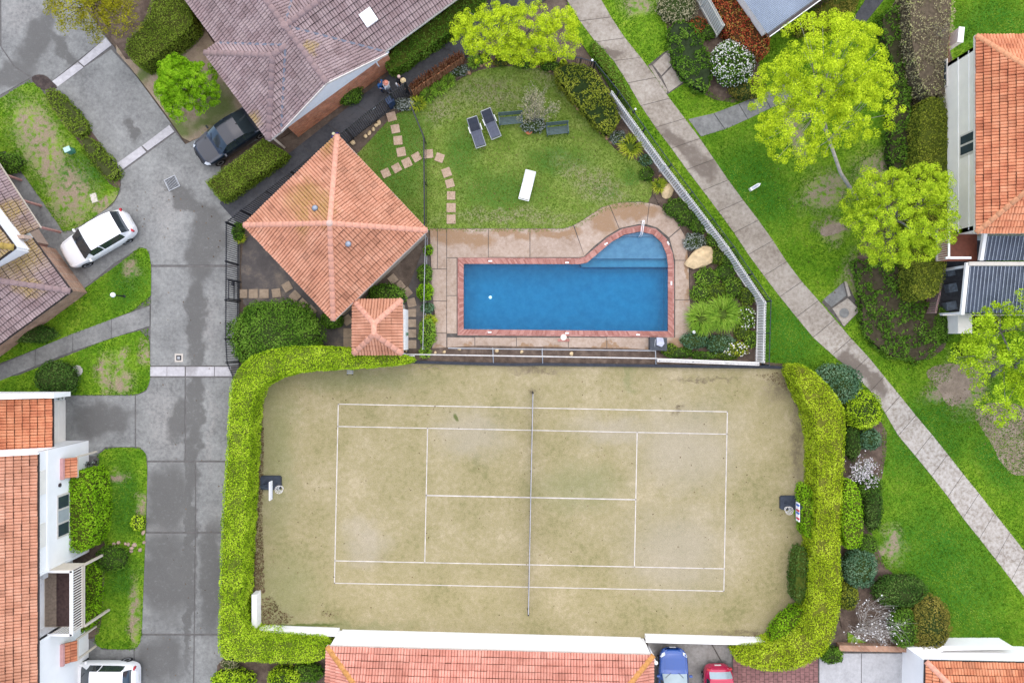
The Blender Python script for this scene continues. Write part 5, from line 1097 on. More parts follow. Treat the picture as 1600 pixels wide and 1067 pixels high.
MB().beam((xb-.1, yc_+.12, 3.0), (xb+5.4, yc_+.12, 3.0), .22, .2).build('beam', M_GUT, ch); MB().beam((xb-.12, yc_+.2, 2.95), (xb-.12, yd_-.1, 2.5), .2, .16).build('beam', M_WALLW, ch); MB().beam((xa-.14, ya_+.2, 3.45), (xa-.14, yb_, 3.1), .2, .2).build('beam', M_WALLW, ch); MB().beam((xb-1.0, yd_-.1, 2.1), (xb+5, yd_-.1, 2.1), .06, .1).build('beam', M_GUT, ch)
for y in (yc_, yd_): MB().box((xb-.1, y, 1.3), (.14, .14, 2.6)).build('pergola_post', M_WALLW, ch)
b2 = MB().box((xw2+.2, G(0, 382, 2.6).y, zb2-.1), (2.3, 1.9, .14)).build('balcony', plain('deck_red', (.16, .05, .03), .6, .2), ch)
for k in range(13): MB().box((xw2-.95, G(0, 362, 3).y - .1 - k*.125, zb2+.5), (.04, .06, 1.1)).build('baluster', M_TRIM, b2)
MB().box((xw2-.95, G(0, 381, 3).y, zb2+1.05), (.1, 1.8, .07)).build('top_rail', M_WALLW, b2); MB().box((xw2-.4, G(0, 405, 3).y, zb2+1.0), (1.4, .12, .1)).build('side_rail', M_WALLW, b2); MB().box((xw2-.95, G(0, 381, 3).y, zb2-.02), (.08, 1.8, .1)).build('bottom_rail', M_TRIM, b2)
MB().box((G(1505, 430, .3).x, G(0, 424).y, .08), (3.0, 4.9, .12)).build('patio', plain('patio_dark', (.05, .05, .055), .7, .3), ch)
for x, y, s_ in ((1483, 425, .45), (1486, 450, .5), (1484, 478, .6)): MB().box((*G(x, y, .4)[:2], .35), (s_, .5, .5), .2).build('patio_box', plain('patio_box_grey', (.16, .19, .22), .6, .4), ch)
MB().prism(px2([(1497, 490), (1519, 490), (1519, 521), (1497, 521)], 1.5), 0, 1.5).build('plinth', M_WALLC, ch)
# ---- building under the court with long white wall
sg = thing('salmon_roof_building', 'long building with salmon tiled roof and white wall below the court', 'building', (*G(766, 1010)[:2], 0))
q0, q1 = G(511, 1009, 2.45), G(1021, 1022.5, 2.45); e_ = (q1-q0).normalized(); n_ = Vector((e_.y, -e_.x, 0)); Ls = (q1-q0).length; ps_ = math.radians(22); ts = math.tan(ps_); Wd = 3.6
pl3 = [(q0, e_, n_, [[(0, 0), (Ls, 0), (Ls-Wd, Wd), (Wd, Wd)]]), (q0, n_, e_, [[(0, 0), (7.2, 0), (Wd, Wd)]]), (q1, n_, -e_, [[(0, 0), (7.2, 0), (Wd, Wd)]])]
deck = MB()
for o_, u_, m_, pp in pl3:
    for p in pp: deck.poly3([o_ + u_*a + m_*b + Vector((0, 0, b*ts-.02)) for a, b in p])
rf = deck.build('roof', M_DECK, sg); ro = Roof(rf, M_TS, TMs[M_TS.name])
for o_, u_, m_, pp in pl3: ro.plane(o_, u_, m_, ps_, pp)
ro.finish()
ridge_caps(rf, q0, q0 + (e_+n_)*Wd + Vector((0, 0, Wd*ts)), M_CTO, .13); ridge_caps(rf, q1, q1 + (n_-e_)*Wd + Vector((0, 0, Wd*ts)), M_CTO, .13); ridge_caps(rf, q0 + (e_+n_)*Wd + Vector((0, 0, Wd*ts)), q1 + (n_-e_)*Wd + Vector((0, 0, Wd*ts)), M_CTO, .13)
gutter(sg, [q0 + n_*7, q0, q1, q1 + n_*7], M_GUT, .06)
wl = [q0 + (e_+n_)*.10, q1 + (n_-e_)*.10, q1 + (n_-e_)*.10 + n_*7, q0 + (e_+n_)*.10 + n_*7]; wall_loop(sg, wl, 0, 2.42, M_WALLW)
MB().beam((*(q0 + e_*.3 + n_*.06)[:2], 1.2), (*(q1 - e_*.3 + n_*.06)[:2], 1.2), .06, 2.3).build('render_panel', M_WALLW, sg)
dp = G(1024, 1033, 2.0); MB().tube([(dp.x, dp.y, 0), (dp.x, dp.y, 2.1)], .05, 8).build('downpipe', M_WALLW, sg); MB().lathe((dp.x, dp.y, 2.1), [(.1, 0), (.12, .08), (.05, .14)], 10).build('downpipe_head', M_WALLW, sg)
# court boundary walls
cw = thing('court_wall', 'low white wall at the lower left court corner', 'wall', G(402, 980))
MB().prism(px2([(396, 926), (403.5, 926), (404, 979), (396, 979)], .5), 0, .8).build('wall', M_WALLW, cw); MB().prism(px2([(396, 980), (528, 985), (528, 991), (396, 986)], .5), 0, .8).build('wall', M_WALLW, cw)
cw = thing('court_wall', 'white wall along the lower right court edge above the parked cars', 'wall', G(1100, 997)); MB().prism(px2([(1009, 993), (1206, 998.5), (1206, 1005), (1009, 1000)], .4), 0, .72).build('wall', M_WALLW, cw); MB().prism(px2([(1009, 996), (1206, 1001.5), (1206, 1008), (1009, 1003)], .75), .72, .78).build('capping', M_WALLW, cw)
# ---- lower right house
rh = thing('corner_house', 'white house with orange tiled roof at the lower right corner', 'building', (*G(1530, 1040)[:2], 0))
q0 = G(1446, 1032, 2.6); q1 = q0 + Vector((12, -.25, 0)); e_ = (q1-q0).normalized(); n_ = Vector((e_.y, -e_.x, 0)); Wd = 3.4
pl4 = [(q0, e_, n_, [[(0, 0), (12, 0), (12, Wd), (Wd, Wd)]]), (q0, n_, e_, [[(0, 0), (6.8, 0), (Wd, Wd)]])]
deck = MB()
for o_, u_, m_, pp in pl4:
    for p in pp: deck.poly3([o_ + u_*a + m_*b + Vector((0, 0, b*ts-.02)) for a, b in p])
rf = deck.build('roof', M_DECK, rh); ro = Roof(rf, M_TR, TMs[M_TR.name])
for o_, u_, m_, pp in pl4: ro.plane(o_, u_, m_, ps_, pp)
ro.finish(); ridge_caps(rf, q0, q0 + (e_+n_)*Wd + Vector((0, 0, Wd*ts)), M_CTC, .13); gutter(rh, [q0 + n_*6.8, q0, q1], M_GUTD, .06)
wall_loop(rh, [q0 + (e_+n_)*.15, q1 + n_*.15, q1 + n_*6, q0 + e_*.15 + n_*6], 0, 2.5, M_WALLW)
fw = thing('garden_wall', 'white angled wall beside the lower right house', 'wall', G(1440, 1012)); MB().prism(px2([(1418, 1012), (1472, 1009), (1582, 1009), (1584, 1014), (1475, 1016), (1446, 1030), (1440, 1028)], 1.2), 0, 1.2).build('wall', M_WALLW, fw)
pv = sheet('parking_court', [(1012, 1003), (1418, 1005), (1420, 1300), (1012, 1300)], .01, M_JOINT, label='paved parking area below the court')
M_PARK = mat_conc('parking_concrete', [(.17, .16, .14), (.23, .22, .2), (.29, .28, .26)], [(1030, 1040, 12, 40, 0), (1130, 1040, 40, 14, 0)], (.09, .085, .08), 1.0)
for q in ([(1012, 1003), (1110, 1004), (1130, 1040), (1130, 1300), (1012, 1300)], [(1112, 1004), (1143, 1005), (1143, 1300), (1132, 1300), (1132, 1040)]): MB().prism(px2(q), 0, .03).build('slab', M_PARK, pv)
M_PAVER = plain('paver_red', (.26, .13, .12), .85, .25, 4)
for i in range(19):
    for j in range(11):
        x0, y0 = 1145 + i*7, 1006 + j*7.2 + (3.6 if i % 2 else 0); MB().prism(px2([(x0+.3, y0+.3), (x0+6.7, y0+.3), (x0+6.7, y0+6.9), (x0+.3, y0+6.9)]), 0, .03 + U(0, .004)).build('paver', M_PAVER, pv)
for q in ([(1280, 1020), (1345, 1020), (1345, 1300), (1280, 1300)], [(1346, 1020), (1416, 1020), (1416, 1300), (1346, 1300)]): MB().prism(px2(q), 0, .035).build('slab', M_PAVE if False else mat_conc('parking_pale', [(.33, .33, .33), (.4, .4, .4), (.46, .46, .46)], None, s=1.5), pv)
bwl = thing('brick_edge', 'low brick wall below the bare blossoming tree', 'wall', G(1350, 1010)); MB().prism(px2([(1310, 1006), (1418, 1008), (1418, 1017), (1310, 1015)], .3), 0, .45).build('wall', M_BRICKP, bwl)
# ---- corrugated shed
sh = thing('corrugated_shed', 'shed with pale blue corrugated roof behind the lime tree', 'building', (*G(1230, 0)[:2], 0))
c0 = G(1199, 53, 2.4); ue = (G(1275, 0, 2.4) - c0).normalized(); ve = (G(1160, -3, 2.4) - c0).normalized(); ve = (ve - ue*ve.dot(ue)).normalized()
M_ZINC = NT('zinc_blue'); M_ZINC = M_ZINC.fin(M_ZINC.ramp(M_ZINC.noise(.9, detail=5), [(.3, (.21, .25, .31)), (.7, (.28, .33, .40))]), .4, .4, .2); n_ = 62; V = []; 
m = MB()
for i in range(n_*2+1):
    p = c0 + ve*(i*.075/1.0*.62); k = .016 if i % 2 else -.016; m.v += [tuple(p + Vector((0, 0, k))), tuple(p + ue*8 + Vector((0, 0, k + .9)))]
m.f = [(2*i, 2*i+1, 2*i+3, 2*i+2) for i in range(n_*2)]; m.build('roof', M_ZINC, sh)
MB().beam(c0 - ve*.1, c0 - ve*.1 + ue*8 + Vector((0, 0, .9)), .14, .12).build('gutter', M_GUTD, sh); MB().beam(c0 - ve*.22, c0 - ve*.22 + ue*8 + Vector((0, 0, .9)), .05, .1).build('fascia', M_WALLW, sh)
MB().beam(c0 + ue*3.0 + ve*.2 + Vector((0, 0, .42)), c0 + ue*3.0 + ve*2 + Vector((0, 0, .42)), .3, .06).build('skylight_strip', plain('skylight_pale', (.6, .65, .7), .3, .05), sh)
wall_loop(sh, [c0 + ue*.2 + ve*.2, c0 + ue*8 + ve*.2, c0 + ue*8 + ve*5, c0 + ue*.2 + ve*5], 0, 2.3, M_WALLC)
# ------------------------------------------------------------------ planting
LM_LIME = leafmat('leaf_lime', [(.197, .285, .012), (.392, .518, .019), (.552, .703, .028), (.730, .837, .054)], .18, 2.0)
LM_LIME2 = leafmat('leaf_lime_deep', [(.155, .259, .015), (.310, .454, .021), (.466, .632, .030), (.638, .761, .053)], .18, 2.0)
LM_YOL = leafmat('leaf_yellow_olive', [(.193, .293, .016), (.344, .504, .022), (.468, .651, .027), (.606, .818, .068)], .32)
LM_GOLD = leafmat('leaf_golden', [(.14, .14, .012), (.27, .26, .016), (.38, .36, .02), (.48, .44, .05)], .3)
LM_HEDL = leafmat('leaf_hedge_lime', [(.058, .110, .006), (.181, .311, .013), (.329, .513, .019), (.478, .660, .035), (.627, .788, .080)], .2)
LM_HEDY = leafmat('leaf_hedge_yellow', [(.071, .113, .006), (.205, .302, .013), (.363, .491, .019), (.504, .642, .032), (.631, .755, .080)], .2)
LM_OLIVE = leafmat('leaf_olive', [(.058, .088, .013), (.146, .186, .023), (.254, .293, .033), (.370, .390, .058)], .2)
LM_OLIVB = leafmat('leaf_olive_brown', [(.070, .070, .017), (.154, .147, .028), (.238, .217, .042), (.336, .266, .070)], .2)
LM_GREEN = leafmat('leaf_green', [(.027, .075, .009), (.075, .165, .018), (.128, .255, .027), (.210, .345, .053)], .22)
LM_MID = leafmat('leaf_mid_green', [(.05, .085, .01), (.12, .19, .02), (.19, .28, .03), (.28, .36, .06)], .22)
LM_BRIGHT = leafmat('leaf_bright_green', [(.063, .162, .006), (.168, .356, .012), (.273, .518, .018), (.441, .680, .045)], .28)
LM_DARK = leafmat('leaf_dark_green', [(.015, .045, .009), (.042, .098, .018), (.075, .150, .027), (.150, .225, .060)], .15)
LM_BLUE = leafmat('leaf_blue_green', [(.027, .075, .038), (.068, .150, .075), (.128, .232, .128), (.240, .345, .210)], .15)
LM_GREY = leafmat('leaf_grey_silver', [(.072, .096, .072), (.168, .204, .168), (.288, .324, .288), (.480, .504, .480)], .15)
LM_RED = leafmat('leaf_red_photinia', [(.078, .072, .016), (.286, .052, .026), (.468, .065, .039), (.442, .260, .065), (.208, .247, .052)], .2, 2.0)
LM_DRY = leafmat('leaf_dry_brown', [(.132, .116, .066), (.284, .254, .142), (.416, .381, .217), (.378, .444, .113)], .15)
LM_PALE = leafmat('leaf_pale_grey_green', [(.156, .156, .078), (.286, .273, .156), (.416, .390, .247), (.546, .494, .325)], .2)
LM_STRAP = leafmat('leaf_strap', [(.075, .150, .018), (.150, .300, .030), (.255, .420, .045), (.390, .540, .090)], .25)
LM_STRAPY = leafmat('leaf_strap_yellow', [(.140, .210, .017), (.280, .364, .028), (.420, .476, .042), (.560, .560, .084)], .25)
LM_WFL = leafmat('petal_white', [(.60, .60, .57), (.74, .73, .70), (.84, .83, .80)], .2); LM_PINKFL = leafmat('petal_mauve_white', [(.42, .37, .40), (.6, .56, .58), (.76, .74, .74)], .2)
M_BARK = plain('bark_pale', (.45, .41, .35), .9, .25, 5, .1); M_BARKG = plain('bark_grey', (.24, .225, .205), .9, .25, 6, .1); M_BARKB = plain('bark_brown', (.12, .09, .065), .9, .25, 6, .1)

# trees
clump_tree('lime_tree', 'largest lime green tree with pale leaning trunk by the footpath', (1340, 312), [(1285, 110, 92, 76, 5.6, 2.0), (1250, 190, 72, 68, 5.0, 1.6), (1335, 165, 58, 66, 5.2, 1.7), (1310, 75, 62, 44, 5.2, 1.4), (1205, 150, 34, 50, 4.6, 1.2)], LM_LIME, M_BARK, 600, .30, 115, .07, .10, gap=.16, z0=2.4, spread=.28)
clump_tree('lime_tree', 'round lime green tree in front of the cream house hedge', (1385, 348), [(1402, 338, 82, 74, 4.2, 1.6), (1365, 300, 40, 36, 3.9, 1.1), (1440, 300, 40, 44, 4.0, 1.2), (1400, 385, 56, 36, 3.8, 1.0), (1340, 340, 30, 34, 3.6, .9)], LM_LIME2, M_BARKG, 470, .28, 115, .07, .13, gap=.11, spread=.28)
clump_tree('sparse_tree', 'sparse yellow green tree with grey branches at the right edge', (1548, 585), [(1590, 520, 74, 60, 4.4, 1.4), (1530, 560, 44, 40, 3.9, .9), (1585, 620, 60, 50, 4.0, 1.2), (1660, 560, 80, 90, 4.6, 1.6)], LM_YOL, M_BARKG, 420, .33, 80, .09, .14, gap=.22, spread=.5)
clump_tree('spreading_tree', 'flat crowned lime tree above the pool fence', (812, 70), [(765, 48, 50, 42, 3.6, .8), (820, 45, 55, 40, 3.8, .9), (872, 55, 38, 40, 3.5, .8), (800, 78, 70, 24, 3.2, .6), (725, 55, 16, 22, 3.2, .5)], LM_LIME, M_BARKG, 440, .26, 100, .066, .12, gap=.08, spread=.28)
clump_tree('round_tree', 'bright green round tree beside the dark sedan', (298, 148), [(290, 138, 46, 46, 2.2, 1.2), (286, 128, 34, 34, 2.6, 1.0)], LM_BRIGHT, M_BARKB, 420, .21, 130, .065, .08, gap=.0, z0=1.0, spread=.35)
clump_tree('yellow_tree', 'yellow leaved open tree at the top left corner', (170, 40), [(130, 12, 60, 36, 3.6, 1.1), (165, 30, 44, 32, 3.3, .9), (100, -30, 60, 40, 3.8, 1.0), (190, -5, 34, 30, 3.4, .8)], LM_GOLD, M_BARKB, 340, .32, 55, .075, .10, gap=.14, spread=.7)

# court hedges
hedge('tall_hedge', 'long clipped lime hedge wrapping the left end of the tennis court', 'hedge', [(400, 553), (440, 542), (500, 541), (560, 547), (620, 553), (643, 561), (640, 568), (600, 572), (540, 577), (480, 579), (440, 587), (415, 598), (396, 614), (390, 660), (388, 720), (384, 800), (377, 900), (374, 985), (394, 997), (470, 1003), (507, 1006), (506, 1036), (430, 1036), (355, 1032), (341, 1024), (340, 1000), (342, 930), (345, 830), (349, 760), (354, 700), (356, 640), (360, 596), (375, 571)], 2.0, LM_HEDL, .08, 560, rough=.065, bare=.03, core=(.11, .15, .02))
hedge('tall_hedge', 'long clipped yellow green hedge along the right end of the tennis court', 'hedge', [(1238, 572), (1256, 569), (1285, 590), (1317, 630), (1322, 660), (1318, 750), (1313, 850), (1316, 930), (1308, 985), (1290, 1022), (1250, 1046), (1200, 1050), (1152, 1037), (1156, 1022), (1200, 1017), (1244, 999), (1268, 957), (1273, 900), (1277, 800), (1279, 700), (1272, 650), (1252, 612)], 2.0, LM_HEDY, .08, 560, rough=.075, bare=.03, core=(.13, .14, .02))
hedge('box_hedge', 'square clipped olive hedge below the yellow tree', 'hedge', [(188, 70), (228, 30), (238, -10), (290, -12), (300, 26), (300, 42), (228, 98), (212, 104)], 1.6, LM_MID, .09, 340, smooth=1, core=(.06, .07, .015))
hedge('box_hedge', 'clipped olive hedge beside the dark sedan', 'hedge', [(320, 284), (410, 217), (447, 238), (440, 248), (352, 311), (342, 312)], 1.1, LM_MID, .085, 380, smooth=0, rough=.03, core=(.05, .055, .012))
hedge('wall_shrubs', 'dense bright green shrub against the white house wall', 'shrub', [(103, 750), (112, 738), (140, 735), (148, 790), (142, 850), (125, 866), (106, 858)], 1.9, LM_BRIGHT, .12, 260, rough=.08)
hedge('wall_shrubs', 'green shrub strip below the cream balcony', 'shrub', [(126, 880), (148, 876), (150, 930), (148, 965), (138, 985), (118, 993), (122, 940)], .9, LM_BRIGHT, .11, 240, rough=.08)
hedge('border_shrubs', 'dark green shrub border along the brown roofed house path', 'shrub', [(604, 80), (655, 44), (715, 0), (740, -25), (765, -20), (742, 15), (722, 38), (672, 72), (640, 95), (614, 112), (602, 104)], 1.2, LM_GREEN, .11, 250, rough=.1)
hedge('border_shrubs', 'green groundcover strip between pool fence and footpath', 'shrub', [(920, 66), (936, 64), (960, 100), (985, 140), (990, 168), (978, 162), (955, 125), (930, 92)], .55, LM_GREEN, .10, 240, rough=.1)
hedge('border_shrubs', 'large mound of dark green shrubs at the lawn corner inside the pool fence', 'shrub', [(862, 110), (888, 96), (922, 102), (945, 130), (962, 160), (970, 188), (954, 208), (937, 202), (915, 176), (886, 142)], 1.1, LM_OLIVE, .11, 250, rough=.13, core=(.02, .035, .01))
hedge('boundary_hedge', 'olive clipped hedge in front of the cream wall', 'hedge', [(1440, 152), (1488, 152), (1489, 345), (1482, 370), (1478, 430), (1468, 462), (1432, 470), (1426, 440), (1432, 380), (1436, 270)], 2.1, LM_OLIVE, .11, 230, rough=.07)
hedge('boundary_hedge', 'dry brown patchy hedge beside the brick red picket fence', 'hedge', [(1420, -40), (1492, -40), (1490, 40), (1480, 100), (1486, 148), (1446, 150), (1432, 110), (1422, 50)], 1.9, LM_DRY, .12, 150, rough=.16, spread=1.0, core=(.10, .08, .055))
hedge('ground_shrubs', 'dark green low shrubs between lime tree and olive hedge', 'shrub', [(1372, 30), (1400, 5), (1418, 20), (1420, 100), (1425, 170), (1430, 265), (1390, 268), (1390, 180), (1396, 100)], .8, LM_GREEN, .13, 240, rough=.22, bare=.14, spread=.8, core=(.05, .05, .025))
hedge('ground_shrubs', 'mottled dark green groundcover below the round lime tree', 'shrub', [(1332, 402), (1352, 408), (1420, 415), (1432, 470), (1470, 472), (1480, 520), (1462, 545), (1445, 568), (1402, 562), (1372, 545), (1348, 520), (1346, 470)], .55, LM_GREEN, .15, 230, rough=.22, bare=.2, core=(.065, .055, .035), spread=.8)
hedge('ground_shrubs', 'blue green groundcover left of the white flowering bush', 'shrub', [(1046, 36), (1074, 28), (1098, 60), (1112, 92), (1112, 128), (1102, 146), (1072, 130), (1052, 100), (1045, 70)], .6, LM_GREEN, .13, 260, rough=.24, bare=.1, spread=.9, core=(.03, .045, .02))
hedge('red_hedge', 'red and yellow leaved hedge beside the corrugated shed', 'hedge', [(1106, -20), (1158, -24), (1180, 18), (1202, 52), (1205, 72), (1195, 88), (1178, 80), (1150, 64), (1135, 40)], 1.5, LM_RED, .11, 230, rough=.12, core=(.06, .03, .012))
hedge('shed_shrubs', 'olive shrubs behind the corrugated shed', 'shrub', [(1246, 42), (1300, -4), (1348, -20), (1336, 22), (1312, 36), (1262, 48)], 1.2, LM_OLIVB, .11, 220, rough=.12)
hedge('driveway_shrubs', 'upper clump of light green shrubs along the driveway edge', 'shrub', [(66, 142), (86, 137), (100, 150), (120, 172), (137, 195), (132, 210), (114, 214), (96, 190), (76, 166)], .6, LM_MID, .10, 280, rough=.1, core=(.05, .06, .02))
hedge('driveway_shrubs', 'lower clump of light green shrubs along the driveway edge', 'shrub', [(121, 218), (138, 211), (156, 230), (176, 252), (186, 270), (176, 282), (158, 274), (136, 248)], .6, LM_MID, .10, 280, rough=.12, core=(.05, .06, .02))
hedge('court_side_shrub', 'bright green shrub strip on the court side of the right hedge', 'shrub', [(1257, 766), (1268, 757), (1272, 800), (1270, 842), (1260, 838), (1256, 800)], 1.5, LM_BRIGHT, .11, 240, rough=.07)
hedge('court_side_shrub', 'bright green shrub at the bend of the right hedge', 'shrub', [(1252, 952), (1262, 958), (1240, 995), (1215, 1014), (1204, 1008), (1214, 985), (1232, 965)], 1.3, LM_BRIGHT, .11, 240, rough=.07)
hedge('court_side_shrub', 'dark green shrub strip on the court side of the right hedge', 'shrub', [(1246, 860), (1262, 855), (1264, 900), (1258, 942), (1244, 945), (1241, 905)], 1.2, LM_DARK, .10, 240, rough=.08)
hedge('hedge_backing', 'bright green shrub right of the tall yellow green hedge', 'shrub', [(1316, 752), (1336, 750), (1348, 775), (1350, 830), (1345, 856), (1318, 858)], 1.5, LM_BRIGHT, .11, 240, rough=.08)

# rounded shrubs: name, label, cx, cy, rx, ry, h, mat, leaf, dens
DM = [('round_shrub', 'large clipped dark green dome shrub beside the black fence', 432, 524, 76, 60, 2.0, LM_GREEN, .12, 260), ('round_shrub', 'dark round shrub beside the concrete pit lid', 90, 592, 34, 31, 1.5, LM_DARK, .10, 240), ('small_shrub', 'low olive round shrub on the lawn island', 176, 872, 27, 22, .9, LM_GREEN, .09, 260), ('small_shrub', 'small yellow green bush at the edge of the lawn island', 216, 816, 12, 13, .6, LM_HEDL, .09, 260),
 ('small_shrub', 'green bush at the brick wall beside the path', 545, 146, 23, 20, 1.0, LM_GREEN, .09, 260), ('small_shrub', 'green bush at the lower tip of the clubhouse roof', 519, 500, 19, 15, .9, LM_GREEN, .10, 240), ('small_shrub', 'leafy dark bush above the small hut roof', 604, 462, 32, 20, .9, LM_GREEN, .12, 220), ('small_shrub', 'bright green ball shrub left of the pool paving', 664, 456, 14, 15, .8, LM_BRIGHT, .09, 300), ('small_shrub', 'dark leafy shrub above the bright ball shrub', 664, 428, 13, 16, .7, LM_GREEN, .09, 260), ('small_shrub', 'tiny bright plant at the clubhouse corner', 669, 391, 8, 9, .5, LM_BRIGHT, .09, 240), ('small_shrub', 'blue green plant below the bright ball shrub', 668, 481, 12, 9, .5, LM_BLUE, .09, 240),
 ('small_shrub', 'leafy green shrub lowest in the row left of the pool', 668, 520, 15, 24, .6, LM_STRAP, .11, 240), ('small_shrub', 'dark shrubs under the eave of the porch house', 52, 522, 40, 16, .7, LM_DARK, .11, 220), ('small_shrub', 'green bush at the porch of the left house', 14, 255, 24, 18, .9, LM_GREEN, .10, 230), ('small_shrub', 'green plants in the fence corner left of the clubhouse roof', 372, 362, 10, 16, .6, LM_GREEN, .10, 240),
 ('blossom_bush', 'round bush covered in white flowers beside the picket fence', 1145, 98, 35, 38, 1.5, LM_GREEN, .11, 260), ('round_shrub', 'blue green shrub at the top of the right hedge', 1306, 600, 42, 34, 1.3, LM_BLUE, .11, 240), ('round_shrub', 'olive yellow round shrub touching the footpath', 1346, 640, 33, 33, 1.3, LM_HEDL, .10, 260), ('small_shrub', 'small blue green shrub below the olive round shrub', 1357, 686, 20, 18, .9, LM_BLUE, .10, 250), ('small_shrub', 'dark narrow shrub right of the bright green hedge backing', 1363, 792, 15, 40, 1.0, LM_DARK, .10, 230), ('round_shrub', 'blue green shrub below the bright green hedge backing', 1342, 886, 28, 34, 1.2, LM_BLUE, .11, 230),
 ('round_shrub', 'dark green shrub above the bare blossoming tree', 1404, 922, 44, 28, 1.3, LM_DARK, .11, 230), ('round_shrub', 'olive brown shrub right of the bare blossoming tree', 1448, 972, 36, 46, 1.6, LM_OLIVB, .11, 230), ('round_shrub', 'dark green shrub between blossoming tree and olive brown shrub', 1412, 978, 26, 34, 1.4, LM_GREEN, .11, 230), ('small_shrub', 'dark bush at the foot of the right hedge near red pavers', 1298, 1022, 20, 14, .8, LM_GREEN, .11, 230),
 ('small_shrub', 'green shrub filling the bed below the mauve blossom', 1358, 760, 22, 20, .8, LM_GREEN, .10, 240), ('small_shrub', 'green shrub between blue green shrub and bright backing', 1352, 850, 20, 16, .9, LM_GREEN, .10, 240), ('small_shrub', 'dark shrub beside the hedge above the mauve blossom', 1330, 690, 14, 30, .9, LM_DARK, .10, 240), ('small_shrub', 'olive shrub left of the bare blossoming tree', 1325, 930, 16, 24, .8, LM_OLIVE, .10, 240), ('small_shrub', 'pale grey green brush beside the top of the footpath', 1058, 12, 34, 26, .7, LM_PALE, .10, 170), ('small_shrub', 'brownish bush below the white flowering bush', 1165, 140, 30, 18, .6, LM_OLIVB, .10, 170), ('small_shrub', 'dark shrub mass behind the lime tree near the shed', 1255, 28, 30, 16, .9, LM_DARK, .10, 220),
 ('small_shrub', 'reddish low plant left of the cream picket fence', 1090, 40, 16, 14, .4, LM_RED, .09, 200), ('small_shrub', 'green low plant beside the lower picket fence end', 1106, 52, 14, 12, .4, LM_GREEN, .09, 220),
 ('small_shrub', 'grey green shrub behind the low white court wall', 418, 992, 22, 9, .8, LM_BLUE, .09, 240), ('small_shrub', 'silver shrub behind the low white court wall', 492, 994, 26, 9, .8, LM_GREY, .09, 240), ('small_shrub', 'yellow green bush at the bottom edge below the left hedge', 365, 1062, 36, 20, 1.2, LM_HEDL, .11, 240), ('small_shrub', 'yellow green open bush left of the salmon roof', 445, 1056, 28, 18, 1.2, LM_HEDL, .11, 200), ('small_shrub', 'dark green bush beside the salmon roof corner', 480, 1050, 28, 16, .8, LM_GREEN, .11, 220), ('small_shrub', 'grey dry bush at the hedge corner beside the driveway', 360, 1037, 16, 10, .6, LM_PALE, .08, 240),
 ('small_shrub', 'olive shrubs at the foot of the sparse tree', 1512, 545, 16, 14, .6, LM_YOL, .09, 200), ('small_shrub', 'leafy bush between cream plinth and sparse tree', 1540, 500, 26, 14, .8, LM_OLIVE, .10, 220), ('small_shrub', 'low green plants below the slat screen', 1470, 510, 18, 30, .6, LM_GREEN, .11, 220)]
for nm, lb, cx, cy, rx, ry, h, mt, lf, dn in DM:
    fl_ = (LM_WFL, 950, .075) if nm == 'blossom_bush' else None
    dome(nm, lb, 'shrub', cx, cy, rx, ry, h, mt, lf, dn, flowers=fl_, lumps=.14 if h < 1.2 else .09)
# pool garden on the right
PG = [(1075, 340, 20, 15, .5, LM_GREEN, 'low green plant between the two upper garden plants'), (1120, 400, 14, 14, .5, LM_MID, 'green plant squeezed behind the large boulder'), (1140, 405, 16, 16, .5, LM_GREEN, 'green plant against the middle picket fence'), (1118, 455, 18, 14, .5, LM_MID, 'light green plant above the strap leaved clumps'), (1168, 462, 14, 16, .5, LM_MID, 'light green plant at the picket fence bend'), (1160, 520, 14, 12, .45, LM_MID, 'light green plant below the white flowering one'), (1045, 545, 14, 9, .45, LM_MID, 'light green plant beside the equipment box'), (1135, 556, 20, 7, .4, LM_MID, 'light green strip at the right part of the double rail'), (1010, 272, 12, 12, .4, LM_GREEN, 'green plant at the curved lawn edge'), (1058, 325, 22, 16, .5, LM_GREEN, 'low green plant right of the upper boulder'), (1092, 352, 18, 14, .45, LM_GREEN, 'low green plant along the upper picket fence'), (1085, 378, 18, 15, .5, LM_GREY, 'silvery plant above the large boulder'), (1118, 372, 16, 16, .5, LM_STRAP, 'light green plant near the middle of the picket fence'), (1105, 434, 22, 17, .5, LM_STRAP, 'leafy plant below the large boulder'), (1135, 425, 17, 15, .5, LM_GREEN, 'rounded plant right of the large boulder'), (1095, 458, 18, 14, .5, LM_STRAP, 'leafy plant at the pool paving edge'), (1145, 450, 16, 18, .5, LM_STRAP, 'small plant in the bare mulch by the picket fence'),
      (1165, 497, 16, 20, .5, LM_STRAP, 'plant with white flowers beside the picket fence'), (1085, 532, 24, 14, .5, LM_BLUE, 'spiky grey green plant near the equipment box'), (1125, 537, 24, 16, .5, LM_BLUE, 'grey green groundcover near the double rail'), (1060, 551, 26, 9, .4, LM_GREEN, 'low groundcover along the double rail'), (1100, 555, 24, 7, .4, LM_GREEN, 'groundcover strip at the middle of the double rail'), (1150, 545, 20, 12, .5, LM_STRAPY, 'yellow green plant with white flowers near the fence corner'), (1172, 530, 12, 14, .4, LM_STRAP, 'small plant in the fence corner'), (965, 215, 13, 12, .4, LM_GREY, 'silver blue plant beside the picket fence top'), (1010, 250, 12, 10, .4, LM_BLUE, 'blue green plant at the right tip of the pool lawn'), (1130, 402, 12, 10, .4, LM_GREEN, 'small tuft above the mulch patch')]
for cx, cy, rx, ry, h, mt, lb in PG: dome('garden_plant', lb, 'plant', cx, cy, rx, ry, h, mt, .12, 230, lumps=.22, group='pool garden plants', flowers=(LM_WFL, 60, .09) if 'white flowers' in lb else None, spread=1.0, aspect=.4)
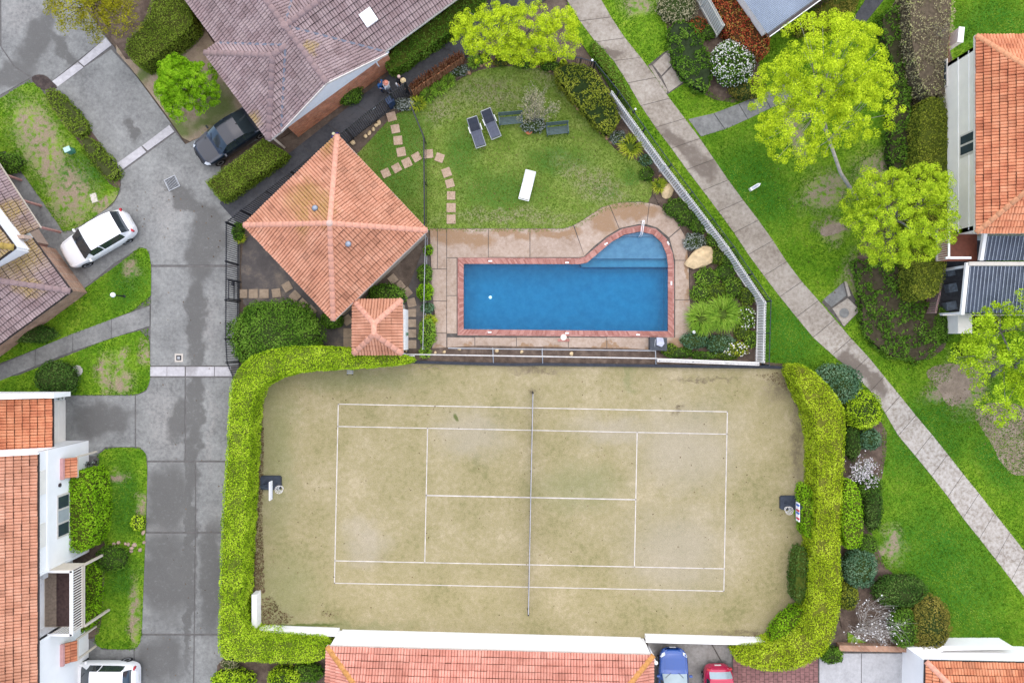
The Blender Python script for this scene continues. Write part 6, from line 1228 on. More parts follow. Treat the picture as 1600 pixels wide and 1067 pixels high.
for cx, cy, r, h, mt, n_, lb in ((1098, 498, 29, .8, LM_STRAP, 420, 'large strap leaved clump nearest the pool paving'), (1130, 490, 31, .85, LM_STRAP, 440, 'large strap leaved clump right of the first one'), (985, 228, 22, .6, LM_STRAPY, 110, 'yellow green strap leaved clump beside the picket fence'), (1030, 290, 14, .5, LM_STRAPY, 90, 'strap leaved plant beside the upper boulder'), (652, 162, 15, .5, LM_STRAPY, 80, 'strap leaved plant at the lower end of the brush fence'), (668, 148, 15, .5, LM_STRAP, 80, 'second strap leaved plant along the brush fence'), (686, 138, 14, .5, LM_STRAP, 80, 'third strap leaved plant along the brush fence'), (700, 127, 14, .5, LM_STRAP, 80, 'strap leaved plant below the silver plant'), (741, 97, 13, .5, LM_STRAP, 80, 'strap leaved plant right of the brush fence'), (664, 551, 11, .4, LM_STRAP, 70, 'bright strap leaved plant at the end of the stepping stones'), (672, 502, 13, .5, LM_STRAPY, 80, 'yellow strap leaved plant in the poolside row'), (375, 372, 10, .5, LM_STRAPY, 60, 'yellow strap leaved plant inside the fence corner')):
    strap_plant('strap_plant', lb, cx, cy, r, h, mt, int(n_*1.4), .035 if n_ > 200 else .045, group='strap leaved plants')
dome('garden_plant', 'silver grey plant with brick edging at the brush fence', 'plant', 716, 110, 17, 10, .4, LM_GREY, .10, 240, lumps=.2); dome('garden_plant', 'grey green plant at the gate end of the black fence', 'plant', 630, 163, 17, 11, .5, LM_GREY, .08, 240, core=(.05, .06, .04)); dome('garden_plant', 'rusty orange groundcover at the top lawn edge', 'plant', 782, 98, 14, 7, .3, LM_OLIVB, .08, 240)
for cx, cy, r, lb in ((783, 88, 9, 'leftmost lime ball plant below the flat crowned tree'), (808, 90, 9, 'second lime ball plant below the flat crowned tree'), (842, 93, 11, 'largest lime ball plant below the flat crowned tree'), (862, 90, 9, 'fourth lime ball plant below the flat crowned tree'), (880, 99, 6, 'rightmost small lime plant near the pool fence')): dome('garden_plant', lb, 'plant', cx, cy, r, r*.85, .7, LM_LIME, .085, 330, group='lime ball plants')
for cx, cy, rx, lb in ((820, 100, 20, 'low green plant at the top lawn edge'), (860, 104, 18, 'low green plant near the rocks at the top lawn edge'), (755, 92, 12, 'dark low plant right of the strap leaved plants')): dome('garden_plant', lb, 'plant', cx, cy, rx, 8, .35, LM_GREEN, .10, 220, lumps=.2)
# bare and twiggy plants
twig_shrub('twiggy_shrub', 'pale twiggy shrub in a pot between the green benches', 836, 165, 32, 1.7, M_BARKG, LM_PALE, 12, 3, .075, 3, base=(832, 196), rad=.022)
dome('garden_plant', 'grey green potted plants at the foot of the twiggy shrub', 'plant', 834, 196, 20, 13, .5, LM_GREY, .10, 200, lumps=.25)
twig_shrub('blossom_shrub', 'shrub with mauve white blossom right of the tall hedge', 1352, 732, 34, 1.6, M_BARKG, LM_GREEN, 14, 3, .06, 1, blossom=(LM_PINKFL, .8, .085), rad=.02, base=(1340, 740), spread=.8, crook=.35, first=.5)
twig_shrub('blossom_tree', 'bare grey tree with white blossom beside the parking area', 1375, 960, 66, 2.6, plain('bark_silver', (.42, .38, .34), .9, .2, 6), None, 20, 3, .06, 1, 'tree', blossom=(LM_WFL, .16, .085), rad=.026, base=(1338, 985), spread=.85, crook=.42, first=.42)
for i, (cx, cy, rx) in enumerate(((1450, 60, 26), (1455, 110, 24))): twig_shrub('dry_shrub', ['dry twiggy growth on the upper brown hedge', 'dry twiggy growth on the lower brown hedge'][i], cx, cy, rx, 2.3, M_BARKG, LM_DRY, 10, 2, .06, 2, rad=.02)
# edging rocks and boulders
M_BOUL = plain('sandstone', (.62, .47, .27), .9, .22, 4, .15, bump=.4); M_ROCK = plain('brown_rock', (.36, .22, .13), .9, .3, 5, .15, bump=.4)
rock('boulder', 'smaller sandstone boulder at the right tip of the pool lawn', 1043, 299, 10, 13, .5, -15, M_BOUL, seed=3); rock('boulder', 'large elongated sandstone boulder beside the pool paving', 1095, 402, 30, 17, .6, 22, M_BOUL, seed=8)
RK = [(752, 103), (757, 100), (763, 99), (800, 97), (806, 98), (812, 97), (838, 102), (846, 104), (853, 107), (859, 110), (720, 116), (727, 115), (733, 114), (900, 163), (903, 170), (938, 206), (948, 216), (955, 222), (1046, 318), (1031, 275)]
for k, (x, y) in enumerate(RK): rock('edging_rock', 'small brown rock edging the pool lawn bed', x, y, U(3, 5), U(2.5, 4), .2, U(0, 180), M_ROCK, group='rocks edging the pool lawn', seed=k+20)
for k, (x, y) in enumerate(((571, 213), (577, 208), (583, 202), (588, 196), (592, 192), (551, 223))): rock('edging_rock', 'tan rock at the foot of the black fence near the clubhouse', x, y, U(3, 5), U(3, 4), .2, U(0, 180), M_BOUL, group='rocks at the black fence', seed=k+60)
for k, (x, y) in enumerate(((201, 850), (206, 856), (210, 851), (205, 861), (196, 849), (219, 859), (225, 847), (185, 848), (178, 850), (224, 832))): rock('edging_rock', 'pinkish rock in the row across the lawn island', x, y, U(2.5, 4.5), U(2.5, 4), .18, U(0, 180), plain('pink_rock', (.42, .30, .24), .9, .3, 5), group='rocks across the lawn island', seed=k+80)
for k, (x, y) in enumerate(((634, 548), (680, 551), (694, 550), (718, 546), (776, 548), (815, 550), (893, 553))): rock('edging_rock', 'tan rock in the earth strip above the court', x, y, U(2.5, 4), U(2, 3.5), .16, U(0, 180), M_BOUL, group='rocks in the strip above the court', seed=k+100)
# ------------------------------------------------------------------ cars
M_TYRE = plain('tyre_rubber', (.015, .015, .016), .8, .2); M_RIM = plain('wheel_alloy', (.42, .43, .45), .35, .1, 5, .5, .7); M_CGL = plain('car_glass', (.025, .035, .04), .06, .1, 1, .8); M_HEADL = plain('headlight_clear', (.55, .58, .6), .15, .1, 9, .6); M_TAIL = plain('tail_light_red', (.42, .008, .02), .25, .1, 9, .5); M_PLASTIC = plain('black_trim', (.02, .02, .022), .5, .2); M_PLATE = plain('number_plate', (.65, .65, .6), .5, .05)
def paint(name, c, metal=0.0, rough=.25):
    t = NT(name); t.b.inputs['Coat Weight'].default_value = .8; t.b.inputs['Coat Roughness'].default_value = .05; return t.fin(c, rough, .5, metal)
def interp(x, tab):   # smooth interpolation of a table of rows
    if x <= tab[0][0]: return tab[0][1:]
    for a, b in zip(tab, tab[1:]):
        if x <= b[0]:
            f = (x-a[0])/(b[0]-a[0]); return tuple(p + (q-p)*f for p, q in zip(a[1:], b[1:]))
    return tab[-1][1:]
def car(name, label, loc, heading, body, L=4.6, Wd=1.82, kind='hatch', Ht=1.52, plate=True, glassm=None):
    """x forward. table rows: x/L, half width factor, shoulder z, top z, top half width factor"""
    t = thing(name, label, 'car', loc, None, heading); gm = glassm or M_CGL
    if kind == 'sedan':
        tab = [(-.5, .56, .68, .72, .5), (-.49, .72, .78, .84, .62), (-.47, .86, .84, .92, .72), (-.44, .91, .87, .94, .76), (-.36, .96, .90, .96, .80), (-.31, .98, .92, 1.00, .80), (-.17, 1, .92, Ht*.955, .73), (-.05, 1, .92, Ht, .73), (.08, 1, .92, Ht*.965, .72), (.215, .99, .90, 1.00, .80), (.25, .98, .87, .92, .76), (.40, .92, .78, .82, .76), (.45, .84, .72, .76, .66), (.48, .70, .62, .66, .54), (.494, .54, .54, .58, .42), (.50, .36, .48, .5, .28)]; ws = (.08, .215); rw = (-.31, -.17); sw = [(-.23, -.045), (-.03, .13)]
    else:
        tab = [(-.5, .52, .80, .84, .46), (-.492, .68, .88, .95, .58), (-.475, .80, .94, 1.04, .66), (-.44, .90, .97, 1.14, .70), (-.385, .97, .98, Ht*.94, .74), (-.28, 1, .98, Ht*.985, .77), (-.1, 1, .97, Ht, .78), (.06, 1, .96, Ht*.97, .76), (.22, .99, .93, 1.06, .80), (.26, .98, .91, .98, .79), (.40, .92, .84, .88, .76), (.445, .85, .78, .82, .68), (.475, .74, .70, .74, .58), (.492, .58, .6, .64, .46), (.50, .40, .5, .54, .3)]; ws = (.05, .235); rw = (-.455, -.385); sw = [(-.36, -.05), (-.035, .12)]
    nx = 72; rows = []; hw = Wd/2
    for i in range(nx+1):
        x = -.5 + i/nx; w, zs, zt, wt = [interp(x, [(r[0], r[k]) for r in tab])[0] for k in (1, 2, 3, 4)]
        w *= hw; wt *= hw; zl = .20 + (.14 if abs(x) > .47 else 0)
        rows.append([(x*L, 0, zl), (x*L, w*.86, zl), (x*L, w*.97, .34), (x*L, w, .58), (x*L, w*.985, zs-.05), (x*L, w*.94, zs), (x*L, wt*.6 + w*.94*.4, zs + (zt-zs)*.45), (x*L, wt*1.06, zt-.06), (x*L, wt*.90, zt-.012), (x*L, wt*.5, zt+.012), (x*L, 0, zt+.018)])
    nr = len(rows[0]); parts = {}
    for i in range(nx):
        xm = -.5 + (i+.5)/nx
        for j in range(nr-1):
            k = 'body'
            if j >= 7 and ws[0] < xm < ws[1]: k = 'windscreen'
            elif j >= 7 and rw[0] < xm < rw[1]: k = 'rear_window'
            elif j in (5, 6) and any(a < xm < b for a, b in sw): k = 'side_window'
            elif j == 0 or j == 1: k = 'sill'
            for s_ in (1, -1):
                key = (k, s_) if k == 'side_window' else (k, 0)
                m = parts.setdefault(key, MB()); q = [rows[i][j], rows[i+1][j], rows[i+1][j+1], rows[i][j+1]]; q = [(a, b*s_, c) for a, b, c in q]
                m.poly3(q if s_ > 0 else q[::-1])
    for e in (0, nx):
        ring = rows[e]; q = ring[1:] + [(a, -b, c) for a, b, c in ring[1:-1][::-1]]; parts[('body', 0)].poly3(q if e else q[::-1])
    for (k, s_), m in parts.items():
        me = m.mesh(k, True); bm = bmesh.new(); bm.from_mesh(me); bmesh.ops.remove_doubles(bm, verts=bm.verts, dist=.0005); bmesh.ops.recalc_face_normals(bm, faces=bm.faces); bm.to_mesh(me); bm.free()
        link(k, me, {'body': body, 'windscreen': gm, 'rear_window': gm, 'side_window': M_CGL, 'sill': M_PLASTIC}[k], t, True)
    for x in (-.30*L, .315*L):
        for s_ in (1, -1):
            w = MB(); w.add([((.33*math.cos(a)) + x, s_*(hw*.985 - d), .33 + .33*math.sin(a)) for d in (0, .2) for a in [2*math.pi*k/18 for k in range(18)]], [(k, (k+1) % 18, 18+(k+1) % 18, 18+k) for k in range(18)] + [tuple(range(18)), tuple(range(35, 17, -1))])
            wo = w.build('wheel', M_TYRE, t, True); r_ = MB().add([((.22*math.cos(a)) + x, s_*(hw*.985 + .012), .33 + .22*math.sin(a)) for a in [2*math.pi*k/14 for k in range(14)]] + [(x, s_*(hw*.985-.02), .33)], [(k, (k+1) % 14, 14) for k in range(14)]).build('rim', M_RIM, wo, True)
    def P(x, y): 
        w, zs, zt, wt = [interp(x, [(r[0], r[k]) for r in tab])[0] for k in (1, 2, 3, 4)]; return zt
    for s_ in (1, -1):
        MB().add([(x*L, s_*y*hw, z) for x, y, z in ((.405, .86, .80), (.44, .60, .80), (.472, .62, .73), (.455, .80, .70), (.41, .93, .70))] , [(0, 1, 2, 3, 4) if s_ < 0 else (4, 3, 2, 1, 0)]).build('headlight', M_HEADL, t, True)
        z0 = .80 if kind == 'sedan' else .92
        MB().box((-.478*L, s_*.72*hw, z0), (.10, .30*hw, .16), s_*.35).build('tail_light', M_TAIL, t, True)
        mr = MB().box((.175*L, s_*hw*1.10, .98), (.10, .17, .11), 0).build('wing_mirror', body, t, True)
        MB().box((.06*L, s_*hw*.995, .78), (.16, .02, .03)).build('door_handle', body, t, True); MB().box((-.13*L, s_*hw*.995, .78), (.16, .02, .03)).build('door_handle', body, t, True)
    MB().box((.49*L, 0, .44), (.05, .9*hw, .14)).build('grille', M_PLASTIC, t, True); MB().box((.507*L, 0, .38), (.02, .38, .11)).build('number_plate', M_PLATE, t, True); MB().box((-.503*L, 0, .6), (.02, .38, .11)).build('number_plate', M_PLATE, t, True)
    for s_ in (1, -1): MB().beam((.222*L, s_*.25*hw, P(.222, 0)+.03), (.17*L, s_*.62*hw + .05, P(.17, 0)+.035), .02, .012).build('wiper', M_PLASTIC, t, True)
    MB().lathe((-.27*L if kind != 'sedan' else -.16*L, 0, Ht*.99), [(.03, 0), (.02, .06), (.005, .08)], 6).build('aerial', M_PLASTIC, t, True)
    return t
WHITE = paint('paint_white', (.82, .82, .82)); DKBL = paint('paint_dark_blue', (.006, .010, .020), .0, .3); BLUE = paint('paint_blue', (.012, .065, .27), .1); RED = paint('paint_magenta_red', (.42, .012, .055), .1)
def head(px_, py_): return math.atan2(-py_, px_)
car('parked_car', 'white hatchback parked by the porch house', (*G(152, 374, .7)[:2], .03), head(-112, 65), WHITE, 4.55, 1.85, 'hatch', 1.62)
car('parked_car', 'dark blue sedan half under the brown roof', (*G(360, 211, .7)[:2], .03), head(-83, 56), DKBL, 4.75, 1.86, 'sedan', 1.45)
car('parked_car', 'white car with red tail light at the bottom left edge', (*G(159, 1058, .7)[:2], .03), head(-100, -1), WHITE, 4.35, 1.85, 'hatch', 1.6)
car('parked_car', 'blue car parked nose up below the court wall', (*G(1052, 1072, .7)[:2], .03), head(1, -100), BLUE, 4.4, 1.75, 'sedan', 1.45, glassm=plain('windscreen_silver', (.25, .32, .34), .1, .15, 1, .8))
car('parked_car', 'magenta red car parked tail up beside the red pavers', (*G(1123, 1092, .7)[:2], .03), head(2, 100), RED, 4.0, 1.72, 'hatch', 1.48, glassm=plain('windscreen_silver', (.25, .32, .34)))

# ------------------------------------------------------------------ garden furniture
M_SLING = plain('sling_grey', (.085, .095, .13), .7, .15); M_SLINGD = plain('sling_dark', (.03, .035, .05), .7, .15); M_ALU = plain('frame_silver', (.34, .36, .40), .4, .08, 5, .4, .3); M_WSL = plain('sling_white', (.76, .76, .75), .6, .04)
def lounger(label, foot, headp, seat, back, frame, arms=True):
    a, b = G(*foot), G(*headp); d = b-a; L = d.length; t = thing('sun_lounger', label, 'sun lounger', (*((a+b)/2)[:2], 0), 'sun loungers on the pool lawn', math.atan2(d.y, d.x))
    hw = .31; xk = L*.08; zf = .34
    for s_ in (1, -1): MB().tube([(-L/2, s_*hw, zf-.02), (xk, s_*hw, zf), (L/2-.02, s_*hw, zf+.36)], .02, 6).build('side_rail', frame, t, True)
    for x in (-L/2, L/2-.02): MB().beam((x, -hw, zf + (.35 if x > 0 else -.02)), (x, hw, zf + (.35 if x > 0 else -.02)), .035).build('end_bar', frame, t, True)
    MB().add([(-L/2+.06, -hw+.02, zf+.005), (-L/2+.06, hw-.02, zf+.005), (xk, hw-.02, zf+.01), (xk, -hw+.02, zf+.01)], [(3, 2, 1, 0)]).build('seat_sling', seat, t, True)
    q = MB(); n = 4
    for i in range(n+1):
        f = i/n; q.v += [(xk + (L/2-.05-xk)*f, y, zf+.02 + .34*f + .012*math.sin(f*9)) for y in (-hw+.02, hw-.02)]
    q.f = [(2*i, 2*i+2, 2*i+3, 2*i+1) for i in range(n)]; q.build('back_sling', back, t, True)
    for x in (-L*.4, L*.2):
        for s_ in (1, -1): MB().beam((x, s_*hw*.98, 0), (x, s_*hw*.98, zf), .035).build('leg', frame, t, True)
    if arms:
        for s_ in (1, -1): MB().beam((L*.0, s_*(hw+.06), zf+.22), (L*.24, s_*(hw+.06), zf+.2), .045, .03).build('armrest', M_WSL, t, True); MB().beam((L*.05, s_*(hw+.06), zf-.02), (L*.05, s_*(hw+.06), zf+.21), .03).build('arm_post', frame, t, True)
lounger('left dark sling lounger with white arms', (752, 232), (738, 189), M_SLING, M_SLINGD, M_ALU)
lounger('right dark sling lounger with white arms beside the bench', (776, 218), (759, 177), M_SLING, M_SLINGD, M_ALU)
lounger('white lounger alone in the middle of the lawn', (818, 314), (829, 271), M_WSL, M_WSL, M_WHT, False)
M_BENCH = plain('bench_green', (.06, .10, .105), .5, .2, 5, .4)
def bench(label, c, w, rot):
    p = G(*c, .4); t = thing('garden_bench', label, 'bench', (p.x, p.y, 0), 'green garden benches', math.radians(rot))
    for k in range(6): MB().box((0, -.26 + k*.078, .43), (w, .06, .03)).build('seat_slat', M_BENCH, t, True)
    for k in range(4): MB().box((0, .26 + k*.02, .52 + k*.11), (w, .025, .075)).build('back_slat', M_BENCH, t, True)
    for s_ in (-1, 1):
        for y, h in ((-.24, .62), (.26, .9)): MB().box((s_*(w/2-.04), y, h/2), (.05, .05, h)).build('leg', M_BENCH, t, True)
        MB().box((s_*(w/2-.04), 0, .63), (.05, .56, .035)).build('armrest', M_BENCH, t, True)
bench('green slatted bench left of the twiggy shrub', (798, 187), 1.45, 5); bench('green slatted bench right of the twiggy shrub', (871, 202.5), 1.35, 6)
MB().lathe(G(826, 207), [(.15, 0), (.2, .25), (.22, .28), (.18, .28), (.16, .22)], 12).build('flower_pot', plain('pot_terracotta', (.42, .16, .07), .8, .1)) ; tag(bpy.context.scene.objects['flower_pot'], 'terracotta flower pot below the twiggy shrub', 'pot')

# basketball hoops
M_BASE = plain('hoop_base_dark', (.035, .045, .065), .55, .3, 6); M_BOARD = plain('backboard_white', (.76, .77, .78), .35, .04)
def hoop(label, base, brd, s_, trimc=None):
    p = G(*base); t = thing('basketball_hoop', label, 'hoop', (p.x, p.y, 0), 'basketball hoops')
    MB().prism([(p.x + x*.62, p.y + y*.42) for x, y in ((-1, -.8), (-.85, -1), (.85, -1), (1, -.8), (1, .8), (.85, 1), (-.85, 1), (-1, .8))], .06, .24).build('base', M_BASE, t)
    b = G(*brd, 2.6); top = Vector((b.x - s_*.12, b.y, 2.4))
    MB().tube([Vector((p.x - s_*.25, p.y, .24)), Vector((p.x - s_*.2, (p.y*2+b.y)/3, 1.4)), top], .05, 8).build('pole', M_BASE, t); MB().tube([Vector((p.x + s_*.4, p.y, .24)), Vector((p.x - s_*.1, (p.y+b.y)/2, 1.3))], .03, 6).build('brace', M_BASE, t)
    bd = MB().box((b.x, b.y, 2.65), (.06, 1.05, .42)).build('backboard', M_BOARD, t); MB().box((b.x, b.y, 2.42), (.07, 1.0, .05)).build('board_edge', M_BASE, bd)
    if trimc:
        for k, y in enumerate((-.36, -.05, .1, .4)): MB().box((b.x + s_*.035, b.y + y, 2.68), (.012, .12, .34)).build('board_stripe', [trimc, plain('stripe_blue', (.05, .12, .38)), trimc, plain('stripe_blue', (.05, .12, .38))][k], bd); MB().box((b.x + s_*.02, b.y + y, 2.867), (.05, .12, .012)).build('board_stripe', [trimc, plain('stripe_blue', (.05, .12, .38)), trimc, plain('stripe_blue', (.05, .12, .38))][k], bd)
    c = Vector((b.x + s_*.38, b.y, 2.4)); r = .23; MB().tube([c + Vector((r*math.cos(a), r*math.sin(a), 0)) for a in [2*math.pi*k/20 for k in range(21)]], .012, 6, False).build('rim', plain('rim_pale', (.55, .5, .45), .5, .1), t)
    m = MB()
    for k in range(12):
        a = 2*math.pi*k/12
        for sg_ in (1, -1): m.tube([c + Vector((r*math.cos(a), r*math.sin(a), 0)), c + Vector((r*.75*math.cos(a+sg_*.3), r*.75*math.sin(a+sg_*.3), -.2)), c + Vector((r*.55*math.cos(a), r*.55*math.sin(a), -.42))], .012, 4, False)
    m.build('hoop_net', M_WSL, t)
hoop('basketball hoop with plain white board at the left court end', (425, 753), (423.5, 766), 1)
hoop('basketball hoop with red and blue striped board at the right court end', (1233, 784), (1246, 799), -1, plain('stripe_red', (.45, .04, .06)))

# ------------------------------------------------------------------ lamps, covers, small things
M_GLOBE = plain('lamp_globe', (.85, .85, .83), .3, .03)
def lamp(label, base, h, r=.16, pm=None):
    p = G(*base); t = thing('globe_lamp', label, 'lamp', p, 'globe lamps'); MB().lathe(p, [(.09, 0), (.09, .08), (.04, .12), (.04, h-r), (.07, h-r)], 10).build('pole', pm or M_BLK, t); 
    MB().lathe((p.x, p.y, h), [(r*math.sin(a), -r*math.cos(a)) for a in [.15+.28*k for k in range(11)]], 16).build('globe', M_GLOBE, t, smooth=True)
lamp('globe lamp on a black pole in the triangular lawn', (195, 463), 1.2 if False else 1.25, .15); lamp('globe lamp above the pool fence under the lime tree', (749, 88), 1.5, .13); lamp('globe lamp at the corner of the pool fence', (921, 110), 1.5, .07); lamp('small globe lamp beside the footpath strip', (990, 176), .6, .07); lamp('small white globe lamp beside the equipment box', (1081, 519), .5, .1, M_WHT)
gb = thing('utility_box', 'green utility pillar on the left lawn', 'utility box', G(116, 238)); c0 = G(115, 238); MB().box((c0.x, c0.y, .3), (.34, .26, .6), .4).build('case', plain('utility_green', (.08, .26, .2), .5, .1), gb); MB().box((c0.x, c0.y, .62), (.38, .30, .06), .4).build('lid', plain('utility_pale', (.4, .6, .55), .5, .1), gb)
pc = thing('pit_cover', 'pale rectangular pit cover in the left lawn', 'pit cover', G(148, 310)); c0 = G(148, 310); MB().box((c0.x, c0.y, .05), (.40, .58, .06), .3).build('frame', plain('cover_pale', (.5, .46, .4), .8, .08), pc); MB().box((c0.x, c0.y, .085), (.32, .5, .02), .3).build('lid', plain('cover_paler', (.56, .52, .46), .8, .08), pc)
rl = thing('round_pit_lid', 'round concrete pit lid beside the dark round shrub', 'pit lid', G(122, 579)); MB().lathe(G(122, 579), [(.33, .03), (.33, .1), (.28, .115), (.1, .115)], 22).build('lid', mat_conc('lid_concrete', [(.34, .32, .28), (.42, .4, .36), (.48, .45, .41)], None, s=4), rl); MB().lathe(G(122, 579) + Vector((0, 0, .112)), [(.05, 0), (.04, .02)], 8).build('handle', M_STEEL, rl)
dg = thing('drain_grate', 'square steel drain grate in the driveway', 'drain grate', G(270, 287)); c0 = G(269.5, 286.5); MB().box((c0.x, c0.y, .028), (.74, .74, .03), .45).build('pit', plain('pit_black', (.012, .012, .012), .9, .1), dg)
for k in range(8): o_ = -.28 + k*.08; MB().box((c0.x + o_*math.cos(.45), c0.y + o_*math.sin(.45), .05), (.028, .6, .03), .45).build('grate_bar', M_STEEL, dg)
for s_ in (-1, 1): MB().box((c0.x + s_*.35*math.cos(.45), c0.y + s_*.35*math.sin(.45), .05), (.05, .75, .035), .45).build('frame_bar', M_STEEL, dg); MB().box((c0.x - s_*.35*math.sin(.45), c0.y + s_*.35*math.cos(.45), .051), (.66, .05, .035), .45).build('frame_bar', M_STEEL, dg)
sd = thing('small_drain', 'small square drain with concrete rim in the driveway', 'drain', G(280, 559)); c0 = G(280, 559); MB().box((c0.x, c0.y, .035), (.50, .50, .03)).build('rim', plain('cover_pale', (.5, .46, .4)), sd); MB().box((c0.x, c0.y, .052), (.3, .3, .02)).build('grate', M_BLK, sd); MB().box((c0.x, c0.y, .064), (.16, .16, .02)).build('plug', M_STEEL, sd)
wm = thing('white_marker', 'white pointed marker block on the lawn beside the footpath', 'marker', G(1180, 292)); c0 = G(1180, 292, .2); a = math.atan2(9, 15); q = [(-.36, -.1), (.2, -.1), (.36, 0), (.2, .1), (-.36, .1)]
MB().prism([(c0.x + x*math.cos(a) - y*math.sin(a), c0.y + x*math.sin(a) + y*math.cos(a)) for x, y in q], .0, .3).build('block', M_WHT, wm); MB().prism([(c0.x + x*.7*math.cos(a) - y*.6*math.sin(a), c0.y + x*.7*math.sin(a) + y*.6*math.cos(a)) for x, y in q], .30, .304).build('top_panel', plain('panel_grey', (.42, .45, .52), .6, .1), wm)
wb = thing('white_box', 'white cabinet beside the brick red picket fence', 'cabinet', G(1476, 66)); c0 = G(1476, 72); MB().box((c0.x, c0.y, .75), (.3, .85, 1.5), -.1).build('case', M_WHT, wb); MB().box((c0.x, c0.y, 1.52), (.34, .9, .05), -.1).build('lid', M_WHT, wb)
ms = thing('metal_seat', 'small metal seat poking out under the upper court hedge', 'seat', G(547, 582)); 
for x in (543, 551): MB().tube([G(x, 576, .4), G(x-.5, 586, .4), G(x-.5, 586, .0)], .018, 6).build('leg', M_BLK, ms)
for y in (577, 580, 583): MB().beam(G(542, y, .42), G(552, y, .42), .07, .02).build('slat', M_STEEL, ms)
hs = thing('garden_hose', 'pale garden hose lying at the top left of the court', 'hose', G(670, 575)); pts = [(655, 570), (656, 574), (663, 577), (672, 574), (680, 571), (685, 574), (689, 577), (693, 575)]
MB().tube([(*G(*p)[:2], .085) for p in pts], .018, 6).build('tube', plain('hose_pale', (.33, .27, .19), .6, .1), hs)
# entry clutter below the canopy
en = thing('door_mat', 'dark door mat below the tiled entry canopy', 'mat', G(130, 722)); MB().prism(px2([(124, 715), (138, 712), (135, 733), (122, 732)]), .03, .06).build('mat', plain('mat_dark', (.03, .03, .035), .9, .2), en)
for k, (x, y) in enumerate(((142, 723), (147, 728), (150, 721), (141, 732))):
    pt = thing('pot_plant', ['pot plant nearest the door mat', 'pot plant at the outer canopy post', 'pot plant furthest from the door', 'pot plant beside the bright wall shrub'][k], 'pot plant', G(x, y), 'pot plants at the entry'); MB().lathe(G(x, y), [(.08, .03), (.12, .25), (.10, .25)], 10).build('pot', M_GUTD, pt); P_ = RNG.normal(0, .07, (26, 3)) + np.array([*G(x, y)[:2], .36]); leaves('foliage', P_, np.tile([0, 0, 1.0], (26, 1)), .11, LM_GREY, pt, .8)
sn = thing('fence_sign', 'small white sign hung on the black bar fence', 'sign', G(588, 178)); c0 = G(592, 184); MB().box((c0.x, c0.y + .05, 1.55), (.24, .03, .16), .65).build('plate', M_WHT, sn)
bg = thing('bin', 'dark blue bin beside the end of the black bar fence', 'bin', G(612, 162)); c0 = G(611, 161, .5); MB().box((c0.x, c0.y, .5), (.42, .34, 1.0), .6).build('body', plain('bin_blue', (.02, .04, .09), .5, .2), bg); MB().box((c0.x, c0.y, 1.03), (.46, .38, .07), .6).build('lid', plain('bin_lid', (.035, .06, .12), .5, .2), bg)

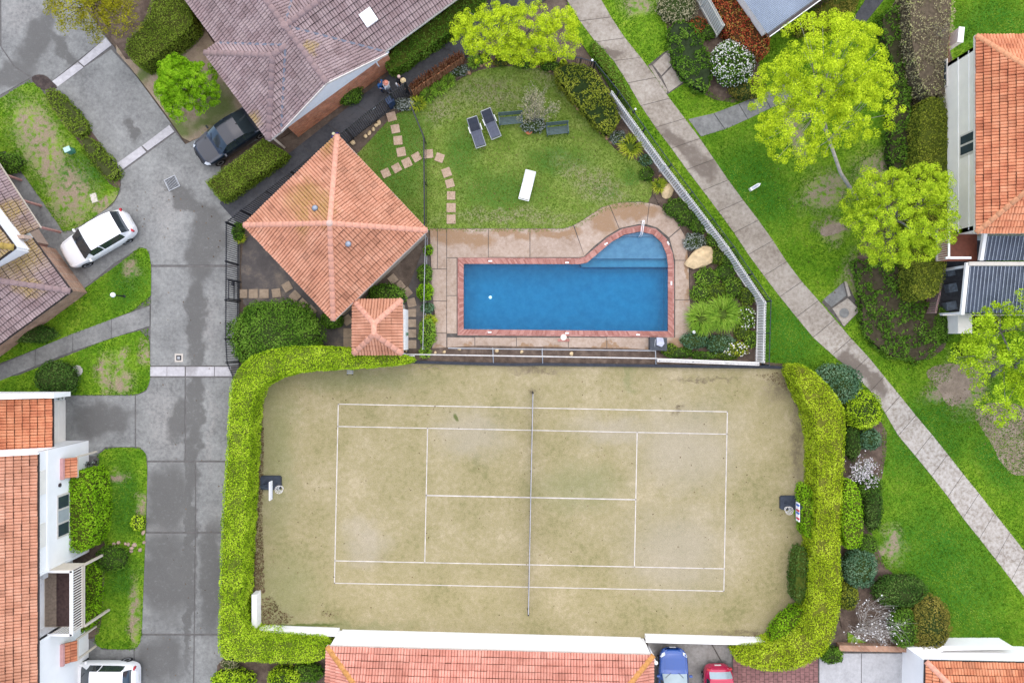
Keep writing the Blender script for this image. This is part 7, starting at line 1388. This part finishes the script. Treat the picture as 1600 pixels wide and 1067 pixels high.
# ------------------------------------------------------------------ people
M_SKIN = plain('skin', (.50, .30, .22), .6, .06); 
def person(label, base, facing, top, legs, hair, hat=None, h=1.66, pose='walk', bag=None, group='people on the dark path'):
    p = G(*base); t = thing('person', label, 'person', (p.x, p.y, .035), group, facing); s = h/1.7
    J = {'pel': (0, 0, .95), 'wst': (0, 0, 1.10), 'chs': (0, 0, 1.30), 'nck': (0, 0, 1.46), 'hd0': (.015, 0, 1.54), 'hd1': (.02, 0, 1.62)}
    B = [('pel', 'wst'), ('wst', 'chs'), ('chs', 'nck'), ('nck', 'hd0'), ('hd0', 'hd1')]; rad = {'pel': (.15, .12), 'wst': (.13, .10), 'chs': (.16, .11), 'nck': (.055, .055), 'hd0': (.075, .085), 'hd1': (.08, .09)}
    st = .22 if pose == 'walk' else .06
    for s_, n_ in ((1, 'l'), (-1, 'r')):
        f = s_*st
        J.update({'hip'+n_: (0, s_*.09, .90), 'kne'+n_: (f*.6 + .03, s_*.10, .50), 'ank'+n_: (f, s_*.10, .09), 'toe'+n_: (f+.15, s_*.115, .045), 'sh'+n_: (0, s_*.19, 1.40), 'elb'+n_: (-f*.4 + .02, s_*.24, 1.13), 'wri'+n_: (-f*.7 + (.22 if pose == 'hold' else .10), s_*(.20 if pose != 'hold' else .12), .90 if pose != 'hold' else 1.08), 'pal'+n_: (-f*.7 + (.29 if pose == 'hold' else .13), s_*(.19 if pose != 'hold' else .08), .83 if pose != 'hold' else 1.09)})
        rad.update({'hip'+n_: (.095, .095), 'kne'+n_: (.06, .06), 'ank'+n_: (.042, .042), 'toe'+n_: (.035, .03), 'sh'+n_: (.06, .06), 'elb'+n_: (.043, .043), 'wri'+n_: (.03, .03), 'pal'+n_: (.036, .022)})
        B += [('pel', 'hip'+n_), ('hip'+n_, 'kne'+n_), ('kne'+n_, 'ank'+n_), ('ank'+n_, 'toe'+n_), ('chs', 'sh'+n_), ('sh'+n_, 'elb'+n_), ('elb'+n_, 'wri'+n_), ('wri'+n_, 'pal'+n_)]
        for q in range(5):
            a = (q-1.8)*.35; pj = Vector(J['pal'+n_]); dv = (pj - Vector(J['wri'+n_])).normalized(); side = Vector((.5, 0, .2)) if abs(dv.x) < .7 else Vector((0, 1, 0)); ln = (.075, .085, .08, .065, .055)[q]
            if q == 4: a, ln = -1.5*s_, .055
            k1 = pj + dv*(.02 if q == 4 else .035) + side*(.016*(q-1.5) if q < 4 else -.035); k2 = k1 + (dv + side*(.12*(q-1.5) if q < 4 else -.8)).normalized()*ln*.6 ; k3 = k2 + (dv + Vector((.25, 0, -.1)))*ln*.5
            for nm_, kk, rr in (('a', k1, .0105), ('b', k2, .009), ('c', k3, .007)): J['f%d%s%s' % (q, nm_, n_)] = tuple(kk); rad['f%d%s%s' % (q, nm_, n_)] = (rr, rr)
            B += [('pal'+n_, 'f%da%s' % (q, n_)), ('f%da%s' % (q, n_), 'f%db%s' % (q, n_)), ('f%db%s' % (q, n_), 'f%dc%s' % (q, n_))]
    names = list(J); me = bpy.data.meshes.new('sk'); me.from_pydata([tuple(c*s for c in J[n_]) for n_ in names], [(names.index(a), names.index(b)) for a, b in B], [])
    o = bpy.data.objects.new('sk', me); COL.objects.link(o); md = o.modifiers.new('k', 'SKIN'); md.use_smooth_shade = True; md.branch_smoothing = .4
    for i, n_ in enumerate(names): me.skin_vertices[0].data[i].radius = tuple(r*s for r in rad[n_]); me.skin_vertices[0].data[i].use_root = n_ == 'pel'
    o.modifiers.new('s', 'SUBSURF').levels = 1
    bpy.context.view_layer.update(); ev_ = o.evaluated_get(bpy.context.evaluated_depsgraph_get()); bm_ = bpy.data.meshes.new_from_object(ev_); bm_.name = 'body'; bpy.data.objects.remove(o)
    for m_ in (M_SKIN, top, legs, M_PLASTIC): bm_.materials.append(m_)
    for f in bm_.polygons:
        c = f.center/s; arm = abs(c.y) > .17 and c.z > .75
        f.material_index = 3 if c.z < .10 else (2 if c.z < .98 and not arm else (1 if c.z < 1.45 and not (arm and c.z < 1.15) else 0)); f.use_smooth = True
    body = link('body', bm_, None, t, True)
    # head details
    hc = Vector((.03, 0, 1.61))*s
    MB().lathe(hc, [(.01, -.115*s), (.06*s, -.09*s), (.082*s, -.03*s), (.088*s, .03*s), (.075*s, .08*s), (.04*s, .11*s), (.005, .118*s)], 14, 1.12, .9).build('head', M_SKIN, body, True, True)
    hr = MB(); hr.lathe(hc + Vector((-.018, 0, .012))*s, [(.086*s, -.06*s), (.096*s, .0), (.096*s, .04*s), (.08*s, .09*s), (.045*s, .118*s), (.005, .128*s)], 14, 1.1, .98); hr.build('hair', hair, body, True, True)
    for s_ in (1, -1): MB().lathe(hc + Vector((.088, s_*.032, .0))*s, [(.004, -.012), (.012, 0), (.004, .012)], 8).build('eye', M_BLK, body, True); MB().lathe(hc + Vector((0, s_*.085, -.01))*s, [(.004, -.03), (.018, 0), (.006, .03)], 8, 1, .5).build('ear', M_SKIN, body, True)
    MB().add([tuple((hc + Vector(v)*s)) for v in ((.088, 0, .01), (.085, .016, -.03), (.085, -.016, -.03), (.115, 0, -.028))], [(0, 1, 3), (0, 3, 2), (1, 2, 3)]).build('nose', M_SKIN, body, True); MB().box(hc + Vector((.085, 0, -.055))*s, (.012, .04, .008)).build('mouth', plain('lips', (.35, .12, .10)), body, True)
    if hat: MB().lathe(hc + Vector((-.01, 0, .05))*s, [(.17*s if hat[1] else .10*s, 0), (.17*s if hat[1] else .10*s, .012), (.10*s, .018), (.09*s, .08*s), (.03*s, .10*s)], 18).build('hat', hat[0], body, True, True)
    if bag: MB().box((.05, -.30, .85), (.12, .10, .32)).build('bag', bag, t, True)
C_ = lambda n_, c: plain('cloth_' + n_, c, .85, .12, 7, .1)
person('person in a blue top and dark hair near the brick wall', (600, 143), math.radians(-30), C_('blue', (.04, .13, .34)), C_('navy', (.03, .05, .12)), plain('hair_dark', (.04, .02, .015), .6, .1), pose='hold')
person('person in a pale top and coral sun hat beside the person in blue', (611, 146), math.radians(150), C_('pale', (.55, .57, .58)), C_('grey', (.2, .21, .23)), plain('hair_brown', (.12, .06, .03), .6, .1), (C_('coral', (.60, .24, .17)), True), pose='hold')
person('person in black with pinkish hat on the dark path', (630, 136), math.radians(-60), C_('black', (.02, .02, .024)), C_('black', (.02, .02, .024)), plain('hair_grey', (.3, .27, .25), .6, .1), (C_('rose', (.55, .38, .34)), False), pose='walk', bag=C_('white', (.75, .75, .76)))
person('person in black with a straw hat beside the brush fence', (637, 142), math.radians(200), C_('black', (.02, .02, .024)), C_('dark', (.03, .03, .035)), plain('hair_brown', (.12, .06, .03)), (C_('straw', (.55, .43, .24)), True), pose='stand')
person('person in a purple jacket and cream hat at the clubhouse roof tip', (532, 222), math.radians(-55), C_('purple', (.07, .045, .26)), C_('violet', (.05, .035, .16)), plain('hair_brown', (.12, .06, .03)), (C_('cream', (.62, .60, .40)), False), pose='walk')
